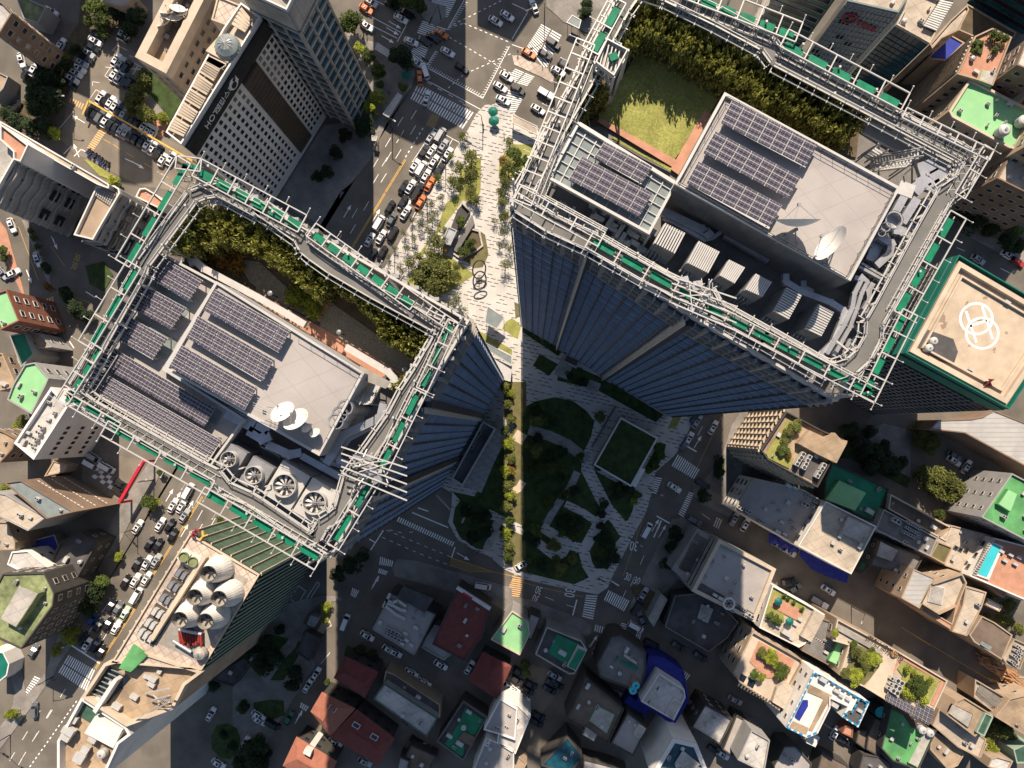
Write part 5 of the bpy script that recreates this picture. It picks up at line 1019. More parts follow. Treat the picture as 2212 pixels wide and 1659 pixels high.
building('dark brown sided building with a pale coping', T(3, 2, '1060,950 1590,1240 1540,1360 1040,1080'), 9, 'wall_brown', 'roof_brown', 1.6, None, parmat='stone_cream')
building('grey machine roof with rows of cooling units', T(3, 2, '1000,1080 1470,1330 1400,1490 930,1260'), 10, 'wall_grey', 'concrete_dark', .6, 'small'); puts('ac', 3, 2, 9.5, 'on the grey machine roof', '1180,1280,0.85 1220,1300,0.85 1260,1320,0.85 1220,1200,0.85 1260,1220,0.85 1300,1245,0.85 1210,1245,0.85 1250,1270,0.85 1290,1290,0.85 1100,1180,1.36 1190,1370,0.85 1130,1200,0.85')
building('pale tan flat roof with small dark skylights', T(3, 2, '1590,1220 1935,1310 1750,1650 1530,1570 1440,1350'), 9, 'wall_tan', 'roof_tan_white', .3, None)
for q in ('1625,1415', '1665,1430', '1715,1440', '1725,1550'): p = W(T(3, 2, q)[0], 9); th = thing('skylight', 'small square dark skylight in the pale tan roof', 'skylight', (p[0], p[1], 8.7), 0, 'skylights'); b = MB(); b.box((p[0], p[1], 8.85), (1.2, 1.2, .3), ANG); b.build('frame', 'concrete_dark', th); b = MB(); b.box((p[0], p[1], 9.02), (1, 1, .04), ANG); b.build('pane', 'glass_dark', th)
building('small roof plot with dry plants', T(3, 2, '1470,1360 1600,1410 1530,1560 1400,1490'), 9.5, 'wall_tan', 'lawn_dry', .4, None)
t = building('pool terrace block with a long turquoise pool', T(3, 2, '1960,1330 2230,1400 2500,1500 2300,1900 1745,1659'), 13, 'wall_white', 'terracotta', .6, 'std')
onroof(t, 'pool_kerb', T(3, 2, '1920,1360 2025,1400 1900,1690 1790,1650'), 'white_paint', 12.4, .5); onroof(t, 'pool_water', T(3, 2, '1940,1375 2010,1410 1890,1670 1810,1640'), 'pool_water', 12.9, .05)
b = MB(); [b.beam((*W(T(3, 2, '%f,%f' % lerp((1760, 1640), (1920, 1330), i/16))[0], 13), 13), (*W(T(3, 2, '%f,%f' % lerp((1800, 1655), (1955, 1345), i/16))[0], 13), 13), .4, .3) for i in range(17)]; b.build('louvre_fence', 'galvanised', t); puts('cab', 3, 2, 12.5, 'on the pool terrace block', '2110,1480,0.62 2060,1530,0.62 2150,1560,0.62 2030,1450,0.62 2180,1500,0.62')
t = building('bright green roofed block at the right edge', D('2186,1022 2260,1060 2260,1190 2120,1117'), 18, 'wall_grey', 'roof_green', .6, 'small', pen=[(T(3, 2, '2090,910 2170,950 2110,1110 2000,1040'), 1.4, 'roof_green')])
building('small deep green patch roof by the tarpaulin lane', T(3, 2, '880,1330 990,1350 960,1440 880,1560 800,1640 790,1580'), 4, 'wall_dark', 'roof_green_deep', .3, None)
building('olive grey roof cluster right of the tarpaulin lane', T(3, 2, '970,1340 1160,1420 1350,1490 1260,1650 1080,1620 880,1570'), 8, 'wall_dark', 'concrete_dark', .6, 'small', pen=[(T(3, 2, '980,1360 1140,1440 1080,1540 940,1490'), 1.6, 'roof_brown')])
puts('vent', 3, 2, 7.6, 'on the olive grey roof cluster', '1110,1610,0.70 1150,1620,0.70 1200,1640,0.70')
# ---------------- bottom right
building('light grey seamed metal roof by the market street', T(3, 3, '1260,-60 1450,20 1310,282 1150,190'), 15, 'wall_tan', 'metal_roof', .2, 'small')
building('pale roof yard with scattered tiles and a plant', T(3, 3, '1450,60 1680,-20 1720,60 1640,260 1480,335 1320,235 1400,70'), 15, 'wall_tan', 'roof_tan_white', 1, 'small', pen=[(T(3, 3, '1430,80 1550,110 1520,260 1400,230'), .3, 'white_paint')])
building('narrow pink-tan gabled strip above the market street', T(3, 3, '1480,345 1590,410 1640,180 1700,210 1650,480 1590,470 1330,300 1340,260'), 13, 'wall_tan', 'terracotta', .3, None)
building('long pale slab roof running to the market street', T(3, 3, '1710,90 1890,140 1850,270 1720,520 1590,480 1680,260'), 14, 'wall_tan', 'roof_tan_white', .3, None)
t = building('dark grey roof with a skylight above the wooden site', T(3, 3, '1850,345 1960,400 2115,510 2020,725 1780,570 1740,510'), 14, 'wall_tan', 'roof_brown', .4, None); onroof(t, 'skylight_strip', T(3, 3, '1840,560 1930,610 1910,645 1820,600'), 'glass_pale', 13.7, .3)
building('tan block full of white cooling units at the right edge', T(3, 3, '2130,540 2260,600 2180,810 2060,760 2020,700'), 12, 'wall_tan', 'roof_tan_white', .6, 'small'); puts('ac', 3, 3, 11.6, 'on the tan block at the right edge', '2160,610,0.85 2190,640,0.85 2150,650,0.85 2180,680,0.85 2130,690,0.85 2160,720,0.85 2110,740,0.85 2140,770,0.85')
building('deep green sport court roof at the right edge', T(3, 3, '2130,20 2260,70 2200,215 2090,130'), 10, 'wall_white', 'roof_green', .4, None)
building('white quilted canopy roof beside the court', T(3, 3, '1900,190 2030,260 2000,310 1880,250'), 8, 'wall_tan', 'white_paint', .3, None)
building('terracotta deck house at the top of the lower right block', T(3, 3, '1900,0 1960,20 2080,110 2040,190 1990,160 1880,60'), 9, 'wall_tan', 'terracotta', .3, None)
th = thing('wooden_site', 'heap of orange timber boards on the building site', 'timber', (*W(T(3, 3, '1990,800')[0]), 0)); b = MB(); rr = random.Random(6)
for i in range(70): x = rr.uniform(0, 1); q = lerp((1860, 700), (2140, 900), x); q = (q[0]+rr.uniform(-20, 60), q[1]+rr.uniform(-30, 60)); p = W(T(3, 3, '%f,%f' % q)[0], 2); a = ANG+rr.gauss(0, .35); l = rr.uniform(2, 6); zz = rr.uniform(.8, 3); b.beam((p[0]-l/2*math.cos(a), p[1]-l/2*math.sin(a), zz), (p[0]+l/2*math.cos(a), p[1]+l/2*math.sin(a), zz+rr.uniform(-.5, .5)), .45, .15)
b.build('boards', 'wood', th); building('bare concrete floor under the timber site', T(3, 3, '1860,690 2100,860 2230,880 2180,960 2100,940 1840,760'), 1.5, 'wall_tan', 'roof_tan', .2, None)
t = building('block with a brick patio roof garden and a parasol', D('1669,1264 1741,1304 1782,1327 1749,1386 1726,1399 1640,1356'), 15, 'wall_white', 'roof_tan_white', .8, 'std', parmat='white_paint')
onroof(t, 'lawn_bed', T(3, 3, '40,110 330,260 300,330 240,380 130,330 140,400 -40,330'), 'lawn_bright', 14.2, .15); onroof(t, 'brick_patio', T(3, 3, '50,165 300,300 260,390 20,260'), 'terracotta', 14.2, .3)
puts('par', 3, 3, 14.5, 'on the brick patio roof garden', '85,215,0.70 180,390,0.70'); puts('bush', 3, 3, 14.3, 'on the brick patio roof garden', '60,370,1.8 20,340,1.5 100,400,1.3 150,170,.9 230,230,.9 300,290,.9 180,200,.8'); puts('cab', 3, 3, 14.2, 'on the brick patio roof', '160,490,1.18 200,540,0.74 240,420,0.62 280,380,0.62 90,440,0.62'); onroof(t, 'rim_box', T(3, 3, '390,285 478,335 360,560 270,510'), 'roof_tan_white', 14.4, 1.2)
t = building('brown shingled wing with a bright green roof deck', T(3, 3, '450,360 700,450 640,560 520,770 290,645'), 15, 'wall_brown', 'concrete_dark', .4, None, pen=[(T(3, 3, '620,560 712,610 635,790 525,735'), 1.2, 'roof_green')]); b = MB(); [b.box((*W(T(3, 3, '%f,%f' % lerp((400, 530), (560, 630), i/9))[0], 15), 14.7), (.35, 1.1, .1), R(60)) for i in range(10)]; b.build('roof_lights', 'white_paint', t)
RW = building('long hotel wing with roof gardens lawn and solar panels', T(3, 3, '600,370 1140,660 1555,905 1435,1165 1020,1075 830,960 620,860 700,600 560,560'), 19, 'wall_tan', 'roof_tan_white', .8, 'std', name='hotel_building', parmat='stone_cream')
onroof(RW, 'metal_strip', T(3, 3, '590,400 980,640 960,670 570,450'), 'galvanised', 18.3, .5); onroof(RW, 'lawn', T(3, 3, '1160,740 1480,900 1390,1100 1290,1085 1130,1020 1160,860 1115,800'), 'lawn_bright', 18.3, .25); onroof(RW, 'garden_bed', T(3, 3, '690,560 760,590 990,690 960,780 900,860 820,950 640,860 720,720'), 'lawn_dry', 18.3, .2)
onroof(RW, 'brick_walk', T(3, 3, '1150,690 1530,905 1430,1120 1400,1110 1490,910 1150,720 1080,850 1060,840'), 'terracotta', 18.3, .12); onroof(RW, 'paved_deck', T(3, 3, '1000,640 1120,700 1010,1060 835,960 900,860'), 'stone_cream', 18.3, .16)
x = W(T(3, 3, '1015,620')[0], 19.2); text('RichWell Hotel', x, 19.25, 2.3, R(180-31), 'lettering_dark', parent=RW, ext=.04, sx=.8); p = W(T(3, 3, '1090,672')[0], 19); b = MB(); b.lathe((p[0], p[1], 19.02), [(1.0, 0), (1.0, .1), (.75, .14)], 16); b.build('round_emblem', 'wood', RW)
trees(3, 3, 'olive', 'in the gardens of the long hotel wing', '760,660,50 820,700,60 880,730,60,lime 930,720,60,lime 850,780,55 780,850,55,lime 760,890,60,lime 680,850,50 700,830,40,mid 750,590,35,mid 590,490,35,lime 900,650,40', z=19, hf=.5)
trees(3, 3, 'mid', 'on the lawn of the long hotel wing', '1300,950,80 1350,1000,50,mid 1250,920,50', z=19, hf=.45); puts('bushl', 3, 3, 18.5, 'on the lawn of the long hotel wing', '1200,800,1.5 1260,840,1.2 1180,1010,1.8 1240,1040,1.4 1330,1070,1.8 1400,900,1.3'); puts('ac', 3, 3, 18.5, 'in the unit row of the long hotel wing', '1125,905,1.44 1105,950,1.44 1085,990,1.44', rz=R(-31)); puts('ac', 3, 3, 18.5, 'in the left unit row of the long hotel wing', '1080,890,1.02 1070,935,1.02 1050,970,1.02')
t = building('terracotta courtyard block with skylights along its edge', T(3, 3, '-130,480 290,720 300,760 190,960 100,1165 -250,915 -300,830')[0:7], 17, 'wall_tan', 'stone_cream', .9, 'std')
onroof(t, 'terracotta_floor', T(3, 3, '-80,560 230,730 160,900 -20,880 -160,740'), 'terracotta', 16.2, .1); onroof(t, 'skylight', T(2, 3, '1980,840 2030,870 2000,920 1960,900'), 'glass_dark', 16.15, .12); onroof(t, 'skylight', T(2, 3, '2050,880 2110,910 2080,970 2030,940'), 'glass_dark', 16.15, .12); onroof(t, 'stair_house', T(3, 3, '60,950 130,880 200,960 120,1130 20,1070'), 'roof_tan_white', 16.15, 1.6)
trees(3, 3, 'lime', 'in the terracotta courtyard garden', '45,735,55 110,780,50,mid 140,840,60,mid 30,660,35 100,860,40', z=17, hf=.45); trees(2, 3, 'olive', 'in the terracotta courtyard garden', '2160,660,50 2200,700,40,lime 2090,850,45,mid 2160,880,40,lime', z=17, hf=.4)
b = MB(); [b.box((*W(T(2, 3, '%f,%f' % lerp((1960, 940), (2300, 1130), i/13))[0], 17), 17.05), (.45, 1.0, .12), R(-31)) for i in range(14)]; b.build('slot_lights', 'roof_dark', t)
t = building('white block with blue dashed parapets and sandy roof decks', T(3, 3, '400,820 470,850 880,1092 780,1310 640,1220 690,1130 540,1060 540,1140 430,1362 340,1400 155,1310 280,1060'), 22, 'wall_white', 'white_paint', .8, 'small', parmat='white_paint')
onroof(t, 'sandy_deck', T(3, 3, '350,930 550,1030 380,1340 350,1330 480,1060 340,1000'), 'roof_tan', 21.2, .25); onroof(t, 'sandy_deck', T(3, 3, '215,1250 350,1310 330,1370 185,1300'), 'roof_tan', 21.2, .25); onroof(t, 'blue_shade', T(3, 3, '300,1070 340,1070 340,1120 270,1240 230,1210'), 'tarp_blue', 21.2, .5); onroof(t, 'grey_floor', T(3, 3, '780,1060 870,1100 780,1290 650,1210 700,1160 740,1170'), 'roof_dark', 21.2, .3)
b = MB(); ring = T(3, 3, '400,835 860,1095 775,1295 650,1215'); ring2 = T(3, 3, '400,835 285,1080 165,1310 335,1390 425,1350')
b.m = 0
for rg in (ring, ring2, T(3, 3, '650,1190 720,1190 790,1060 880,1095')):
    for i in range(len(rg)-1):
        a, e = Vector(W(rg[i], 22.1)), Vector(W(rg[i+1], 22.1)); L = (e-a).length; k = 0
        while k*1.7 < L-1: q = a+(e-a).normalized()*(k*1.7+.2); q2 = a+(e-a).normalized()*(k*1.7+1.2); b.beam((q.x, q.y, 22.05), (q2.x, q2.y, 22.05), .42, .25); k += 1
b.build('parapet_dashes', 'dash_blue', t); puts('cab', 3, 3, 21.3, 'on the white block with blue dashes', '600,1000,0.74 640,1040,0.62 580,1120,0.87 480,900,0.93 700,1070,0.62 800,1170,0.68'); 
building('small white awning cube at the foot of the white block', T(3, 3, '360,1350 450,1395 410,1480 325,1440'), 6, 'white_paint', 'white_paint', .1, None)
building('green roofed block with stepped decks and round tanks', T(3, 3, '1060,1140 1180,1190 1250,1300 1460,1335 1300,1680 1080,1600 980,1490'), 9, 'wall_dark', 'roof_green', .4, 'small', pen=[(T(3, 3, '1370,1330 1440,1350 1300,1660 1220,1620'), .8, 'roof_green_pale')]); puts('tank', 3, 3, 8.7, 'on the green stepped roof', '1325,1325,1.18 1390,1350,1.18')
building('dark metal roof beside the round blue tank', T(3, 3, '930,1230 1070,1300 980,1500 960,1560 850,1500 870,1350'), 6, 'wall_dark', 'roof_brown', .3, None); th = thing('round_tank', 'open round blue tank beside the green roof', 'tank', (*W(T(3, 3, '980,1180')[0], 6), 0)); p = W(T(3, 3, '980,1180')[0], 6); b = MB(); b.lathe((p[0], p[1], 0), [(1.9, 0), (1.9, 6), (1.75, 6), (1.75, 5.6)], 24); b.build('shell', 'metal_dark', th); b = MB(); b.lathe((p[0], p[1], 5.7), [(1.7, 0), (1.7, .02)], 24); b.build('water', 'pool_water', th)
building('tan hipped building with long dark skylights', T(3, 3, '1700,1050 1945,1200 1900,1290 1790,1390 1540,1200 1630,1080'), 12, 'wall_tan', 'roof_tan', .5, None, pen=[(T(3, 3, '1600,1110 1780,1200 1740,1320 1560,1190'), .4, 'glass_dark')])
building('pale pink slab roofed hall at lower right', T(3, 3, '1480,1150 1580,1200 1890,1410 1830,1575 1640,1480 1420,1290'), 9, 'wall_tan', 'roof_tan_white', .3, None); building('long pale roof stepping down to the lower right corner', T(3, 3, '1420,1330 1640,1470 1700,1540 1640,1640 1560,1680 1400,1500'), 7, 'wall_tan', 'roof_tan', .3, None)
building('glass roofed strip with a green frame at lower right', T(3, 3, '1880,1180 1950,1215 1870,1390 1800,1350'), 12.5, 'wall_green', 'glass_green', .3, None); building('small green court roof at lower right', T(3, 3, '1830,1410 1900,1450 1840,1570 1760,1530'), 8, 'wall_tan', 'roof_green_pale', .4, None)
building('brown tan block with a pergola yard at right', T(3, 3, '1790,890 2080,1060 2050,1215 1980,1200 1780,1050'), 8, 'wall_tan', 'concrete', .8, None)
b_ = BL[-1][0]; bay(3, 3, '1820,930 2050,1090 2040,1200 1800,1020', 22, 8.3, b_, 'pergola', 'galvanised', w=.12) if 0 else bay(3, 3, '1830,940 1810,1000 2040,1200 2060,1090', 26, 8.3, b_, 'pergola', 'galvanised', w=.15)
building('tan block closing the right edge of the market street', T(3, 3, '2090,1060 2300,1010 2300,1420 2212,1370 1960,1215'), 10, 'wall_tan', 'roof_tan', .5, 'small'); building('tan house above the lower right corner garden', T(3, 3, '1980,1560 2120,1600 2070,1700 1900,1650 1930,1580'), 8, 'wall_tan', 'roof_white', .4, None)
building('green glass roof in the lower right corner', T(3, 3, '2120,1500 2260,1440 2300,1620 2150,1620'), 7, 'wall_green', 'glass_green', .3, None); trees(3, 3, 'olive', 'in the lower right corner gardens', '1950,1330,70 2030,1350,90 2080,1320,60 1940,1490,70,lime 1900,1560,50,lime 2130,1400,50 1930,190,50,lime 2080,260,70 2030,370,70 2100,400,60 2170,460,60 1900,340,35 1460,230,30,lime')
building('shop row with dark awnings in the lower left of the market', T(3, 3, '-200,1100 20,1230 -60,1400 -300,1300'), 8, 'wall_grey', 'roof_dark', .4, None) if 0 else None
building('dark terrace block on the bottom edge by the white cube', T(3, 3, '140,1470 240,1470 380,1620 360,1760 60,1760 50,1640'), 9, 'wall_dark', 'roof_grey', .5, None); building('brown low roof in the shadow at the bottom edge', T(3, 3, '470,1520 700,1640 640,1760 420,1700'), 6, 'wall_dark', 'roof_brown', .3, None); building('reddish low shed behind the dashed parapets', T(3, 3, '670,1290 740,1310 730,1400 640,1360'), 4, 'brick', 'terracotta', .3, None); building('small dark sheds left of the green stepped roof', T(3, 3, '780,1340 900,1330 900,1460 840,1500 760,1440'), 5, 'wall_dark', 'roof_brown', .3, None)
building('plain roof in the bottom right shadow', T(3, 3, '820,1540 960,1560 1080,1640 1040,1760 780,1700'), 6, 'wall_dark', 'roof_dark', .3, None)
# ---------------- bottom centre
t = building('block with a white roof and a big white fan at its corner', D('1553,1164 1677,1229 1631,1345 1494,1277'), 20, 'wall_grey', 'roof_grey', .9, 'band', parmat='stone_cream', pthick=1.0); onroof(t, 'fan_yard', T(2, 3, '1640,60 2100,330 2090,400 1560,130'), 'roof_dark', 19.2, .1); puts('ac', 2, 3, 19.3, 'in the fan yard of the white roof', '1940,240,0.85 2000,290,0.85 2060,340,1.10 2010,340,0.85 1900,300,0.77'); puts('cab', 2, 3, 19.3, 'in the fan yard of the white roof', '1810,200,0.74 1760,170,0.62')
p = W(T(2, 3, '1870,235')[0], 20); th = thing('roof_fan', 'big white round fan at the corner of the white roof', 'fan', (p[0], p[1], 19.2)); b = MB(); b.lathe((p[0], p[1], 19.2), [(1.7, 0), (1.7, 1.6), (1.3, 1.6), (1.2, .7)], 24); b.build('fan_ring', 'white_paint', th); b = MB(); [b.beam((p[0], p[1], 20.3), (p[0]+1.15*math.cos(k*1.05), p[1]+1.15*math.sin(k*1.05), 20.3), .22, .05) for k in range(6)]; b.build('blades', 'metal_dark', th)
t = building('slatted stair wing below the park street', T(2, 2, '1600,1250 1780,1340 1690,1500')+T(2, 3, '1560,100 1380,-60'), 12, 'wall_grey', 'concrete', .3, None); bay(2, 2, '1620,1300 1590,1290 1400,1600 1480,1640', 12, 12.2, t, 'roof_slats', 'concrete') if 0 else bay(2, 2, '1600,1290 1440,1590 1530,1640 1720,1370', 9, 12.1, t, 'roof_slats', 'concrete_dark', w=.6)
building('long dark roofed block on the corner of the shaded crossing', T(2, 3, '1410,170 1700,140 1960,400 1860,540 1700,660 1320,440'), 8, 'wall_dark', 'roof_dark', .7, None, parmat='concrete_dark', pen=[(T(2, 3, '1640,240 1750,290 1700,420 1600,370'), .3, 'glass_green')])
building('curved stone wall block on the shaded corner', T(2, 3, '1280,190 1350,200 1230,440 1640,690 1660,660 1400,480 1340,560 1180,370'), 5, 'wall_grey', 'concrete', .3, None) if 0 else building('pale stepped wall along the shaded corner block', T(2, 3, '1290,150 1345,205 1225,440 1175,370'), 6, 'wall_grey', 'concrete', .3, None)
t = building('dark block with a bright green roof court', T(2, 3, '300,440 600,560 650,640 540,850 490,850 200,680'), 10, 'wall_grey', 'roof_dark', .8, None, parmat='concrete', pen=[(T(2, 3, '570,605 650,645 555,830 475,790'), 1, 'white_paint')]); onroof(t, 'green_court', T(2, 3, '385,500 585,590 480,770 310,660'), 'roof_green_deep', 9.3, .2); onroof(t, 'green_court', T(2, 3, '575,625 635,655 550,810 485,780'), 'roof_green_deep', 10.2, .15); puts('cab', 2, 3, 9.5, 'on the bright green roof court', '435,665,1.05')
t = building('light green roofed block cut by the strip of sunlight', D('1106,1319 1141,1342 1145,1370 1123,1416 1060,1382'), 12, 'wall_grey', 'roof_green_pale', .6, None, parmat='stone_cream'); building('narrow blue-grey roof beside the light green roof', T(2, 3, '160,320 250,360 170,560 80,520'), 8, 'wall_dark', 'roof_grey', .3, None)
t = building('rounded corner block with emerald skylights', T(2, 3, '860,520 940,510 1160,660 1160,830 1100,1000 990,970 760,880 730,770'), 12, 'wall_dark', 'concrete_dark', .7, None, pen=[(T(2, 3, '970,670 1090,750 1080,780 960,700'), .4, 'concrete_dark')]); onroof(t, 'skylight', T(2, 3, '945,720 1090,790 1080,815 935,740'), 'green_mesh', 11.5, .3); onroof(t, 'skylight', T(2, 3, '905,690 925,700 915,725 895,715'), 'green_mesh', 11.5, .3); onroof(t, 'tank_floor', T(2, 3, '1040,860 1130,910 1080,1010 990,960'), 'roof_orange', 11.4, .2)
for q in ('1070,945', '1045,990'): p = W(T(2, 3, q)[0], 13); th = thing('blue_water_tank', 'round bright blue water tank on the rounded corner block', 'water tank', (p[0], p[1], 11.6), 0, 'blue water tanks'); b = MB(); b.lathe((p[0], p[1], 11.6), [(1.05, 0), (1.1, 1.6), (.9, 1.8)], 20); b.build('tank', 'pool_water', th); b = MB(); b.lathe((p[0], p[1], 13.4), [(.3, 0), (.3, .1)], 10); b.build('lid', 'car_b', th)
t = building('block wrapped in blue sheeting', T(2, 3, '1180,690 1300,700 1485,820 1530,1080 1400,1290 1080,1080 1130,920'), 9, 'tarp_blue', 'tarp_blue', .3, None); t = building('stained white roof rising out of the blue sheeting', T(2, 3, '1270,840 1490,980 1500,1050 1400,1250 1115,1085'), 14.5, 'wall_white', 'roof_white', .6, 'small', parmat='white_paint', zbase=8.8, pen=[(T(2, 3, '1400,1070 1470,1110 1390,1250 1330,1200'), .6, 'white_paint')])
building('blue sheeted low roofs left of the stained white roof', T(2, 3, '1010,1030 1190,1150 1170,1220 960,1100'), 5, 'tarp_blue', 'roof_blue', .2, None)
building('large grey-green roof with a pale green patch', T(2, 3, '640,870 700,930 970,1150 830,1460 470,1240'), 12, 'wall_dark', 'roof_brown', .7, None, pen=[(T(2, 3, '740,1130 890,1210 820,1370 670,1260'), .3, 'roof_green_pale'), (T(2, 3, '640,1310 740,1380 710,1440 610,1380'), 1.4, 'concrete_dark')])
building('pale blue-white roof with a raised box', T(2, 3, '1000,1180 1170,1310 1050,1560 850,1450'), 12, 'wall_dark', 'roof_grey', .5, None, pen=[(T(2, 3, '1100,1290 1160,1330 1110,1410 1060,1380'), 1.4, 'white_paint')]); building('white roof with splashes of sun at bottom centre', T(2, 3, '1670,1110 1910,1240 1800,1460 1550,1310'), 12, 'wall_dark', 'roof_white', .5, 'small')
building('pale roof half in sun on the bottom edge', T(2, 3, '2070,1330 2230,1420 2180,1700 1950,1590'), 14, 'wall_grey', 'roof_white', .5, None); building('narrow dark strip roof between the pale roofs', T(2, 3, '1940,1200 2050,1260 1900,1560 1820,1500'), 7, 'wall_dark', 'roof_grey', .4, None)
t = building('teal glass roofed tower top at the bottom edge', T(2, 3, '1390,1400 1600,1450 1700,1700 1200,1720'), 20, 'wall_white', 'glass_teal', .8, None, parmat='white_paint', pthick=1.2, pen=[(T(2, 3, '1480,1510 1640,1640 1560,1720 1400,1640'), .6, 'glass_teal')]); building('teal glass shed roof left of the bottom edge', T(2, 3, '480,1390 610,1560 500,1720 250,1640'), 10, 'wall_dark', 'glass_teal', .4, None)
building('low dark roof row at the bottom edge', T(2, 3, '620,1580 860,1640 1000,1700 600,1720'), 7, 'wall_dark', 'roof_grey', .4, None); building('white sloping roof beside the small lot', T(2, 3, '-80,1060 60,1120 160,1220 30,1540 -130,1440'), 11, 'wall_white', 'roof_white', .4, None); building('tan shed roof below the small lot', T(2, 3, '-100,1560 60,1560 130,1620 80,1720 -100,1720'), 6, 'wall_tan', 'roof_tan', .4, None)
# bottom centre left
t = building('blue-grey flat roof with white snaking ducts', T(1, 3, '1160,140 1560,330 1370,710 980,470'), 11, 'wall_dark', 'roof_grey', .5, None); onroof(t, 'dark_roof_box', T(1, 3, '1290,70 1545,180 1470,300 1230,160'), 'roof_dark', 10.6, 2.5)
th = thing('roof_ducts', 'three white snaking ducts on the blue-grey flat roof', 'ducts', (*W(T(1, 3, '1180,220')[0], 11), 10.5)); b = MB()
for s in ('1100,270 1160,150', '1120,200 1180,230 1230,210 1300,260', '1110,250 1160,290 1210,330 1290,370', '1120,225 1200,260 1250,290 1300,300'): b.path([(q[0], q[1], 11.4) for q in WP(T(1, 3, s), 11.4)], .8, .8)
b.build('duct', 'metal_white', th); puts('ac', 1, 3, 10.6, 'on the blue-grey flat roof', '1140,460,0.85 1170,475,0.85 1200,490,0.85 1230,505,0.85 1130,500,0.85 1160,515,0.85 1190,530,0.85 1220,545,0.85 1250,560,0.85'); puts('cab', 1, 3, 10.6, 'on the blue-grey flat roof', '1290,500,0.62 1300,560,0.62 1260,590,0.62 1340,600,0.62 1380,450,0.74')
t = building('dark red flat roof with a white sign board edge', T(1, 3, '1740,105 2020,285 1960,520 1800,740 1520,590 1590,430'), 12, 'wall_dark', 'roof_red', .4, None); q0, q1 = WP(T(1, 3, '1738,95 2025,280'), 12); b = MB(); b.beam((q0[0], q0[1], 12.3), (q1[0], q1[1], 12.3), 1.0, 1.0); b.build('sign_board', 'white_paint', t); q0, q1 = WP(T(1, 3, '1790,140 1870,190'), 12); b = MB(); b.beam((q0[0], q0[1], 12.85), (q1[0], q1[1], 12.85), .6, .12); b.build('red_mark', 'red_paint', t)
building('grey service wing attached to the dark red roof', T(1, 3, '1540,420 1610,440 1560,580 1690,680 1620,730 1430,620 1470,530'), 8, 'wall_grey', 'roof_grey', .4, None)
def gable(label, pts, z, mat, wall='wall_dark', rise=1.6):
    w = ccw(WP(pts, z)); c = cen(w); t = thing('tiled_house', label, 'house', (c[0], c[1], 0), 0, 'tiled roof houses'); b = MB(); b.prism(inset(w, .4), 0, z, top=False); b.build('wall', wall, t)
    L01 = (Vector(w[0])-Vector(w[1])).length; L12 = (Vector(w[1])-Vector(w[2])).length
    if L01 < L12: w = w[1:]+w[:1]
    m0 = lerp(w[0], w[3], .5); m1 = lerp(w[1], w[2], .5); r0 = lerp(m0, m1, .22); r1 = lerp(m0, m1, .78); b = MB()
    A = [(*q, z) for q in w]; P0 = (*r0, z+rise); P1 = (*r1, z+rise); b.add(A+[P0, P1], [(0, 1, 5, 4), (1, 2, 5), (2, 3, 4, 5), (3, 0, 4)]); b.build('roof', mat, t); b = MB(); b.beam((P0[0], P0[1], P0[2]+.06), (P1[0], P1[1], P1[2]+.06), .35, .2); b.build('ridge', mat, t)
    for a, e, n in edges_facing(inset(w, .4)): windows(t, a, e, .5, z-.3, max(1, int((e-a).length/3.5)), max(1, int(z/3.3)), 1.3, 1.2, 'window_glass', None)
    return t
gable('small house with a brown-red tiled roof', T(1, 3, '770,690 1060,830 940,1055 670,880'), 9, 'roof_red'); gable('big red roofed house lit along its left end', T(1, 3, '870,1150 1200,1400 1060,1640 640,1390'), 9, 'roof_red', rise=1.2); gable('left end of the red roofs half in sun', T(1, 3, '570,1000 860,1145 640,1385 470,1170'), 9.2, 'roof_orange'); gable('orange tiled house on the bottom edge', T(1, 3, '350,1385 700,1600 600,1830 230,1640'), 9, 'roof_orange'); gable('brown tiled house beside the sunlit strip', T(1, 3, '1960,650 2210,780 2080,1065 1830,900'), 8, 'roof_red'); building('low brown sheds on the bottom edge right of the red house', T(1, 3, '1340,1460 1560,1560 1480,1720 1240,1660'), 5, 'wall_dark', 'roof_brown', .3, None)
for q in ('870,1285', '1025,1385', '665,1140'): p = W(T(1, 3, q)[0], 10); th = thing('roof_window', 'white framed roof window on the red tiles', 'skylight', (p[0], p[1], 9.8), 0, 'skylights'); b = MB(); b.box((p[0], p[1], 10.4), (2.2, 1.5, .3), ANG); b.build('frame', 'white_paint', th); b = MB(); b.box((p[0], p[1], 10.58), (1.8, 1.1, .06), ANG); b.build('pane', 'glass_dark', th)
building('white skylight box on the orange house', T(1, 3, '420,1495 480,1520 465,1565 405,1530'), 11.5, 'white_paint', 'white_paint', .1, None)
t = building('long building with a worn white roof and stone side band', T(1, 3, '1110,930 1570,1230 1475,1395 1010,1065'), 11, 'wall_grey', 'roof_white', .3, None, parmat='glass_green'); t = building('stone arcade strip above the long worn roof', T(1, 3, '1120,820 1200,850 1590,1110 1590,1230 1100,920'), 8, 'wall_tan', 'roof_dark', .5, None, parmat='roof_tan')
t = building('building with an emerald green roof terrace', T(1, 3, '1790,1080 2000,1220 1790,1600 1560,1430'), 8, 'wall_dark', 'roof_dark', .9, None, parmat='concrete_dark'); onroof(t, 'green_terrace', T(1, 3, '1810,1140 1970,1240 1890,1370 1810,1400 1790,1560 1620,1460 1750,1280'), 'roof_green_deep', 7.2, .25); puts('cab', 1, 3, 7.3, 'on the emerald green terrace', '1840,1180,0.74 1760,1450,0.99'); puts('tank', 1, 3, 7.3, 'on the emerald green terrace', '1795,1310,0.81'); onroof(t, 'brown_cover', T(1, 3, '1800,1340 1900,1390 1870,1470 1740,1400'), 'roof_brown', 7.5, .6)
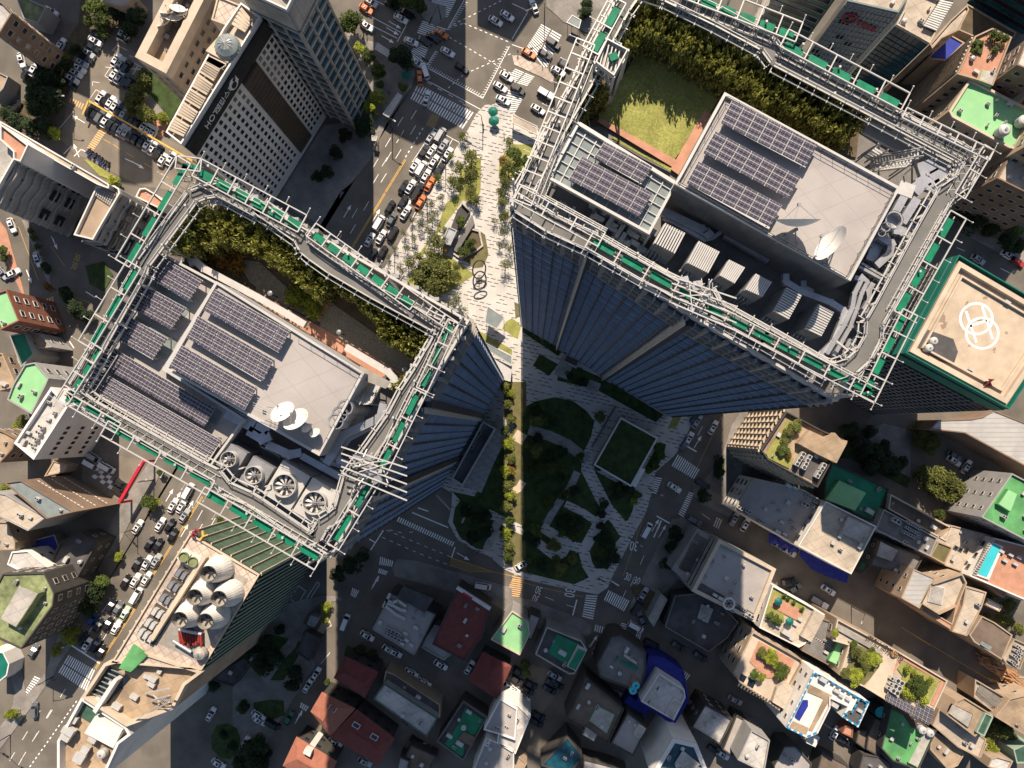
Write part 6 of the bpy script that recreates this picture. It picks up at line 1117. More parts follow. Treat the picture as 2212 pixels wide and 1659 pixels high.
building('grey peaked roofs beside the strip of sunlight', T(1, 3, '2110,1060 2260,1150 2240,1420 2100,1370 1965,1330'), 12, 'wall_white', 'roof_grey', .5, None); t = building('grey roof with white letters on its upper edge', T(1, 3, '1990,1400 2230,1500 2230,1720 1860,1720'), 11, 'wall_white', 'roof_grey', .8, None, parmat='white_paint'); x = W(T(1, 3, '2010,1445')[0], 11.5); text('DH', x, 11.3, 1.6, R(60), 'lettering_white', parent=t, ext=.1)
building('dark low roof with white slats at the bottom centre', T(1, 3, '1240,1560 1330,1600 1300,1720 1200,1720'), 6, 'wall_dark', 'roof_grey', .4, None); building('small gate house near the lit strip', T(1, 3, '900,1300 960,1330 930,1400 870,1370'), 4, 'wall_dark', 'roof_brown', .2, None) if 0 else None
# square pavilion with sunken lawn roof
t = building('square pavilion with a lawn roof inside a pale rim', T(2, 2, '940,285 1265,465 1030,890 705,700'), 5, 'concrete', 'lawn', .5, None, pthick=.5, parmat='white_paint', name='pavilion'); onroof(t, 'white_deck', T(2, 2, '1110,720 1150,740 1065,895 1030,875'), 'white_paint', 4.6, .5); b = MB(); b.path([(q[0], q[1], .4) for q in WP(T(2, 2, '895,190 690,545'), .3)], .5, .5); b.build('stone_bench', 'concrete_dark', t)  # roof lawn takes the darker grass, the tower's shade put into its colour
# shelters, kiosks, subway entrance
def shelter(label, pts, z=3.2, mat='glass_pale'):
    w = ccw(WP(pts, z)); c = cen(w); t = thing('street_shelter', label, 'shelter', (c[0], c[1], PV), 0, 'street shelters'); b = MB(); b.prism(w, z-.2, z, bottom=True); b.build('canopy', mat, t); b = MB(); b.ring(w, .2, z+.005, z+.12); b.build('rim', 'metal_white', t)
    for q in inset(w, .3): b = MB(); b.tube([(q[0], q[1], PV), (q[0], q[1], z-.2)], .08); b.build('post', 'metal_grey', t)
shelter('long glass subway canopy on the paved corner', T(1, 0, '1225,800 1265,830 1145,1020 1095,985'), mat='roof_white'); shelter('pale bus shelter left of the round dark tree', T(1, 0, '1050,368 1160,440 1150,500 1025,425'), mat='roof_white')
shelter('long shelter on the island right of the crossing', T(2, 0, '0,985 220,1090 220,1170 0,1060')[0:4], mat='roof_tan_white'); shelter('white bus shelter above the island', T(2, 0, '520,130 600,175 580,250 470,195')); shelter('tan kiosk roof on the kerb by the shadow edge', T(1, 0, '1000,1170 1050,1180 1040,1220 1000,1215'), mat='roof_tan_white')
shelter('glass roof of the plaza lift house', T(1, 1, '2000,985 2150,1085 2080,1185 1975,1130'), 5, 'glass_pale'); shelter('glass lobby roof at the foot of the smaller tower', T(1, 1, '1900,1260 2212,1420 2212,1500 1940,1330'), 5, 'glass_pale'); shelter('ribbed lobby canopy beside the smaller tower', T(1, 1, '1990,1400 2212,1510 2200,1640 2130,1620 2040,1500'), 4, 'metal_white')
t = building('dark entrance canopy at the foot of the smaller tower', T(1, 2, '1960,320 2070,385 1785,880 1690,820'), 7, 'concrete', 'roof_dark', .5, None, name='entrance_canopy', pthick=.4, parmat='metal_white'); x = W(T(1, 2, '1925,440')[0], 7); text('CENTROPOLIS', x, 6.7, 1.5, R(61), 'metal_grey', parent=t, ext=.1)
t = building('concrete lobby block left of the white plaza strip', T(2, 1, '470,1400 590,1450 560,1520 440,1460'), 3, 'concrete', 'roof_dark', .3, None, name='lobby_block')
# sunken garden, planter wall, ring sculpture
th = thing('sunken_garden', 'sunken dark garden with a pale kerb in the plaza', 'sunken garden', (*W(T(1, 1, '1800,440')[0]), 0)); w = WP(T(1, 1, '1860,315 1935,335 1965,470 1900,520 1770,585 1690,530'), .3); b = MB(); b.ring(w, .5, PV, .7); b.build('kerb', 'concrete', th); b = MB(); b.poly(inset(ccw(w), .3), PV+.05); b.build('bed', 'soil', th); w = WP(T(1, 1, '1870,200 1700,500 1740,530 1890,280'), .3); b = MB(); b.prism(w, PV, 1.2); b.build('ramp_wall', 'concrete_dark', th)
t = building('small steel kiosk over the plaza stair', T(1, 1, '1660,295 1740,330 1680,460 1600,440'), 3.5, 'metal_grey', 'metal_grey', .3, None, name='kiosk'); th = thing('dark_basin', 'dark stair opening beside the plaza kiosk', 'stair opening', (*W(T(1, 1, '1780,200')[0]), 0)); b = MB(); b.poly(WP(T(1, 1, '1780,110 1850,180 1690,460 1640,430 1740,160'), 0), PV+.06); b.build('opening', 'wall_dark', th); b = MB(); b.path([(q[0], q[1], .6) for q in WP(T(1, 1, '1780,110 1850,180 1690,460'), 0)], .2, .9); b.build('railing', 'metal_dark', th)
th = thing('ring_sculpture', 'dark double ring sculpture standing on the plaza', 'sculpture', (*W((1035, 588)), PV)); 
for (cx_, cy_, rr_, z0) in ((1035, 582, 3.6, 3.9), (1036, 606, 3.4, 3.6)):
    p = W((cx_, cy_), z0); pts = [(p[0]+1.9*math.cos(a)*1, p[1]+1.6*math.cos(a)*.3+2.4*math.sin(a), z0+1.6*math.sin(a)*.8) for a in [k*math.pi/14 for k in range(29)]]; b = MB(); b.tube(pts, .2, 8, False); b.build('ring', 'metal_dark', th)
p = W((1035, 605)); b = MB(); b.lathe((p[0], p[1], PV), [(1.0, 0), (1.0, .3)], 20); b.beam((p[0], p[1], .3), (p[0], p[1], 3), .25, .25); b.build('base', 'concrete_dark', th)
# red barrier wall, yellow rail, chequered lot
th = thing('red_gate_beam', 'long crimson gate beam across the chequered lot', 'gate', (*W(T(0, 2, '1140,850')[0], 6), 0)); q0, q1 = WP(T(0, 2, '1240,670 1035,1025'), 6); b = MB(); b.beam((q0[0], q0[1], 6), (q1[0], q1[1], 6), .8, 1.2); b.build('beam', 'red_paint', th)
for q in (q0, q1): b = MB(); b.beam((q[0], q[1], 0), (q[0], q[1], 5.4), .6, .6); b.build('post', 'red_paint', th)
b = MB(); A_, B_, C_, E_ = WP(T(0, 2, '870,740 1100,880 1030,960 790,800'), 0)
for i in range(7):
    for j in range(3):
        if (i+j) % 2 == 0: P = lambda u, v: (*lerp(lerp(A_, B_, u), lerp(E_, C_, u), v), .014); b.quad(P(i/7, j/3), P(i/7, (j+1)/3), P((i+1)/7, (j+1)/3), P((i+1)/7, j/3))
struct('chequer_marking', b, 'paint')
th = thing('yellow_rail', 'long yellow rail crossing the hotel parking lot', 'barrier', (*W(T(0, 0, '1150,1080')[0], 3), 0)); q0, q1, q2 = WP(T(0, 0, '715,990 765,870 1680,1400'), 2.6); b = MB(); b.path([(q0[0], q0[1], 2.6), (q1[0], q1[1], 2.6), (q2[0], q2[1], 2.6)], .5, .25); b.build('rail', 'paint_yellow', th)
for i in range(9): q = lerp(q1, q2, i/8); b = MB(); b.beam((q[0], q[1], 0), (q[0], q[1], 2.5), .15, .15); b.build('post', 'metal_dark', th)
# lamps and traffic signals: a pole with an arm
def lamp_proto(sig):
    t = bpy.data.objects.new('traffic_signal' if sig else 'street_lamp', None); col.objects.link(t); h = 7 if sig else 8.5
    b = MB(); b.tube([(0, 0, 0), (0, 0, h)], [.16, .09], 8); b.build('pole', 'metal_dark', t); b = MB(); b.tube([(0, 0, h-.2), (2, 0, h+.2), (6 if sig else 2.6, 0, h+.25)], [.09, .07, .05], 6); b.build('arm', 'metal_dark', t)
    for x in ((4.4, 5.6) if sig else (2.6,)): b = MB(); b.box((x, 0, h+.1), (1.0 if sig else .9, .35, .35 if sig else .16)); b.build('signal_head' if sig else 'lamp_head', 'black' if sig else 'metal_white', t)
    return t
LS, LL_ = lamp_proto(True), lamp_proto(False)
for (c, r, x, y, a) in ((1, 0, 1960, 1090, 2.6), (1, 0, 1370, 560, -.5), (2, 0, 280, 150, -2.7), (2, 0, 370, 720, 2), (1, 0, 1600, 170, -2), (0, 3, 460, 870, .3), (0, 3, 90, 1370, -.6), (2, 3, 870, 60, 2.6), (1, 2, 1920, 1440, 1), (0, 2, 1190, 1250, -.8)): p = W(T(c, r, '%d,%d' % (x, y))[0]); place(LS, (p[0], p[1], PV), a, 'dark traffic signal pole with a long arm at a street corner', 'traffic signal', 'traffic signals')
for (c, r, x, y, a) in ((1, 1, 1480, 60, 2.6), (1, 1, 1350, 260, 2.6), (1, 1, 1200, 500, 2.6), (1, 0, 1640, 1400, 2.6), (1, 0, 1180, 1120, -.5), (0, 3, 640, 560, .3), (0, 2, 1330, 830, .3), (2, 2, 1180, 900, -.5), (2, 2, 1010, 1320, -.5), (3, 3, 720, 260, -2), (0, 0, 640, 950, 0), (1, 0, 930, 290, -.5)): p = W(T(c, r, '%d,%d' % (x, y))[0]); place(LL_, (p[0], p[1], PV), a, 'slender street lamp on the pavement', 'street lamp', 'street lamps')
# parasols on the corners
for (c, r, x, y, s) in ((1, 0, 1305, 655, 1.0), (1, 0, 2050, 975, .9), (1, 0, 2060, 1055, .9)): put('par', c, r, x, y, PV, 'shading the crossing corner', rz=.3, s=s)
# people
def person_proto(sh, tr):
    t = bpy.data.objects.new('person', None); col.objects.link(t)
    V = [(0, 0, .95), (0, 0, 1.15), (0, 0, 1.42), (0, 0, 1.52), (0, .01, 1.62), (0, .02, 1.72), (.1, 0, .88), (.12, .06, .48), (.12, .0, .06), (.12, .16, .04), (-.1, 0, .88), (-.12, -.1, .48), (-.12, -.22, .08), (-.12, -.08, .04), (.2, 0, 1.4), (.26, -.04, 1.12), (.26, .1, .9), (.26, .14, .82), (-.2, 0, 1.4), (-.26, .04, 1.12), (-.26, .12, .9), (-.26, .16, .82)]
    E = [(0, 1), (1, 2), (2, 3), (3, 4), (4, 5), (0, 6), (6, 7), (7, 8), (8, 9), (0, 10), (10, 11), (11, 12), (12, 13), (2, 14), (14, 15), (15, 16), (16, 17), (2, 18), (18, 19), (19, 20), (20, 21)]
    rd = [.15, .14, .15, .06, .1, .09, .1, .065, .045, .04, .1, .065, .045, .04, .07, .05, .04, .035, .07, .05, .04, .035]
    me = bpy.data.meshes.new('body'); me.from_pydata(V, E, []); o = bpy.data.objects.new('body', me); col.objects.link(o); o.parent = t
    o.modifiers.new('skin', 'SKIN'); sk = me.skin_vertices[0].data if me.skin_vertices else None
    if sk is None:
        import bmesh; bm = bmesh.new(); bm.from_mesh(me); bm.verts.layers.skin.verify(); bm.to_mesh(me); bm.free(); sk = me.skin_vertices[0].data
    for i, v in enumerate(sk): v.radius = (rd[i], rd[i]*.85)
    sk[0].use_root = True; me.materials.append(MATS[sh]); o.modifiers.new('sub', 'SUBSURF').levels = 1
    dg = bpy.context.evaluated_depsgraph_get(); dg.update(); me2 = bpy.data.meshes.new_from_object(o.evaluated_get(dg)); me2.materials.clear()
    for q in (sh, tr, 'skin'): me2.materials.append(MATS[q])
    for p in me2.polygons: z = p.center.z; p.material_index = 1 if z < .92 else (2 if z > 1.5 or (abs(p.center.x) > .22 and z < .98) else 0)
    o.modifiers.clear(); o.data = me2; b = MB(); b.lathe((0, 0, 1.68), [(.11, 0), (.115, .07), (.07, .13)], 10); b.build('hair', 'black', t); return t
M('skin', (.45, .28, .2), .6, .05, 1)
PP = [person_proto('black', 'metal_dark'), person_proto('white_paint', 'black'), person_proto('car_b', 'wall_dark')]
for i, (c, r, x, y) in enumerate(((1, 0, 1965, 1085), (1, 0, 2145, 1160), (1, 0, 1720, 935), (2, 0, 265, 545), (2, 0, 325, 555), (2, 0, 50, 450), (1, 0, 1150, 805), (2, 2, 1070, 1270), (1, 1, 1850, 1150), (2, 3, 255, 50), (0, 3, 80, 840), (0, 2, 830, 930), (1, 0, 955, 300), (0, 1, 610, 1160), (2, 3, 1280, 1310), (1, 0, 1690, 940))):
    p = W(T(c, r, '%d,%d' % (x, y))[0], .9); place(PP[i % 3], (p[0], p[1], PV), random.uniform(0, 6), 'person in %s walking across the paving' % (['black', 'a white top and dark trousers', 'a blue top'][i % 3]), 'person', 'pedestrians')
# ================================================================ THE TWO TOWERS
ZG, ZC, ZR = 112.0, 120.0, 120.9      # garden floor, crown ring, plant-room roof
def lattice(t, a, e, z, w, out, step, green, zig=True, spikes=True, gmat='green_mesh'):
    """outrigger frame of the crown: two beams, rungs, mesh floor, ball-tipped rods"""
    a = Vector(a); e = Vector(e); d = (e-a); L = d.length; d.normalize(); n = Vector(out).normalized(); b = MB()
    for o_ in (0, w): p, q = a+n*o_, e+n*o_; b.beam((p.x, p.y, z), (q.x, q.y, z), .13, .2)
    k = max(1, int(L/step))
    for i in range(k+1): p = a+d*(L*i/k); q = p+n*w; b.beam((p.x, p.y, z+.03), (q.x, q.y, z+.03), .15, .15)
    if zig:
        for i in range(k): p = a+d*(L*i/k); q = a+d*(L*(i+1)/k)+n*w; b.beam((p.x, p.y, z), (p.x, p.y, z-3.2), .1, .1)
    for o_, zz in ((-.55, z-.9), (-1.0, z-1.6), (w*.5, z-.75)): p, q = a+n*o_, e+n*o_; b.beam((p.x, p.y, zz), (q.x, q.y, zz), .1, .12)
    for i in range(k*3): p = a+d*(L*(i+.5)/(k*3)); q = p-n*1.0; b.beam((p.x, p.y, z-.2), (q.x, q.y, z-1.6), .06, .08)
    b.build('crown_frame', 'metal_white', t)
    if green:
        g = MB()
        for i in range(k): p = a+d*(L*(i+.14)/k)+n*(w*.14); q = a+d*(L*(i+.86)/k)+n*(w*.14); m_ = n*(w*.42); g.quad((p.x, p.y, z-.5), (q.x, q.y, z-.5), (q.x+m_.x, q.y+m_.y, z-.5), (p.x+m_.x, p.y+m_.y, z-.5))
        g.build('mesh_floor', gmat, t)
    if spikes:
        s = MB(); k2 = max(1, int(L/2.7))
        for i in range(k2+1): p = a+d*(L*i/k2)+n*w; q = p+n*.9; s.beam((p.x, p.y, z+.1), (q.x, q.y, z+.1), .05, .05); s.lathe((q.x, q.y, z), [(.08, 0), (.13, .1), (.08, .2)], 6)
        s.build('lightning_rods', 'metal_white', t)
def rail_path(t, pts, z, w, mat='deck_grey', rails=(1, -1), nm='service_track'):
    P = [Vector(p) for p in pts]; b = MB(); r_ = MB()
    for i in range(len(P)-1):
        a, e = P[i], P[i+1]; d = (e-a).normalized(); n = Vector((-d.y, d.x)); b.beam((a.x-d.x*.2, a.y-d.y*.2, z+.01*(i % 2)), (e.x+d.x*.2, e.y+d.y*.2, z+.01*(i % 2)), w, .2)
        for s in rails:
            for hh, ww in ((.35, .16), (.95, .08)): r_.beam((a.x+n.x*s*w*.55, a.y+n.y*s*w*.55, z+hh), (e.x+n.x*s*w*.55, e.y+n.y*s*w*.55, z+hh), ww, .14)
            r_.beam((a.x+n.x*s*(w*.55+.55), a.y+n.y*s*(w*.55+.55), z-.2), (e.x+n.x*s*(w*.55+.55), e.y+n.y*s*(w*.55+.55), z-.2), .16, .16)
            k = max(1, int((e-a).length/1.9))
            for j in range(k+1): q = a.lerp(e, j/k)+n*s*w*.55; r_.beam((q.x, q.y, z), (q.x, q.y, z+1), .07, .07); r_.beam((q.x, q.y, z-.1), (q.x+n.x*s*.9, q.y+n.y*s*.9, z-.1), .1, .1)
    b.build(nm, mat, t); r_.build(nm+'_rails', 'metal_white', t)
def tower(label, w, notches, zt=ZG+.8):
    w = ccw(w); c = cen(w); t = thing('glass_tower', label, 'skyscraper', (c[0], c[1], 0), 0, 'twin towers')
    b = MB(); b.prism(w, 0, ZG-.6, top=False); b.build('curtain_wall', 'glass_blue', t)
    b = MB(); b.poly(inset(w, .2), ZG-.6); b.build('roof_floor', 'concrete_dark', t)
    b = MB(); b.ring(w, .35, ZG-.6, zt); b.build('parapet', 'metal_white', t)
    for i in range(len(w)):
        a, e = Vector(w[i]), Vector(w[(i+1) % len(w)]); d = e-a; L = d.length; d.normalize(); n = Vector((d.y, -d.x)); vis = n.dot(-((a+e)/2).normalized()) > 0
        b = MB(); z = 5.0; sk = 0
        while z < ZG-7.5:
            p, q = a+n*.15, e+n*.15
            b.beam((p.x, p.y, z), (q.x, q.y, z), .46 if sk % 3 == 0 else .2, .14 if sk % 3 == 0 else .07); sk += 1
            z += 1.37 if vis else 4
        b.build('sunshades', 'slat_blue', t)
        b = MB(); k = int(L/1.75)
        for j in range(k+1): p = a+d*(L*j/k)+n*.34; b.beam((p.x, p.y, 4), (p.x, p.y, ZG-7.6), .08 if j % 2 else .14, .2 if j % 2 else .42)
        b.build('vertical_fins', 'slat_dark', t)
        b = MB(); k = int(L/1.55)
        for j in range(k):
            p = a+d*(L*(j+.5)/k)+n*.35; b.beam((p.x, p.y, ZG-7.2), (p.x, p.y, ZG+(0 if j % 2 else -.4)), .7 if j % 2 else .18, .5)
        b.build('louvre_screen', 'metal_grey', t)
        b = MB(); [b.beam((a.x+n.x*.3, a.y+n.y*.3, zz), (e.x+n.x*.3, e.y+n.y*.3, zz), .7, .2) for zz in (ZG-7.3, ZG-4.8, ZG-2.4)]; b.build('screen_rails', 'galvanised', t)
        for u in notches.get(i, ()):
            p = a+d*(L*u)+n*.5; b = MB(); b.beam((p.x, p.y, 3), (p.x, p.y, ZG-1), 1.2 if u < 9 else .3, 1.1); b.build('corner_reveal', 'slat_dark', t); p = p-d*.75; b = MB(); b.beam((p.x, p.y, 3), (p.x, p.y, ZG-1), .22, 1.5); b.build('reveal_edge', 'metal_white', t)
        # columns carrying the crown
        k = int(L/5)
        for j in range(k+1):
            b = MB(); p = a+d*(L*j/k)-n*1.0; b.beam((p.x, p.y, ZG-.6), (p.x, p.y, ZC), .26, .26); q = p-n*2.2; b.beam((q.x, q.y, ZG-.4), (p.x, p.y, ZC-.4), .14, .14); b.build('crown_column', 'metal_white', t)
    return t
def DW(s, z): return WP(D(s), z)
# ---- smaller tower (left)
lw = ccw([W(p) for p in D('1088,820 953,1051 728,898 852,686')])
def edge_ix(w, p):  # index of edge whose midpoint is nearest p
    return min(range(len(w)), key=lambda i: (Vector(w[i])+Vector(w[(i+1) % len(w)])-2*Vector(p)).length)
le = edge_ix(lw, W((1020, 935)))
LT = tower('smaller glass tower at left with solar panels and three big roof fans', lw, {le: (.28, .66)} if (Vector(lw[le])-Vector(W((1088, 820)))).length > 5 else {le: (.34, .72)})
rw = ccw([W(p) for p in D('1128,708 1206,752 1306,818 1446,899 1560,676 1264,493')])
RT = tower('larger glass tower at right with a lawn and two dishes on its roof', rw, {})
for (x, y, wd) in ((1206, 751, .3), (1306, 817, 1.3)):
    p = Vector(W((x, y))); d = (Vector(W((1446, 899)))-Vector(W((1128, 708)))).normalized(); n = Vector((d.y, -d.x)); n = n if n.y < 0 else -n
    q = p+n*.55; b = MB(); b.beam((q.x, q.y, 3), (q.x, q.y, ZG-1), wd, 1.0); b.build('corner_reveal', 'slat_dark', RT); q = p+n*.8-d*(wd/2+.15); b = MB(); b.beam((q.x, q.y, 3), (q.x, q.y, ZG), .22, 1.4); b.build('reveal_edge', 'metal_white', RT)
def C(c, r, s, z=ZC): return WP(T(c, r, s), z)
def lat(t, A, E, inward, w=2.2, step=3.4, green=True, **k):
    a, e = Vector(A), Vector(E); d = (e-a).normalized(); n = Vector((-d.y, d.x)); c = Vector(inward)
    if n.dot(c-(a+e)/2) > 0: n = -n
    lattice(t, a-n*w, e-n*w, ZC, w, n, step, green, **k)
LC = cen(lw); RC = cen(rw)
def T1(c, r, s): return W(T(c, r, s)[0], ZC)
# outer frames, smaller tower
lat(LT, T1(0, 0, '1530,1345'), T1(0, 1, '1000,580'), LC, 2.0); lat(LT, T1(0, 1, '1100,590'), T1(0, 1, '680,1285'), LC, 2.0); lat(LT, T1(0, 1, '790,1300'), T1(0, 2, '480,130'), LC, 1.7, green=True, step=2.0)
lat(LT, T1(0, 2, '500,135'), T1(0, 2, '1000,425'), LC, 1.4, step=2.2, zig=False); lat(LT, T1(0, 2, '870,440'), T1(0, 2, '1790,960'), LC, 2.0, zig=False); lat(LT, T1(0, 2, '1700,1015'), T1(1, 2, '505,1605'), LC, 2.1, step=3.2)
lat(LT, T1(1, 2, '715,1435'), T1(1, 2, '1075,850'), LC, 1.7, step=3.6); lat(LT, T1(1, 2, '1120,800'), T1(1, 2, '1470,90'), LC, 1.7, step=3.0); lat(LT, T1(1, 2, '1480,70'), T1(1, 1, '1755,1140'), LC, 1.5, step=3.0, gmat='green_mesh')
lat(LT, T1(0, 0, '1740,1372'), T1(1, 1, '440,200'), LC, 2.4, step=2.2); lat(LT, T1(1, 1, '520,270'), T1(1, 1, '1410,905'), LC, 2.0, step=2.2); lat(LT, T1(1, 1, '1410,905'), T1(1, 1, '1755,1135'), LC, 1.4, step=1.5, green=False)
lat(LT, T1(0, 0, '1530,1345'), T1(0, 0, '1745,1372'), LC, 1.6, step=2, spikes=False)
ltrack = C(1, 1, '0,120 370,380 410,470 470,520 640,640 1000,850 1500,1120 1570,1150 1600,1200 1580,1260 1420,1540 1290,1740')+C(1, 2, '1180,290 960,600 800,820 720,1100 640,1170 560,1220 500,1330 440,1340 0,1040')+C(0, 2, '2130,990 1930,900 1840,790 1700,720 760,190 650,110 610,30')+C(0, 1, '690,1560 860,1250 1180,680 1210,600 1640,20 1740,-20 1860,-40 2212,150')
rail_path(LT, ltrack, ZC-1.2, 1.5)
# outer frames, larger tower
lat(RT, T1(2, 1, '10,60'), T1(2, 0, '560,330'), RC, 2.4, step=1.8, green=False); lat(RT, T1(2, 0, '610,400'), T1(2, 0, '850,-40'), RC, 2.2, step=3.0)
lat(RT, T1(2, 1, '10,75'), T1(2, 1, '740,470'), RC, 2.0, step=3.4, green=False, zig=False); lat(RT, T1(2, 1, '630,475'), T1(2, 1, '1620,1040'), RC, 2.0, step=3.5, zig=False); lat(RT, T1(2, 1, '1600,1030'), T1(3, 2, '915,165'), RC, 1.8, step=3.5)
lat(RT, T1(3, 2, '920,160'), T1(3, 1, '1290,1070'), RC, 2.0, step=3.0); lat(RT, T1(3, 1, '1220,1100'), T1(3, 1, '1710,235'), RC, 2.2, step=3.4); lat(RT, T1(3, 1, '1700,60'), T1(3, 0, '1950,1300'), RC, 1.4, step=3.2, green=False, zig=False)
lat(RT, T1(3, 0, '1950,1300'), T1(3, 0, '1200,930'), RC, 1.4, step=2.2, green=False); lat(RT, T1(3, 0, '1225,805'), T1(3, 0, '180,255'), RC, 2.4, step=3.0); lat(RT, T1(3, 0, '300,195'), T1(2, 0, '1500,-200'), RC, 2.6, step=2.6)
rtrack = C(2, 1, '60,90 330,260 700,430 1180,700 1560,880')+C(2, 1, '1680,860 1760,1000 2212,1250')+C(3, 1, '0,1240 560,1560 740,1500 850,1400 930,1250 940,1120 1010,1000 1400,280 1560,0')+C(3, 0, '1700,1560 1770,1420 1740,1340 1680,1300 850,860 100,470 20,360')+C(2, 0, '2212,340 1800,120 1350,-100 1100,-180 960,20 700,500 660,620 400,1080 250,1380 100,1640')
rail_path(RT, rtrack, ZC-1.2, 1.9)
# second inner rail line along the long upper side
def inner_rail(t, c, r, s, z=ZC-2.2, w=.5):
    b = MB(); P = C(c, r, s, z); b.path([(q[0], q[1], z) for q in P], w, .3)
    for i in range(len(P)-1):
        a, e = Vector(P[i]), Vector(P[i+1]); k = max(1, int((e-a).length/1.0))
        for j in range(k): q = a.lerp(e, j/k); b.box((q.x, q.y, z+.3), (.45, .6, .5), math.atan2((e-a).y, (e-a).x))
    b.build('panel_rail', 'metal_white', t)
inner_rail(RT, 2, 0, '1260,-10 2212,520'); inner_rail(RT, 3, 0, '0,480 880,960 1700,1380'); inner_rail(LT, 1, 1, '0,180 380,440 460,540 700,680 1560,1190 1280,1640')
for s_ in ('1000,940 1300,1110', '900,1010 1180,1180', '880,1060 1600,1440'): bb = MB(); P = C(3, 0, s_, ZC-3); bb.path([(q[0], q[1], ZC-3) for q in P], .35, .35); bb.build('cross_beam', 'metal_white', RT)
bay(3, 0, '880,1000 1640,1400 1560,1560 820,1150', 11, ZC-3.5, RT, 'open_frame', 'metal_white', w=.28) 
# ---- roof finishes helper
def slab(t, nm, pts, z, mat, th=.15): b = MB(); b.prism(WP(pts, z), z-th, z); return b.build(nm, mat, t)
def hedge(c, r, s, z, label, mat='bamboo', n=7000, h=6.2, sz=.30, t_pts=None):
    pts = T(c, r, s) if c is not None else D(s); w = WP(pts, z+h*.6); rnd = random.Random(len(s)); xs = [q[0] for q in w]; ys = [q[1] for q in w]; b = MB(); k = 0
    cl = []
    while len(cl) < max(12, n//(24 if mat == 'bamboo' else 60)):
        x, y = rnd.uniform(min(xs), max(xs)), rnd.uniform(min(ys), max(ys))
        if inside((x, y), w): cl.append((x, y, h*rnd.uniform(.65, 1.1)))
    for i in range(n):
        x, y, hh = cl[rnd.randrange(len(cl))]; s_ = sz*rnd.uniform(.5, 1.4)
        if mat == 'bamboo':
            f_ = rnd.random()**.6; sp = .30*(1.15-f_*.6); p = Vector((x+rnd.gauss(0, sp), y+rnd.gauss(0, sp), z+hh*(.1+.9*f_))); a = Vector((rnd.gauss(0, .35), rnd.gauss(0, .35), 1)).normalized()*s_*1.2; th_ = rnd.uniform(0, 3.14); d2 = Vector((math.cos(th_), math.sin(th_), rnd.gauss(0, .3)))*s_*.4
        else:
            p = Vector((x+rnd.gauss(0, .42), y+rnd.gauss(0, .42), z+hh*rnd.uniform(.25, 1)**.7)); nn = Vector((rnd.gauss(0, .7), rnd.gauss(0, .7), .8)).normalized(); a = nn.cross(Vector((rnd.random(), rnd.random(), .1))).normalized()*s_; d2 = nn.cross(a).normalized()*s_*.45
        b.add([p-a, p-d2, p+a, p+d2], [(0, 1, 2, 3)])
    o = b.build('bamboo_hedge' if mat == 'bamboo' else 'flower_bed', mat); c_ = cen(w); tag(o, label, 'hedge' if mat == 'bamboo' else 'flower bed', 'planting on the tower roofs')
    st = MB()
    if mat == 'bamboo': [st.tube([(x, y, z), (x, y, z+hh*.85)], .05, 4) for x, y, hh in cl]; st.build('stems', 'trunk', o)
    return o
# ---- smaller tower roof
Z = ZG
slab(LT, 'soil_bed', D('415,425 553,470 650,520 740,600 940,700 945,720 890,795 800,760 700,690 553,640 470,590 370,550'), Z-.3, 'soil')
slab(LT, 'gravel_bed', D('553,565 630,630 693,665 680,690 553,630'), Z-.2, 'gravel'); slab(LT, 'gravel_bed', D('704,645 895,780 885,815 690,705'), Z-.2, 'gravel'); slab(LT, 'gravel_bed', D('510,560 560,565 640,640 620,665 540,610'), Z-.19, 'gravel')
slab(LT, 'terracotta_walk', D('470,590 553,628 885,815 870,845 553,650 440,595'), Z-.15, 'terracotta'); slab(LT, 'terracotta_walk', D('733,600 742,605 690,695 678,690'), Z-.13, 'terracotta'); slab(LT, 'gravel_walk', D('480,475 490,480 440,565 430,560'), Z-.13, 'gravel')
hedge(None, 0, '425,430 480,470 425,555 370,545 400,490', Z-.3, 'olive bamboo hedge at the top left corner of the smaller tower')
hedge(None, 0, '492,450 560,480 645,520 665,555 728,590 715,630 695,655 650,610 600,580 560,552 480,530 455,545', Z-.3, 'long bamboo hedge behind the gravel bed on the smaller tower', n=14000)
hedge(None, 0, '740,602 870,674 935,712 905,780 885,765 830,735 815,700 770,655 733,630', Z-.3, 'bamboo hedge right of the cross path on the smaller tower', n=12000)
hedge(None, 0, '885,805 895,815 850,850 845,870 855,830', Z-.3, 'small green hedge in the right corner of the smaller tower', n=800)
hedge(0, 1, '1830,520 1960,480 2110,580 2070,700 1810,570', Z-.2, 'rust orange shrub bed on the smaller tower', 'leaf_rust', 2600, 1.2, .22); hedge(1, 1, '310,840 480,900 560,990 500,1070 290,930', Z-.2, 'yellow-green shrub bed on the smaller tower', 'leaf_lime', 2200, 1.2, .22)
slab(LT, 'lower_deck', D('340,545 470,610 357,797 530,900 480,960 450,1005 160,845 165,810'), 116.2, 'roof_grey', .3)
b = MB(); b.ring(DW('338,540 470,610 357,797 530,905 452,1012 158,848', 117.2), .3, 116.2, 117.2); b.build('deck_parapet', 'metal_white', LT)
b = MB(); b.prism(DW('345,550 465,612 360,795 520,900 450,995 170,845', 116), Z-.55, 115.88, top=False); b.build('deck_base', 'wall_grey', LT)
for s_, n_ in (('330,600 420,655 395,690 305,640', 3), ('290,680 385,735 360,775 265,720', 3), ('240,760 480,890 470,920 225,800', 8)): onroof(LT, 'glass_floor', D(s_), 'glass_pale', 116.21, .03)
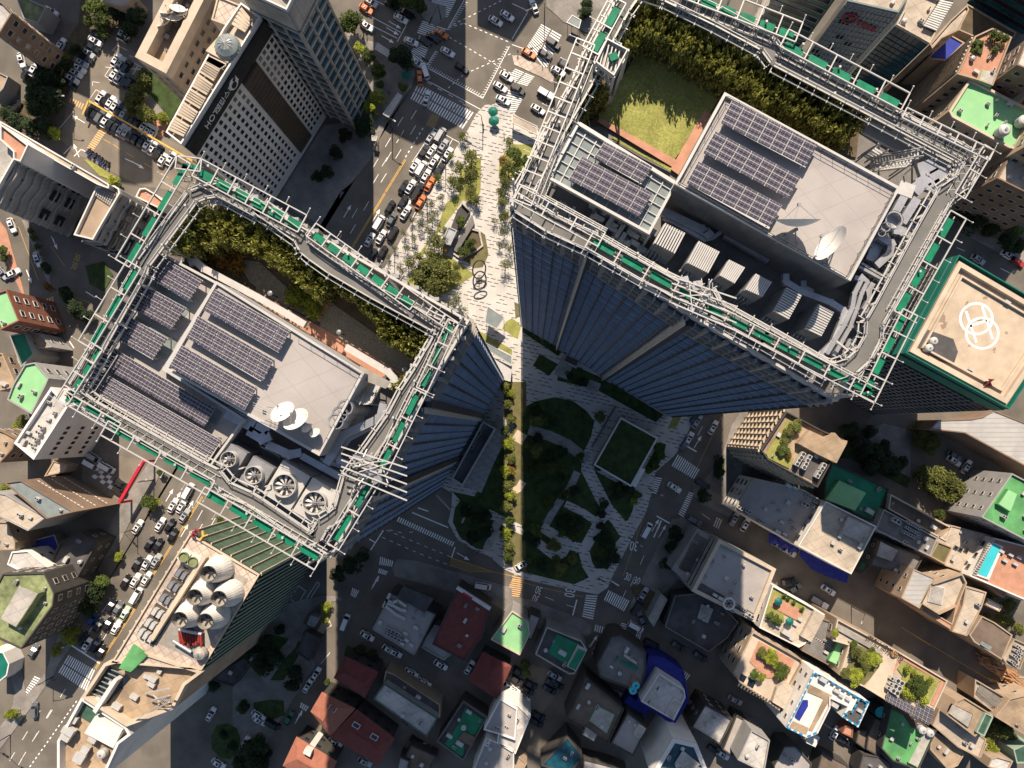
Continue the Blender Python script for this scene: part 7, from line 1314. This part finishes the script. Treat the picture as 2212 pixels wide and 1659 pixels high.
def solar(c_pts, z, nx, ny, label, tilt=.35):
    A_, B_, C_, E_ = [Vector((*p, 0)) for p in WP(c_pts, z+1)]; c = (A_+B_+C_+E_)/4; t = thing('solar_array', label, 'solar panels', (c.x, c.y, z), 0, 'solar arrays'); ux = (B_-A_)/nx; uy = (E_-A_)/ny
    rz = math.atan2(ux.y, ux.x); sk = Matrix.Rotation(-rz, 3, 'Z'); lx = ux.length-.10; vy = sk @ uy; b = MB(); k = (uy.length-.10)/uy.length
    hx, hy = lx/2, Vector((vy.x, vy.y))*(k/2); b.add([(-hx-hy.x, -hy.y, 0), (hx-hy.x, -hy.y, 0), (hx+hy.x, hy.y, 0), (-hx+hy.x, hy.y, 0)], [(0, 1, 2, 3) if vy.y > 0 else (3, 2, 1, 0)]); me = b.mesh('panel', ['solar'])
    for i in range(nx):
        for j in range(ny): p = A_+ux*(i+.5)+uy*(j+.5)-c; child('panel', me, t, (p.x, p.y, 1.06), rz)
    b = MB(); b.add([(p.x, p.y, z+.98) for p in (A_, B_, C_, E_)], [(3, 2, 1, 0)])
    for p in (A_, B_, C_, E_): q = p.lerp(c, .08); b.beam((q.x, q.y, z-.4), (q.x, q.y, z+.98), .15, .15)
    b.build('frame', 'metal_white', t); return t
L1 = 'on the left deck of the smaller tower'
solar(T(0, 1, '1390,555 1755,765 1630,945 1270,735'), 116.6, 4, 4, 'topmost square solar array '+L1); solar(T(0, 1, '1245,800 1610,1000 1480,1190 1120,990'), 116.6, 4, 4, 'middle square solar array '+L1); solar(T(0, 1, '1085,1060 1450,1265 1320,1450 965,1240'), 116.6, 4, 4, 'third square solar array '+L1)
solar(D('235,746 465,882 445,917 212,787'), 116.6, 8, 3, 'upper long solar array on the lower left deck of the smaller tower'); solar(D('200,792 479,951 447,1003 170,834'), 116.6, 10, 5, 'longest solar array along the lower left edge of the smaller tower')
slab(LT, 'plant_room_roof', D('467,607 787,806 690,985 357,797'), ZR, 'roof_grey', .3); b = MB(); b.prism(DW('467,607 787,806 690,985 357,797', ZR), Z-.55, ZR-.31, top=False); b.build('plant_room', 'wall_grey', LT); b = MB(); b.ring(DW('467,607 787,806 690,985 357,797', ZR+.3), .3, ZR, ZR+.35); b.build('roof_kerb', 'metal_white', LT)
L2 = 'on the central roof of the smaller tower'
solar(D('465,624 628,715 602,762 440,670'), ZR, 7, 4, 'upper solar array '+L2); solar(D('427,682 593,777 563,824 404,730'), ZR, 7, 4, 'middle solar array '+L2); solar(D('392,745 555,838 528,886 365,792'), ZR, 7, 4, 'lower solar array '+L2)
def pipe(t, c, r, s, z, w=.9, h=.7, mat='duct_metal', nm='duct'): b = MB(); P = C(c, r, s, z); b.path([(q[0], q[1], z) for q in P], w, h); [b.box((q[0], q[1], z+.01), (w*.98, w*.98, h*.98), .5) for q in P[1:-1]]; return b.build(nm, mat, t)
def dish(c, r, x, y, rad, z, label, rz): p = W(T(c, r, '%d,%d' % (x, y))[0], z+rad*1.3); place(PR['dish_up' if rad > 2 else 'dish'], (p[0], p[1], z), rz, label, 'satellite dish', 'satellite dishes', (rad, rad, rad))
dish(1, 2, 245, 260, 1.55, ZR, 'upper large white dish on the smaller tower', .4); dish(1, 2, 360, 325, 1.65, ZR, 'lower large white dish on the smaller tower', .4); dish(1, 2, 447, 390, .7, ZR, 'small white dish beside the large pair', .4); dish(1, 2, 515, 430, .7, ZR, 'small white dish nearest the roof corner', .4)
th = thing('aerial', 'yagi aerials on thin poles left of the dishes', 'aerial', (*W(T(1, 2, '75,240')[0], ZR), ZR)); b = MB()
for (x, y) in ((75, 240), (145, 290), (110, 200)): p = W(T(1, 2, '%d,%d' % (x, y))[0], ZR+2); b.beam((p[0], p[1], ZR), (p[0], p[1], ZR+2.6), .07, .07); [b.beam((p[0]-1.2, p[1]+.5+k*.3, ZR+2.5), (p[0]+1.0, p[1]-.5+k*.3, ZR+2.5), .04, .04) for k in range(3)]
b.build('elements', 'metal_white', th); b = MB(); b.box((*W(T(1, 2, '75,240')[0], ZR), ZR+.1), (.4, .4, .2)); b.build('base', 'metal_dark', th)
for i, (x, y) in enumerate(((770, 205), (725, 262), (690, 325))): p = W(T(1, 2, '%d,%d' % (x, y))[0], 121); th = thing('exhaust_pipe', 'round steel exhaust stack at the roof edge of the smaller tower', 'exhaust stack', (p[0], p[1], Z), 0, 'exhaust stacks'); b = MB(); b.lathe((p[0], p[1], Z), [(.95, 0), (.95, 9), (.82, 9), (.8, 7.5)], 20); b.build('stack', 'duct_metal', th, smooth=False); b = MB(); b.lathe((p[0], p[1], Z+8.7), [(1.02, 0), (1.02, .25)], 20, False); b.build('rim', 'metal_white', th)
slab(LT, 'machine_floor', D('470,1000 540,900 690,985 800,830 850,800 880,830 780,1080 720,1130 680,1175 620,1150 470,1060'), Z+.02, 'concrete_dark')
for (x, y, rr_, bx) in ((1965, 650, 70, 0), (2180, 790, 80, 0), (2212+235, 880, 105, 1), (2212+495, 1030, 105, 1)):
    q = (x/4, 829.5+y/4); p = W(q, 118); s = rr_/4/17.2; th = thing('cooling_fan', 'grey cooling tower box with a big round fan on the smaller tower', 'cooling fan', (p[0], p[1], Z), 0, 'big rooftop fans')
    b = MB(); b.box((p[0], p[1], Z+2.4), (s*2.7, s*3.3, 4.8), ANG); b.build('casing', 'metal_white' if bx else 'metal_grey', th); b = MB(); b.lathe((p[0], p[1], Z+4.8), [(s*1.0, 0), (s*1.0, 1.0), (s*.93, 1.0), (s*.9, .1)], 30, False); b.build('fan_ring', 'metal_white', th); b = MB(); b.lathe((p[0], p[1], Z+4.82), [(s*.9, 0), (.02, 0)], 24, False); b.build('fan_well', 'concrete_dark', th)
    b = MB()
    for k in range(9): a = k*2*math.pi/9; b.quad(*[(p[0]+rr2*s*math.cos(a+da), p[1]+rr2*s*math.sin(a+da), Z+5.2+dz) for rr2, da, dz in ((.14, 0, 0), (.86, -.12, 0), (.86, .2, .15), (.14, .3, .1))])
    b.build('blades', 'metal_white', th); b = MB(); b.beam((p[0]-s*.95, p[1]-.2, Z+5.7), (p[0]+s*.95, p[1]+.2, Z+5.7), .14, .1); b.box((p[0], p[1], Z+5.45), (.5, .5, .4)); b.build('motor_bar', 'metal_grey', th)
    b = MB(); b.tube([(p[0]+s*1.5, p[1]-s*1.1, Z+1), (p[0]+s*1.7, p[1]-s*1.1, Z+5.4), (p[0]+s*1.2, p[1]-s*1.3, Z+5.4)], .1, 6); b.build('side_pipe', 'metal_white', th)
slab(LT, 'walkway', T(0, 2, '1850,690 1960,700 2212,860')+T(1, 2, '280,1060 560,1220 520,1330 0,1020 -360,860'), Z+3, 'galvanised', .2) if 0 else None
for s_, z_, w_ in (('1105,170 1080,280 1020,320 760,440 610,690', 117, 1.0), ('1060,330 800,470 700,600 720,660 810,690', 116, .8), ('-60,400 60,470 130,440', 116, 1.3), ('100,520 300,610 400,590', 115, 1.1), ('400,620 730,800', 115, .9), ('560,650 820,740', 114, .5)): pipe(LT, 1, 2, s_, z_, w_)
pipe(LT, 0, 2, '1960,240 2212,370', 116, 1.6); pipe(LT, 1, 2, '0,350 110,420', 116, 1.4); b = MB(); rr = random.Random(12)
for k in range(16): q = lerp((20, 520), (600, 820), k/16); p = W(T(1, 2, '%f,%f' % (q[0]+rr.uniform(-40, 40), q[1]+rr.uniform(-60, 60)))[0], 114); l = rr.uniform(1, 4); b.tube([(p[0], p[1], Z+1+rr.random()), (p[0]+l*.86, p[1]-l*.5, Z+1+rr.random())], .14, 6)
b.build('pipework', 'metal_grey', LT)
pipe(LT, 0, 1, '1640,620 1700,600 1760,660 2212,900', 114.5, .9, .8, 'metal_white', 'white_duct'); pipe(LT, 1, 1, '0,900 280,1060 430,1150', 114.5, .9, .8, 'metal_white', 'white_duct'); pipe(LT, 1, 1, '780,1340 1150,1560 1200,1620 1160,1700', 114.5, .9, .8, 'metal_white', 'white_duct')
def stairs(t_, c, r, s, z0, n, label):
    A_, B_, C_, E_ = WP(T(c, r, s), z0+3); th = thing('steel_stair', label, 'stair', (*A_, z0), 0, 'steel roof stairs'); b = MB()
    for i in range(n): u = (i+.5)/n; p = lerp(A_, E_, u); q = lerp(B_, C_, u); b.beam((p[0], p[1], z0+1+5*u), (q[0], q[1], z0+1+5*u), .22, .06)
    b.build('treads', 'metal_white', th); b = MB()
    for p, q in ((A_, E_), (B_, C_)): b.beam((*p, z0+1), (*q, z0+6), .12, .3); b.beam((*p, z0+2), (*q, z0+7), .08, .08)
    b.build('stringers', 'metal_white', th); b = MB(); [b.beam((*p, z0), (*p, z0+k), .14, .14) for p, k in ((A_, 2), (B_, 2), (C_, 7), (E_, 7))]; b.build('posts', 'metal_grey', th)
stairs(LT, 1, 2, '880,-30 960,-50 960,190 830,110', Z+1, 14, 'upper run of the steel stair on the smaller tower'); stairs(LT, 1, 2, '990,-40 1070,-20 1040,180 960,190', Z+1, 14, 'lower run of the steel stair on the smaller tower'); slab(LT, 'stair_landing', T(1, 1, '900,1500 1160,1640 1120,1700 860,1600'), Z+7, 'galvanised')
stairs(RT, 3, 0, '870,1290 930,1330 900,1400 820,1350', Z+1, 6, 'short steel stair left in the stair yard of the larger tower'); stairs(RT, 3, 0, '950,1320 970,1380 1190,1450 1200,1380', Z+1, 16, 'upper steel stair flight of the larger tower'); stairs(RT, 3, 0, '920,1400 900,1440 1090,1520 1150,1450', Z+1, 14, 'lower steel stair flight of the larger tower')
def gondola(t_, c, r, x, y, label):
    p = W(T(c, r, '%d,%d' % (x, y))[0], ZC+2); th = thing('window_cleaning_crane', label, 'roof crane', (p[0], p[1], ZC-1)); b = MB(); rr = random.Random(x)
    for k in range(5): a = R(20)+k*.02; y0 = p[1]+1.6-k*.8; b.beam((p[0]-3, y0+.6, ZC+1.5), (p[0]+5, y0-2.0-.2*k, ZC+1.2), .16, .16)
    for k in range(14): b.beam((p[0]+rr.uniform(-2, 3), p[1]+rr.uniform(-2.5, 2), ZC+rr.uniform(-.5, 1.5)), (p[0]+rr.uniform(-2, 3), p[1]+rr.uniform(-2.5, 2), ZC+rr.uniform(.5, 2.2)), .12, .12)
    b.build('jib', 'metal_white', th); b = MB(); [b.box((p[0]+rr.uniform(-1.5, 1.5), p[1]+rr.uniform(-2, 2), ZC+rr.uniform(0, 1)), (1, .8, .7), rr.random()) for k in range(6)]; b.build('winch', 'duct_metal', th)
gondola(LT, 1, 2, 940, 700, 'white window cleaning crane on the crown of the smaller tower'); gondola(RT, 2, 1, 1600, 880, 'white window cleaning crane on the crown of the larger tower')
# roof lamps in the garden
for (x, y) in ((130, 880), (722, 1215), (1285, 1535)): p = W(T(1, 1, '%d,%d' % (x, y))[0], Z+2); th = thing('garden_lamp', 'small post lamp beside the terracotta walk', 'lamp', (p[0], p[1], Z-.2), 0, 'roof garden lamps'); b = MB(); b.tube([(p[0], p[1], Z-.2), (p[0], p[1], Z+2.4)], .07, 6); b.build('pole', 'metal_dark', th); b = MB(); b.lathe((p[0], p[1], Z+2.3), [(.3, 0), (.34, .1), (.1, .25)], 10); b.build('head', 'metal_grey', th)
# ---- larger tower roof
slab(RT, 'soil_bed', D('1340,40 1420,-60 1860,230 1850,340 1720,320 1580,215 1400,100 1300,270 1240,270'), Z-.3, 'soil')
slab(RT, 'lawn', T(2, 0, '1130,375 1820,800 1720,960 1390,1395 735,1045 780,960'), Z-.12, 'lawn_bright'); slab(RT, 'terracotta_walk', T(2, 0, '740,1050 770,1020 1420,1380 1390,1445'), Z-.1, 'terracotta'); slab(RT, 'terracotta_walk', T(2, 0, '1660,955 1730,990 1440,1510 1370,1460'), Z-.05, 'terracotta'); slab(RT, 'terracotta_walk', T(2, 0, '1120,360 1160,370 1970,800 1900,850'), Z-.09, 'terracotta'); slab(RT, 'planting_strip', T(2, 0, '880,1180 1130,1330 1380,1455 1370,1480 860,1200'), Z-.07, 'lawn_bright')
hedge(2, 0, '1010,20 1270,10 2212,560 2212,1000 1980,830 1150,360 960,500 900,300', Z-.3, 'long bamboo hedge above the lawn of the larger tower', n=17000, sz=.34); hedge(3, 0, '0,580 760,960 840,1000 640,1270 560,1250 0,960', Z-.3, 'bamboo hedge right of the plant room on the larger tower', n=14000, sz=.34); hedge(2, 0, '700,650 830,860 600,1010 560,1060 480,1100 560,900', Z-.3, 'narrow bamboo hedge left of the lawn on the larger tower', n=4500)
rp = D('1565,199 1945,405 1837,607 1457,397'); slab(RT, 'plant_room_roof', rp, ZR, 'roof_grey', .3); b = MB(); b.prism(WP(rp, ZR), Z-.55, ZR-.31, top=False); b.build('plant_room', 'concrete_dark', RT); b = MB(); b.ring(WP(rp, ZR+.4), .35, ZR, ZR+.45); b.build('roof_kerb', 'metal_white', RT)
b = MB(); P = WP(D('1572,208 1935,408 1830,598 1466,393'), ZR+.9)
for i in range(4):
    a, e = Vector(P[i]), Vector(P[(i+1) % 4]); b.beam((a.x, a.y, ZR+1), (e.x, e.y, ZR+1), .05, .05); b.beam((a.x, a.y, ZR+.5), (e.x, e.y, ZR+.5), .04, .04); k = int((e-a).length/1.6); [b.beam((*a.lerp(e, j/k), ZR), (*a.lerp(e, j/k), ZR+1), .05, .05) for j in range(k)]
b.build('roof_railing', 'metal_dark', RT)
b = MB(); P = WP(D('640,722 780,806 690,975'), ZR+.9)
for i in range(2):
    a, e = Vector(P[i]), Vector(P[i+1]); b.beam((a.x, a.y, ZR+1), (e.x, e.y, ZR+1), .05, .05); k = int((e-a).length/1.6); [b.beam((*a.lerp(e, j/k), ZR), (*a.lerp(e, j/k), ZR+1), .05, .05) for j in range(k)]
b.build('roof_railing', 'metal_dark', LT)
R1 = 'on the main roof of the larger tower'
solar(D('1581,217 1767,312 1740,362 1556,265'), ZR, 7, 4, 'upper solar array '+R1); solar(D('1545,283 1730,383 1702,429 1518,330'), ZR, 7, 4, 'middle solar array '+R1); solar(D('1508,348 1690,443 1661,495 1482,395'), ZR, 7, 4, 'lower solar array '+R1)
slab(RT, 'canopy_glass', D('1248,262 1463,395 1403,507 1300,455 1183,385'), 118, 'glass_pale', .1); b = MB(); b.ring(DW('1248,262 1463,395 1403,507 1183,385', 118.6), .35, 117.9, 118.6); 
A_, B_, C_, E_ = DW('1248,262 1463,395 1403,507 1183,385', 118.1)
for k in range(9): p = lerp(A_, B_, k/9); q = lerp(E_, C_, k/9); b.beam((*p, 118.1), (*q, 118.1), .14, .16)
for k in range(6): p = lerp(A_, E_, k/6); q = lerp(B_, C_, k/6); b.beam((*p, 118.15), (*q, 118.15), .1, .16)
for p in (A_, B_, C_, E_): b.beam((*p, Z-.5), (*p, 118), .3, .3)
b.build('canopy_frame', 'metal_white', RT)
solar(D('1306,305 1410,361 1385,398 1283,340'), 118.2, 4, 3, 'short solar array on the glass canopy of the larger tower'); solar(D('1257,337 1410,418 1381,468 1228,388'), 118.2, 6, 4, 'long solar array on the glass canopy of the larger tower')
dish(3, 1, 250, 300, 2.6, ZR, 'left white dish seen edge-on on the larger tower', 0); dish(3, 1, 575, 470, 2.3, ZR, 'right white dish near the roof edge of the larger tower', R(60))
th = thing('steel_mast_platform', 'white steel platform box on legs beside the lawn', 'platform', (*W(T(2, 0, '860,500')[0], 121), Z)); P = WP(T(2, 0, '820,335 1003,432 880,660 720,540'), 121); b = MB(); b.ring(P, .15, 120.2, 121.2); b.ring(P, .15, 119, 119.3)
for i in range(4): a = Vector(P[i]); e = Vector(P[(i+1) % 4]); b.beam((a.x, a.y, 114), (a.x, a.y, 121), .3, .3); b.beam((a.x, a.y, 119), ((a.x+e.x)/2, (a.y+e.y)/2, 113), .22, .22)
m_ = cen(P); [b.beam((p[0], p[1], 117), (m_[0]+1, m_[1]-1.5, Z), .25, .25) for p in P]; b.build('frame', 'metal_white', th); b = MB(); b.poly(inset(ccw(P), .2), 120.3); b.build('deck', 'galvanised', th); b = MB(); rr = random.Random(2); [b.beam((m_[0]-1.5+k*.5, m_[1]-1.5, 120.6), (m_[0]-.7+k*.5, m_[1]+1.8, 120.8), .16, .16) for k in range(5)]; b.build('stored_tubes', 'metal_white', th); b = MB(); b.box((m_[0]+.3, m_[1], 120.9), (1, .9, .5), .4); b.build('green_bundle', 'green_mesh', th)
slab(RT, 'machine_floor', D('1120,440 1183,385 1400,510 1457,420 1837,640 1945,420 2080,330 2090,380 1850,820 1780,800 1500,660'), Z+.02, 'concrete_dark')
for i, s_ in enumerate(((2, 1, '1310,280 1490,370 1400,545 1215,450'), (2, 1, '1600,435 1783,530 1685,712 1500,620'), (2, 1, '1860,595 2000,665 1910,800 1780,730'), (2, 1, '2090,715 2230,790 2150,915 2000,850'), (3, 1, '145,830 275,900 160,1110 30,1040'), (3, 1, '420,975 550,1045 440,1255 300,1190'))):
    P = ccw(WP(T(*s_), 117.5)); c = cen(P); th = thing('louvred_chiller', 'pale louvred chiller box in the machine yard of the larger tower', 'chiller', (c[0], c[1], Z), 0, 'louvred chillers'); b = MB(); b.prism(P, Z, 117.6); b.build('casing', 'metal_grey', th); b = MB(); P2 = WP(T(*s_), 117.5); n_ = 11 if i in (1, 4, 5) else 9
    for k in range(n_): u = (k+.5)/n_; (p, q) = (lerp(P2[0], P2[1], u), lerp(P2[3], P2[2], u)) if i < 4 else (lerp(P2[0], P2[3], u), lerp(P2[1], P2[2], u)); b.beam((*p, 118.0), (*q, 118.0), .2, .5)
    b.build('louvres', 'metal_white', th); b = MB(); b.prism(inset(P, .12), 117.6, 117.65); b.build('dark_top', 'metal_dark', th); b = MB(); o_ = Vector(P2[3])-Vector(P2[0]); q = Vector(P2[3])+o_*.12; [b.tube([(q.x+k*.5, q.y-.2*k, Z), (q.x+k*.5, q.y-.2*k, Z+3), (q.x+k*.5+.6, q.y+.8, Z+3.4)], .16, 6) for k in range(4)]; b.build('side_pipes', 'metal_grey', th)
for s_, z_, w_, c_, r_ in (('1300,170 1640,330 1690,370 1720,340', 115, 1.5, 2, 1), ('1310,220 1660,420 1730,400 1800,350', 114.5, .7, 2, 1), ('1830,380 2212,600', 114, .8, 2, 1), ('150,710 150,780 280,860 540,960 650,1030 640,1100 560,1300 430,1430', 116.5, 1.1, 3, 1), ('300,770 300,830 380,870', 116, 1.0, 3, 1), ('740,740 800,760 740,880 720,1000 650,1150 500,1400', 116.8, .8, 3, 1), ('790,720 850,780 800,880 760,1010 700,1170 560,1420', 116.6, .7, 3, 1), ('900,790 860,860 870,930 820,1020', 116.5, .9, 3, 1), ('780,650 1020,780 1080,740 1200,480', 116.5, .5, 3, 1), ('800,620 1000,740 1050,710 1160,500', 116.6, .4, 3, 1), ('1060,330 1150,340 1240,390 1290,340', 117.5, 1.5, 3, 1), ('960,390 1060,450 1040,540 930,640', 117, 1.3, 3, 1), ('1180,20 1060,240', 118, 1.4, 3, 1), ('1280,60 1150,270', 117.8, 1.5, 3, 1), ('880,430 930,470 880,600', 116, 2.0, 3, 1), ('530,1430 560,1500 520,1540', 116, .8, 3, 1)): pipe(RT, c_, r_, s_, z_, w_*.72)
pipe(RT, 3, 0, '1290,1480 1380,1450 1460,1520 1540,1510', 118, 1.8); pipe(RT, 3, 0, '1250,1659 1330,1580 1440,1620 1470,1680', 118, 1.6); pipe(RT, 3, 0, '1200,1590 1160,1700', 118, 2.0, .8, 'metal_white')
for (x, y, s) in ((1090, 240, 1.1), (1020, 300, .6), (985, 350, .5)): p = W(T(3, 1, '%d,%d' % (x, y))[0], 120); th = thing('exhaust_pipe', 'round vent drum by the right edge of the main roof', 'vent drum', (p[0], p[1], Z), 0, 'vent drums'); b = MB(); b.lathe((p[0], p[1], Z), [(s, 0), (s, 8), (s*.85, 8), (s*.8, 7)], 18); b.build('drum', 'duct_metal', th); b = MB(); b.lathe((p[0], p[1], Z+7.8), [(s*1.08, 0), (s*1.08, .2)], 18, False); b.build('rim', 'metal_white', th)
b = MB(); rr = random.Random(21)
for k in range(150):
    u = rr.random(); q = lerp((700, 60), (1150, 330), u) if k % 2 else lerp((60, 60), (1100, 420), u); q = (q[0]+rr.uniform(-50, 70), q[1]+rr.uniform(-60, 70)); p = W(T(2, 1, '%f,%f' % q)[0], 114); b.box((p[0], p[1], Z+rr.uniform(.4, 2.5)), (rr.uniform(.3, 1.6), rr.uniform(.3, .9), rr.uniform(.3, 1.2)), ANG+rr.choice([0, 0, 1.57]))
b.build('machines', 'metal_white', RT); b = MB()
for k in range(60): q = (rr.uniform(850, 1450), rr.uniform(20, 1500)); q = lerp((1300, 100), (700, 1350), rr.random()); q = (q[0]+rr.uniform(-60, 160), q[1]+rr.uniform(-60, 60)); p = W(T(3, 1, '%f,%f' % q)[0], 115); b.box((p[0], p[1], Z+rr.uniform(.5, 2.5)), (rr.uniform(.4, 2.2), rr.uniform(.4, 1.2), rr.uniform(.4, 1.5)), ANG+rr.choice([0, 1.57]))
b.build('machine_boxes', 'duct_metal', RT)
b = MB(); [b.beam((*W(T(3, 1, a_)[0], ZC-2), ZC-2), (*W(T(3, 1, e_)[0], ZC-2), ZC-2), .25, .25) for a_, e_ in (('1250,240', '1440,150'), ('1150,440', '1340,380'), ('1080,560', '1200,500'), ('880,980', '1020,910'), ('770,1130', '930,1070'), ('700,1370', '860,1310'), ('590,1290', '770,1430'), ('1000,800', '1130,730'))]; b.build('diagonal_struts', 'metal_white', RT)
for (c_, r_, a_, e_) in ((2, 0, '1410,30', '1350,190'), (2, 0, '1650,130', '1575,310'), (2, 0, '1885,255', '1795,430'), (2, 0, '2115,390', '2025,560'), (3, 0, '100,560', '10,715'), (3, 0, '340,680', '245,820'), (3, 0, '580,800', '470,955'), (3, 0, '820,930', '710,1060'), (2, 0, '680,700', '650,855'), (2, 0, '550,930', '545,1050')):
    b = MB(); p = W(T(c_, r_, a_)[0], ZC-1); q = W(T(c_, r_, e_)[0], Z+1); b.beam((*p, ZC-1), (*q, Z+1), .28, .28); b.build('raking_post', 'metal_white', RT)
# slatted canopy of the crown, which stripes the bamboo with light
def fins(t_, c, r, s, n, z, h): 
    A_, E_ = C(c, r, s, z); b = MB()
    for k in range(n): p = lerp(A_, E_, (k+.5)/n); b.beam((p[0], p[1], z-h), (p[0], p[1], z), .42, .12)
    b.build('crown_blades', 'metal_white', t_)
fins(RT, 2, 0, '1270,-30 2212,500', 26, ZC-1.5, 7.5); fins(RT, 3, 0, '0,460 860,940', 24, ZC-1.5, 7.5); fins(LT, 1, 1, '0,190 1500,1130', 52, ZC-1.5, 7.5); fins(LT, 0, 1, '1840,40 2212,190', 12, ZC-1.5, 7.5)
# solar panels of the long hotel wing
solar(T(3, 3, '1035,1000 1290,1140 1270,1215 1015,1080'), 18.6, 9, 3, 'solar array left on the long hotel wing'); solar(T(3, 3, '1300,1075 1435,1150 1390,1290 1260,1215'), 18.9, 4, 4, 'solar array right on the long hotel wing')
# small equipment scattered over otherwise bare roofs
rr = random.Random(44); used = [(o.location.x, o.location.y, o.location.z) for o in TOP if o.location.z > 3]
for (t, w, z, lab) in BL:
    ar = abs(sum(w[i][0]*w[(i+1) % len(w)][1]-w[(i+1) % len(w)][0]*w[i][1] for i in range(len(w))))/2
    if ar < 45 or any(q in lab for q in ('hotel', 'pool', 'metal roof', 'drum', 'dash', 'helipad', 'pavilion', 'canopy', 'sheeting', 'yard', 'patio', 'courtyard', 'hipped', 'tarp', 'site', 'glass pale', 'quilted')): continue
    ins = inset(w, 1.3); xs = [q[0] for q in ins]; ys = [q[1] for q in ins]; n = min(8, int(ar/40)+1); tries = 0; short = ' '.join(lab.split()[:9])
    while n and tries < 60:
        tries += 1; x, y = rr.uniform(min(xs), max(xs)), rr.uniform(min(ys), max(ys))
        if not inside((x, y), ins) or any(abs(x-a_)+abs(y-b_) < 2.6 and abs(z-c_) < 4 for a_, b_, c_ in used): continue
        k = rr.choice(['ac', 'ac', 'vent', 'cab', 'ac', 'tank']); s = rr.uniform(.5, .85)*(.8 if k == 'tank' else 1)
        place(PR[k], (x, y, z+(.0 if 'penthouse' not in [c.name.split('.')[0] for c in t.children] else 0)), ANG+rr.choice([0, 1.57]), '%s, %s' % ({'ac': 'fan unit', 'vent': 'square vent', 'cab': 'equipment cabinet', 'tank': 'water tank'}[k], short), NM[k][1], NM[k][1]+'s on the roofs', (s, s, s)); used.append((x, y, z)); n -= 1
finish_labels(); cleanup()
for o in bpy.data.objects:
    for k in ('nwin', 'used'):
        if k in o.keys(): del o[k]
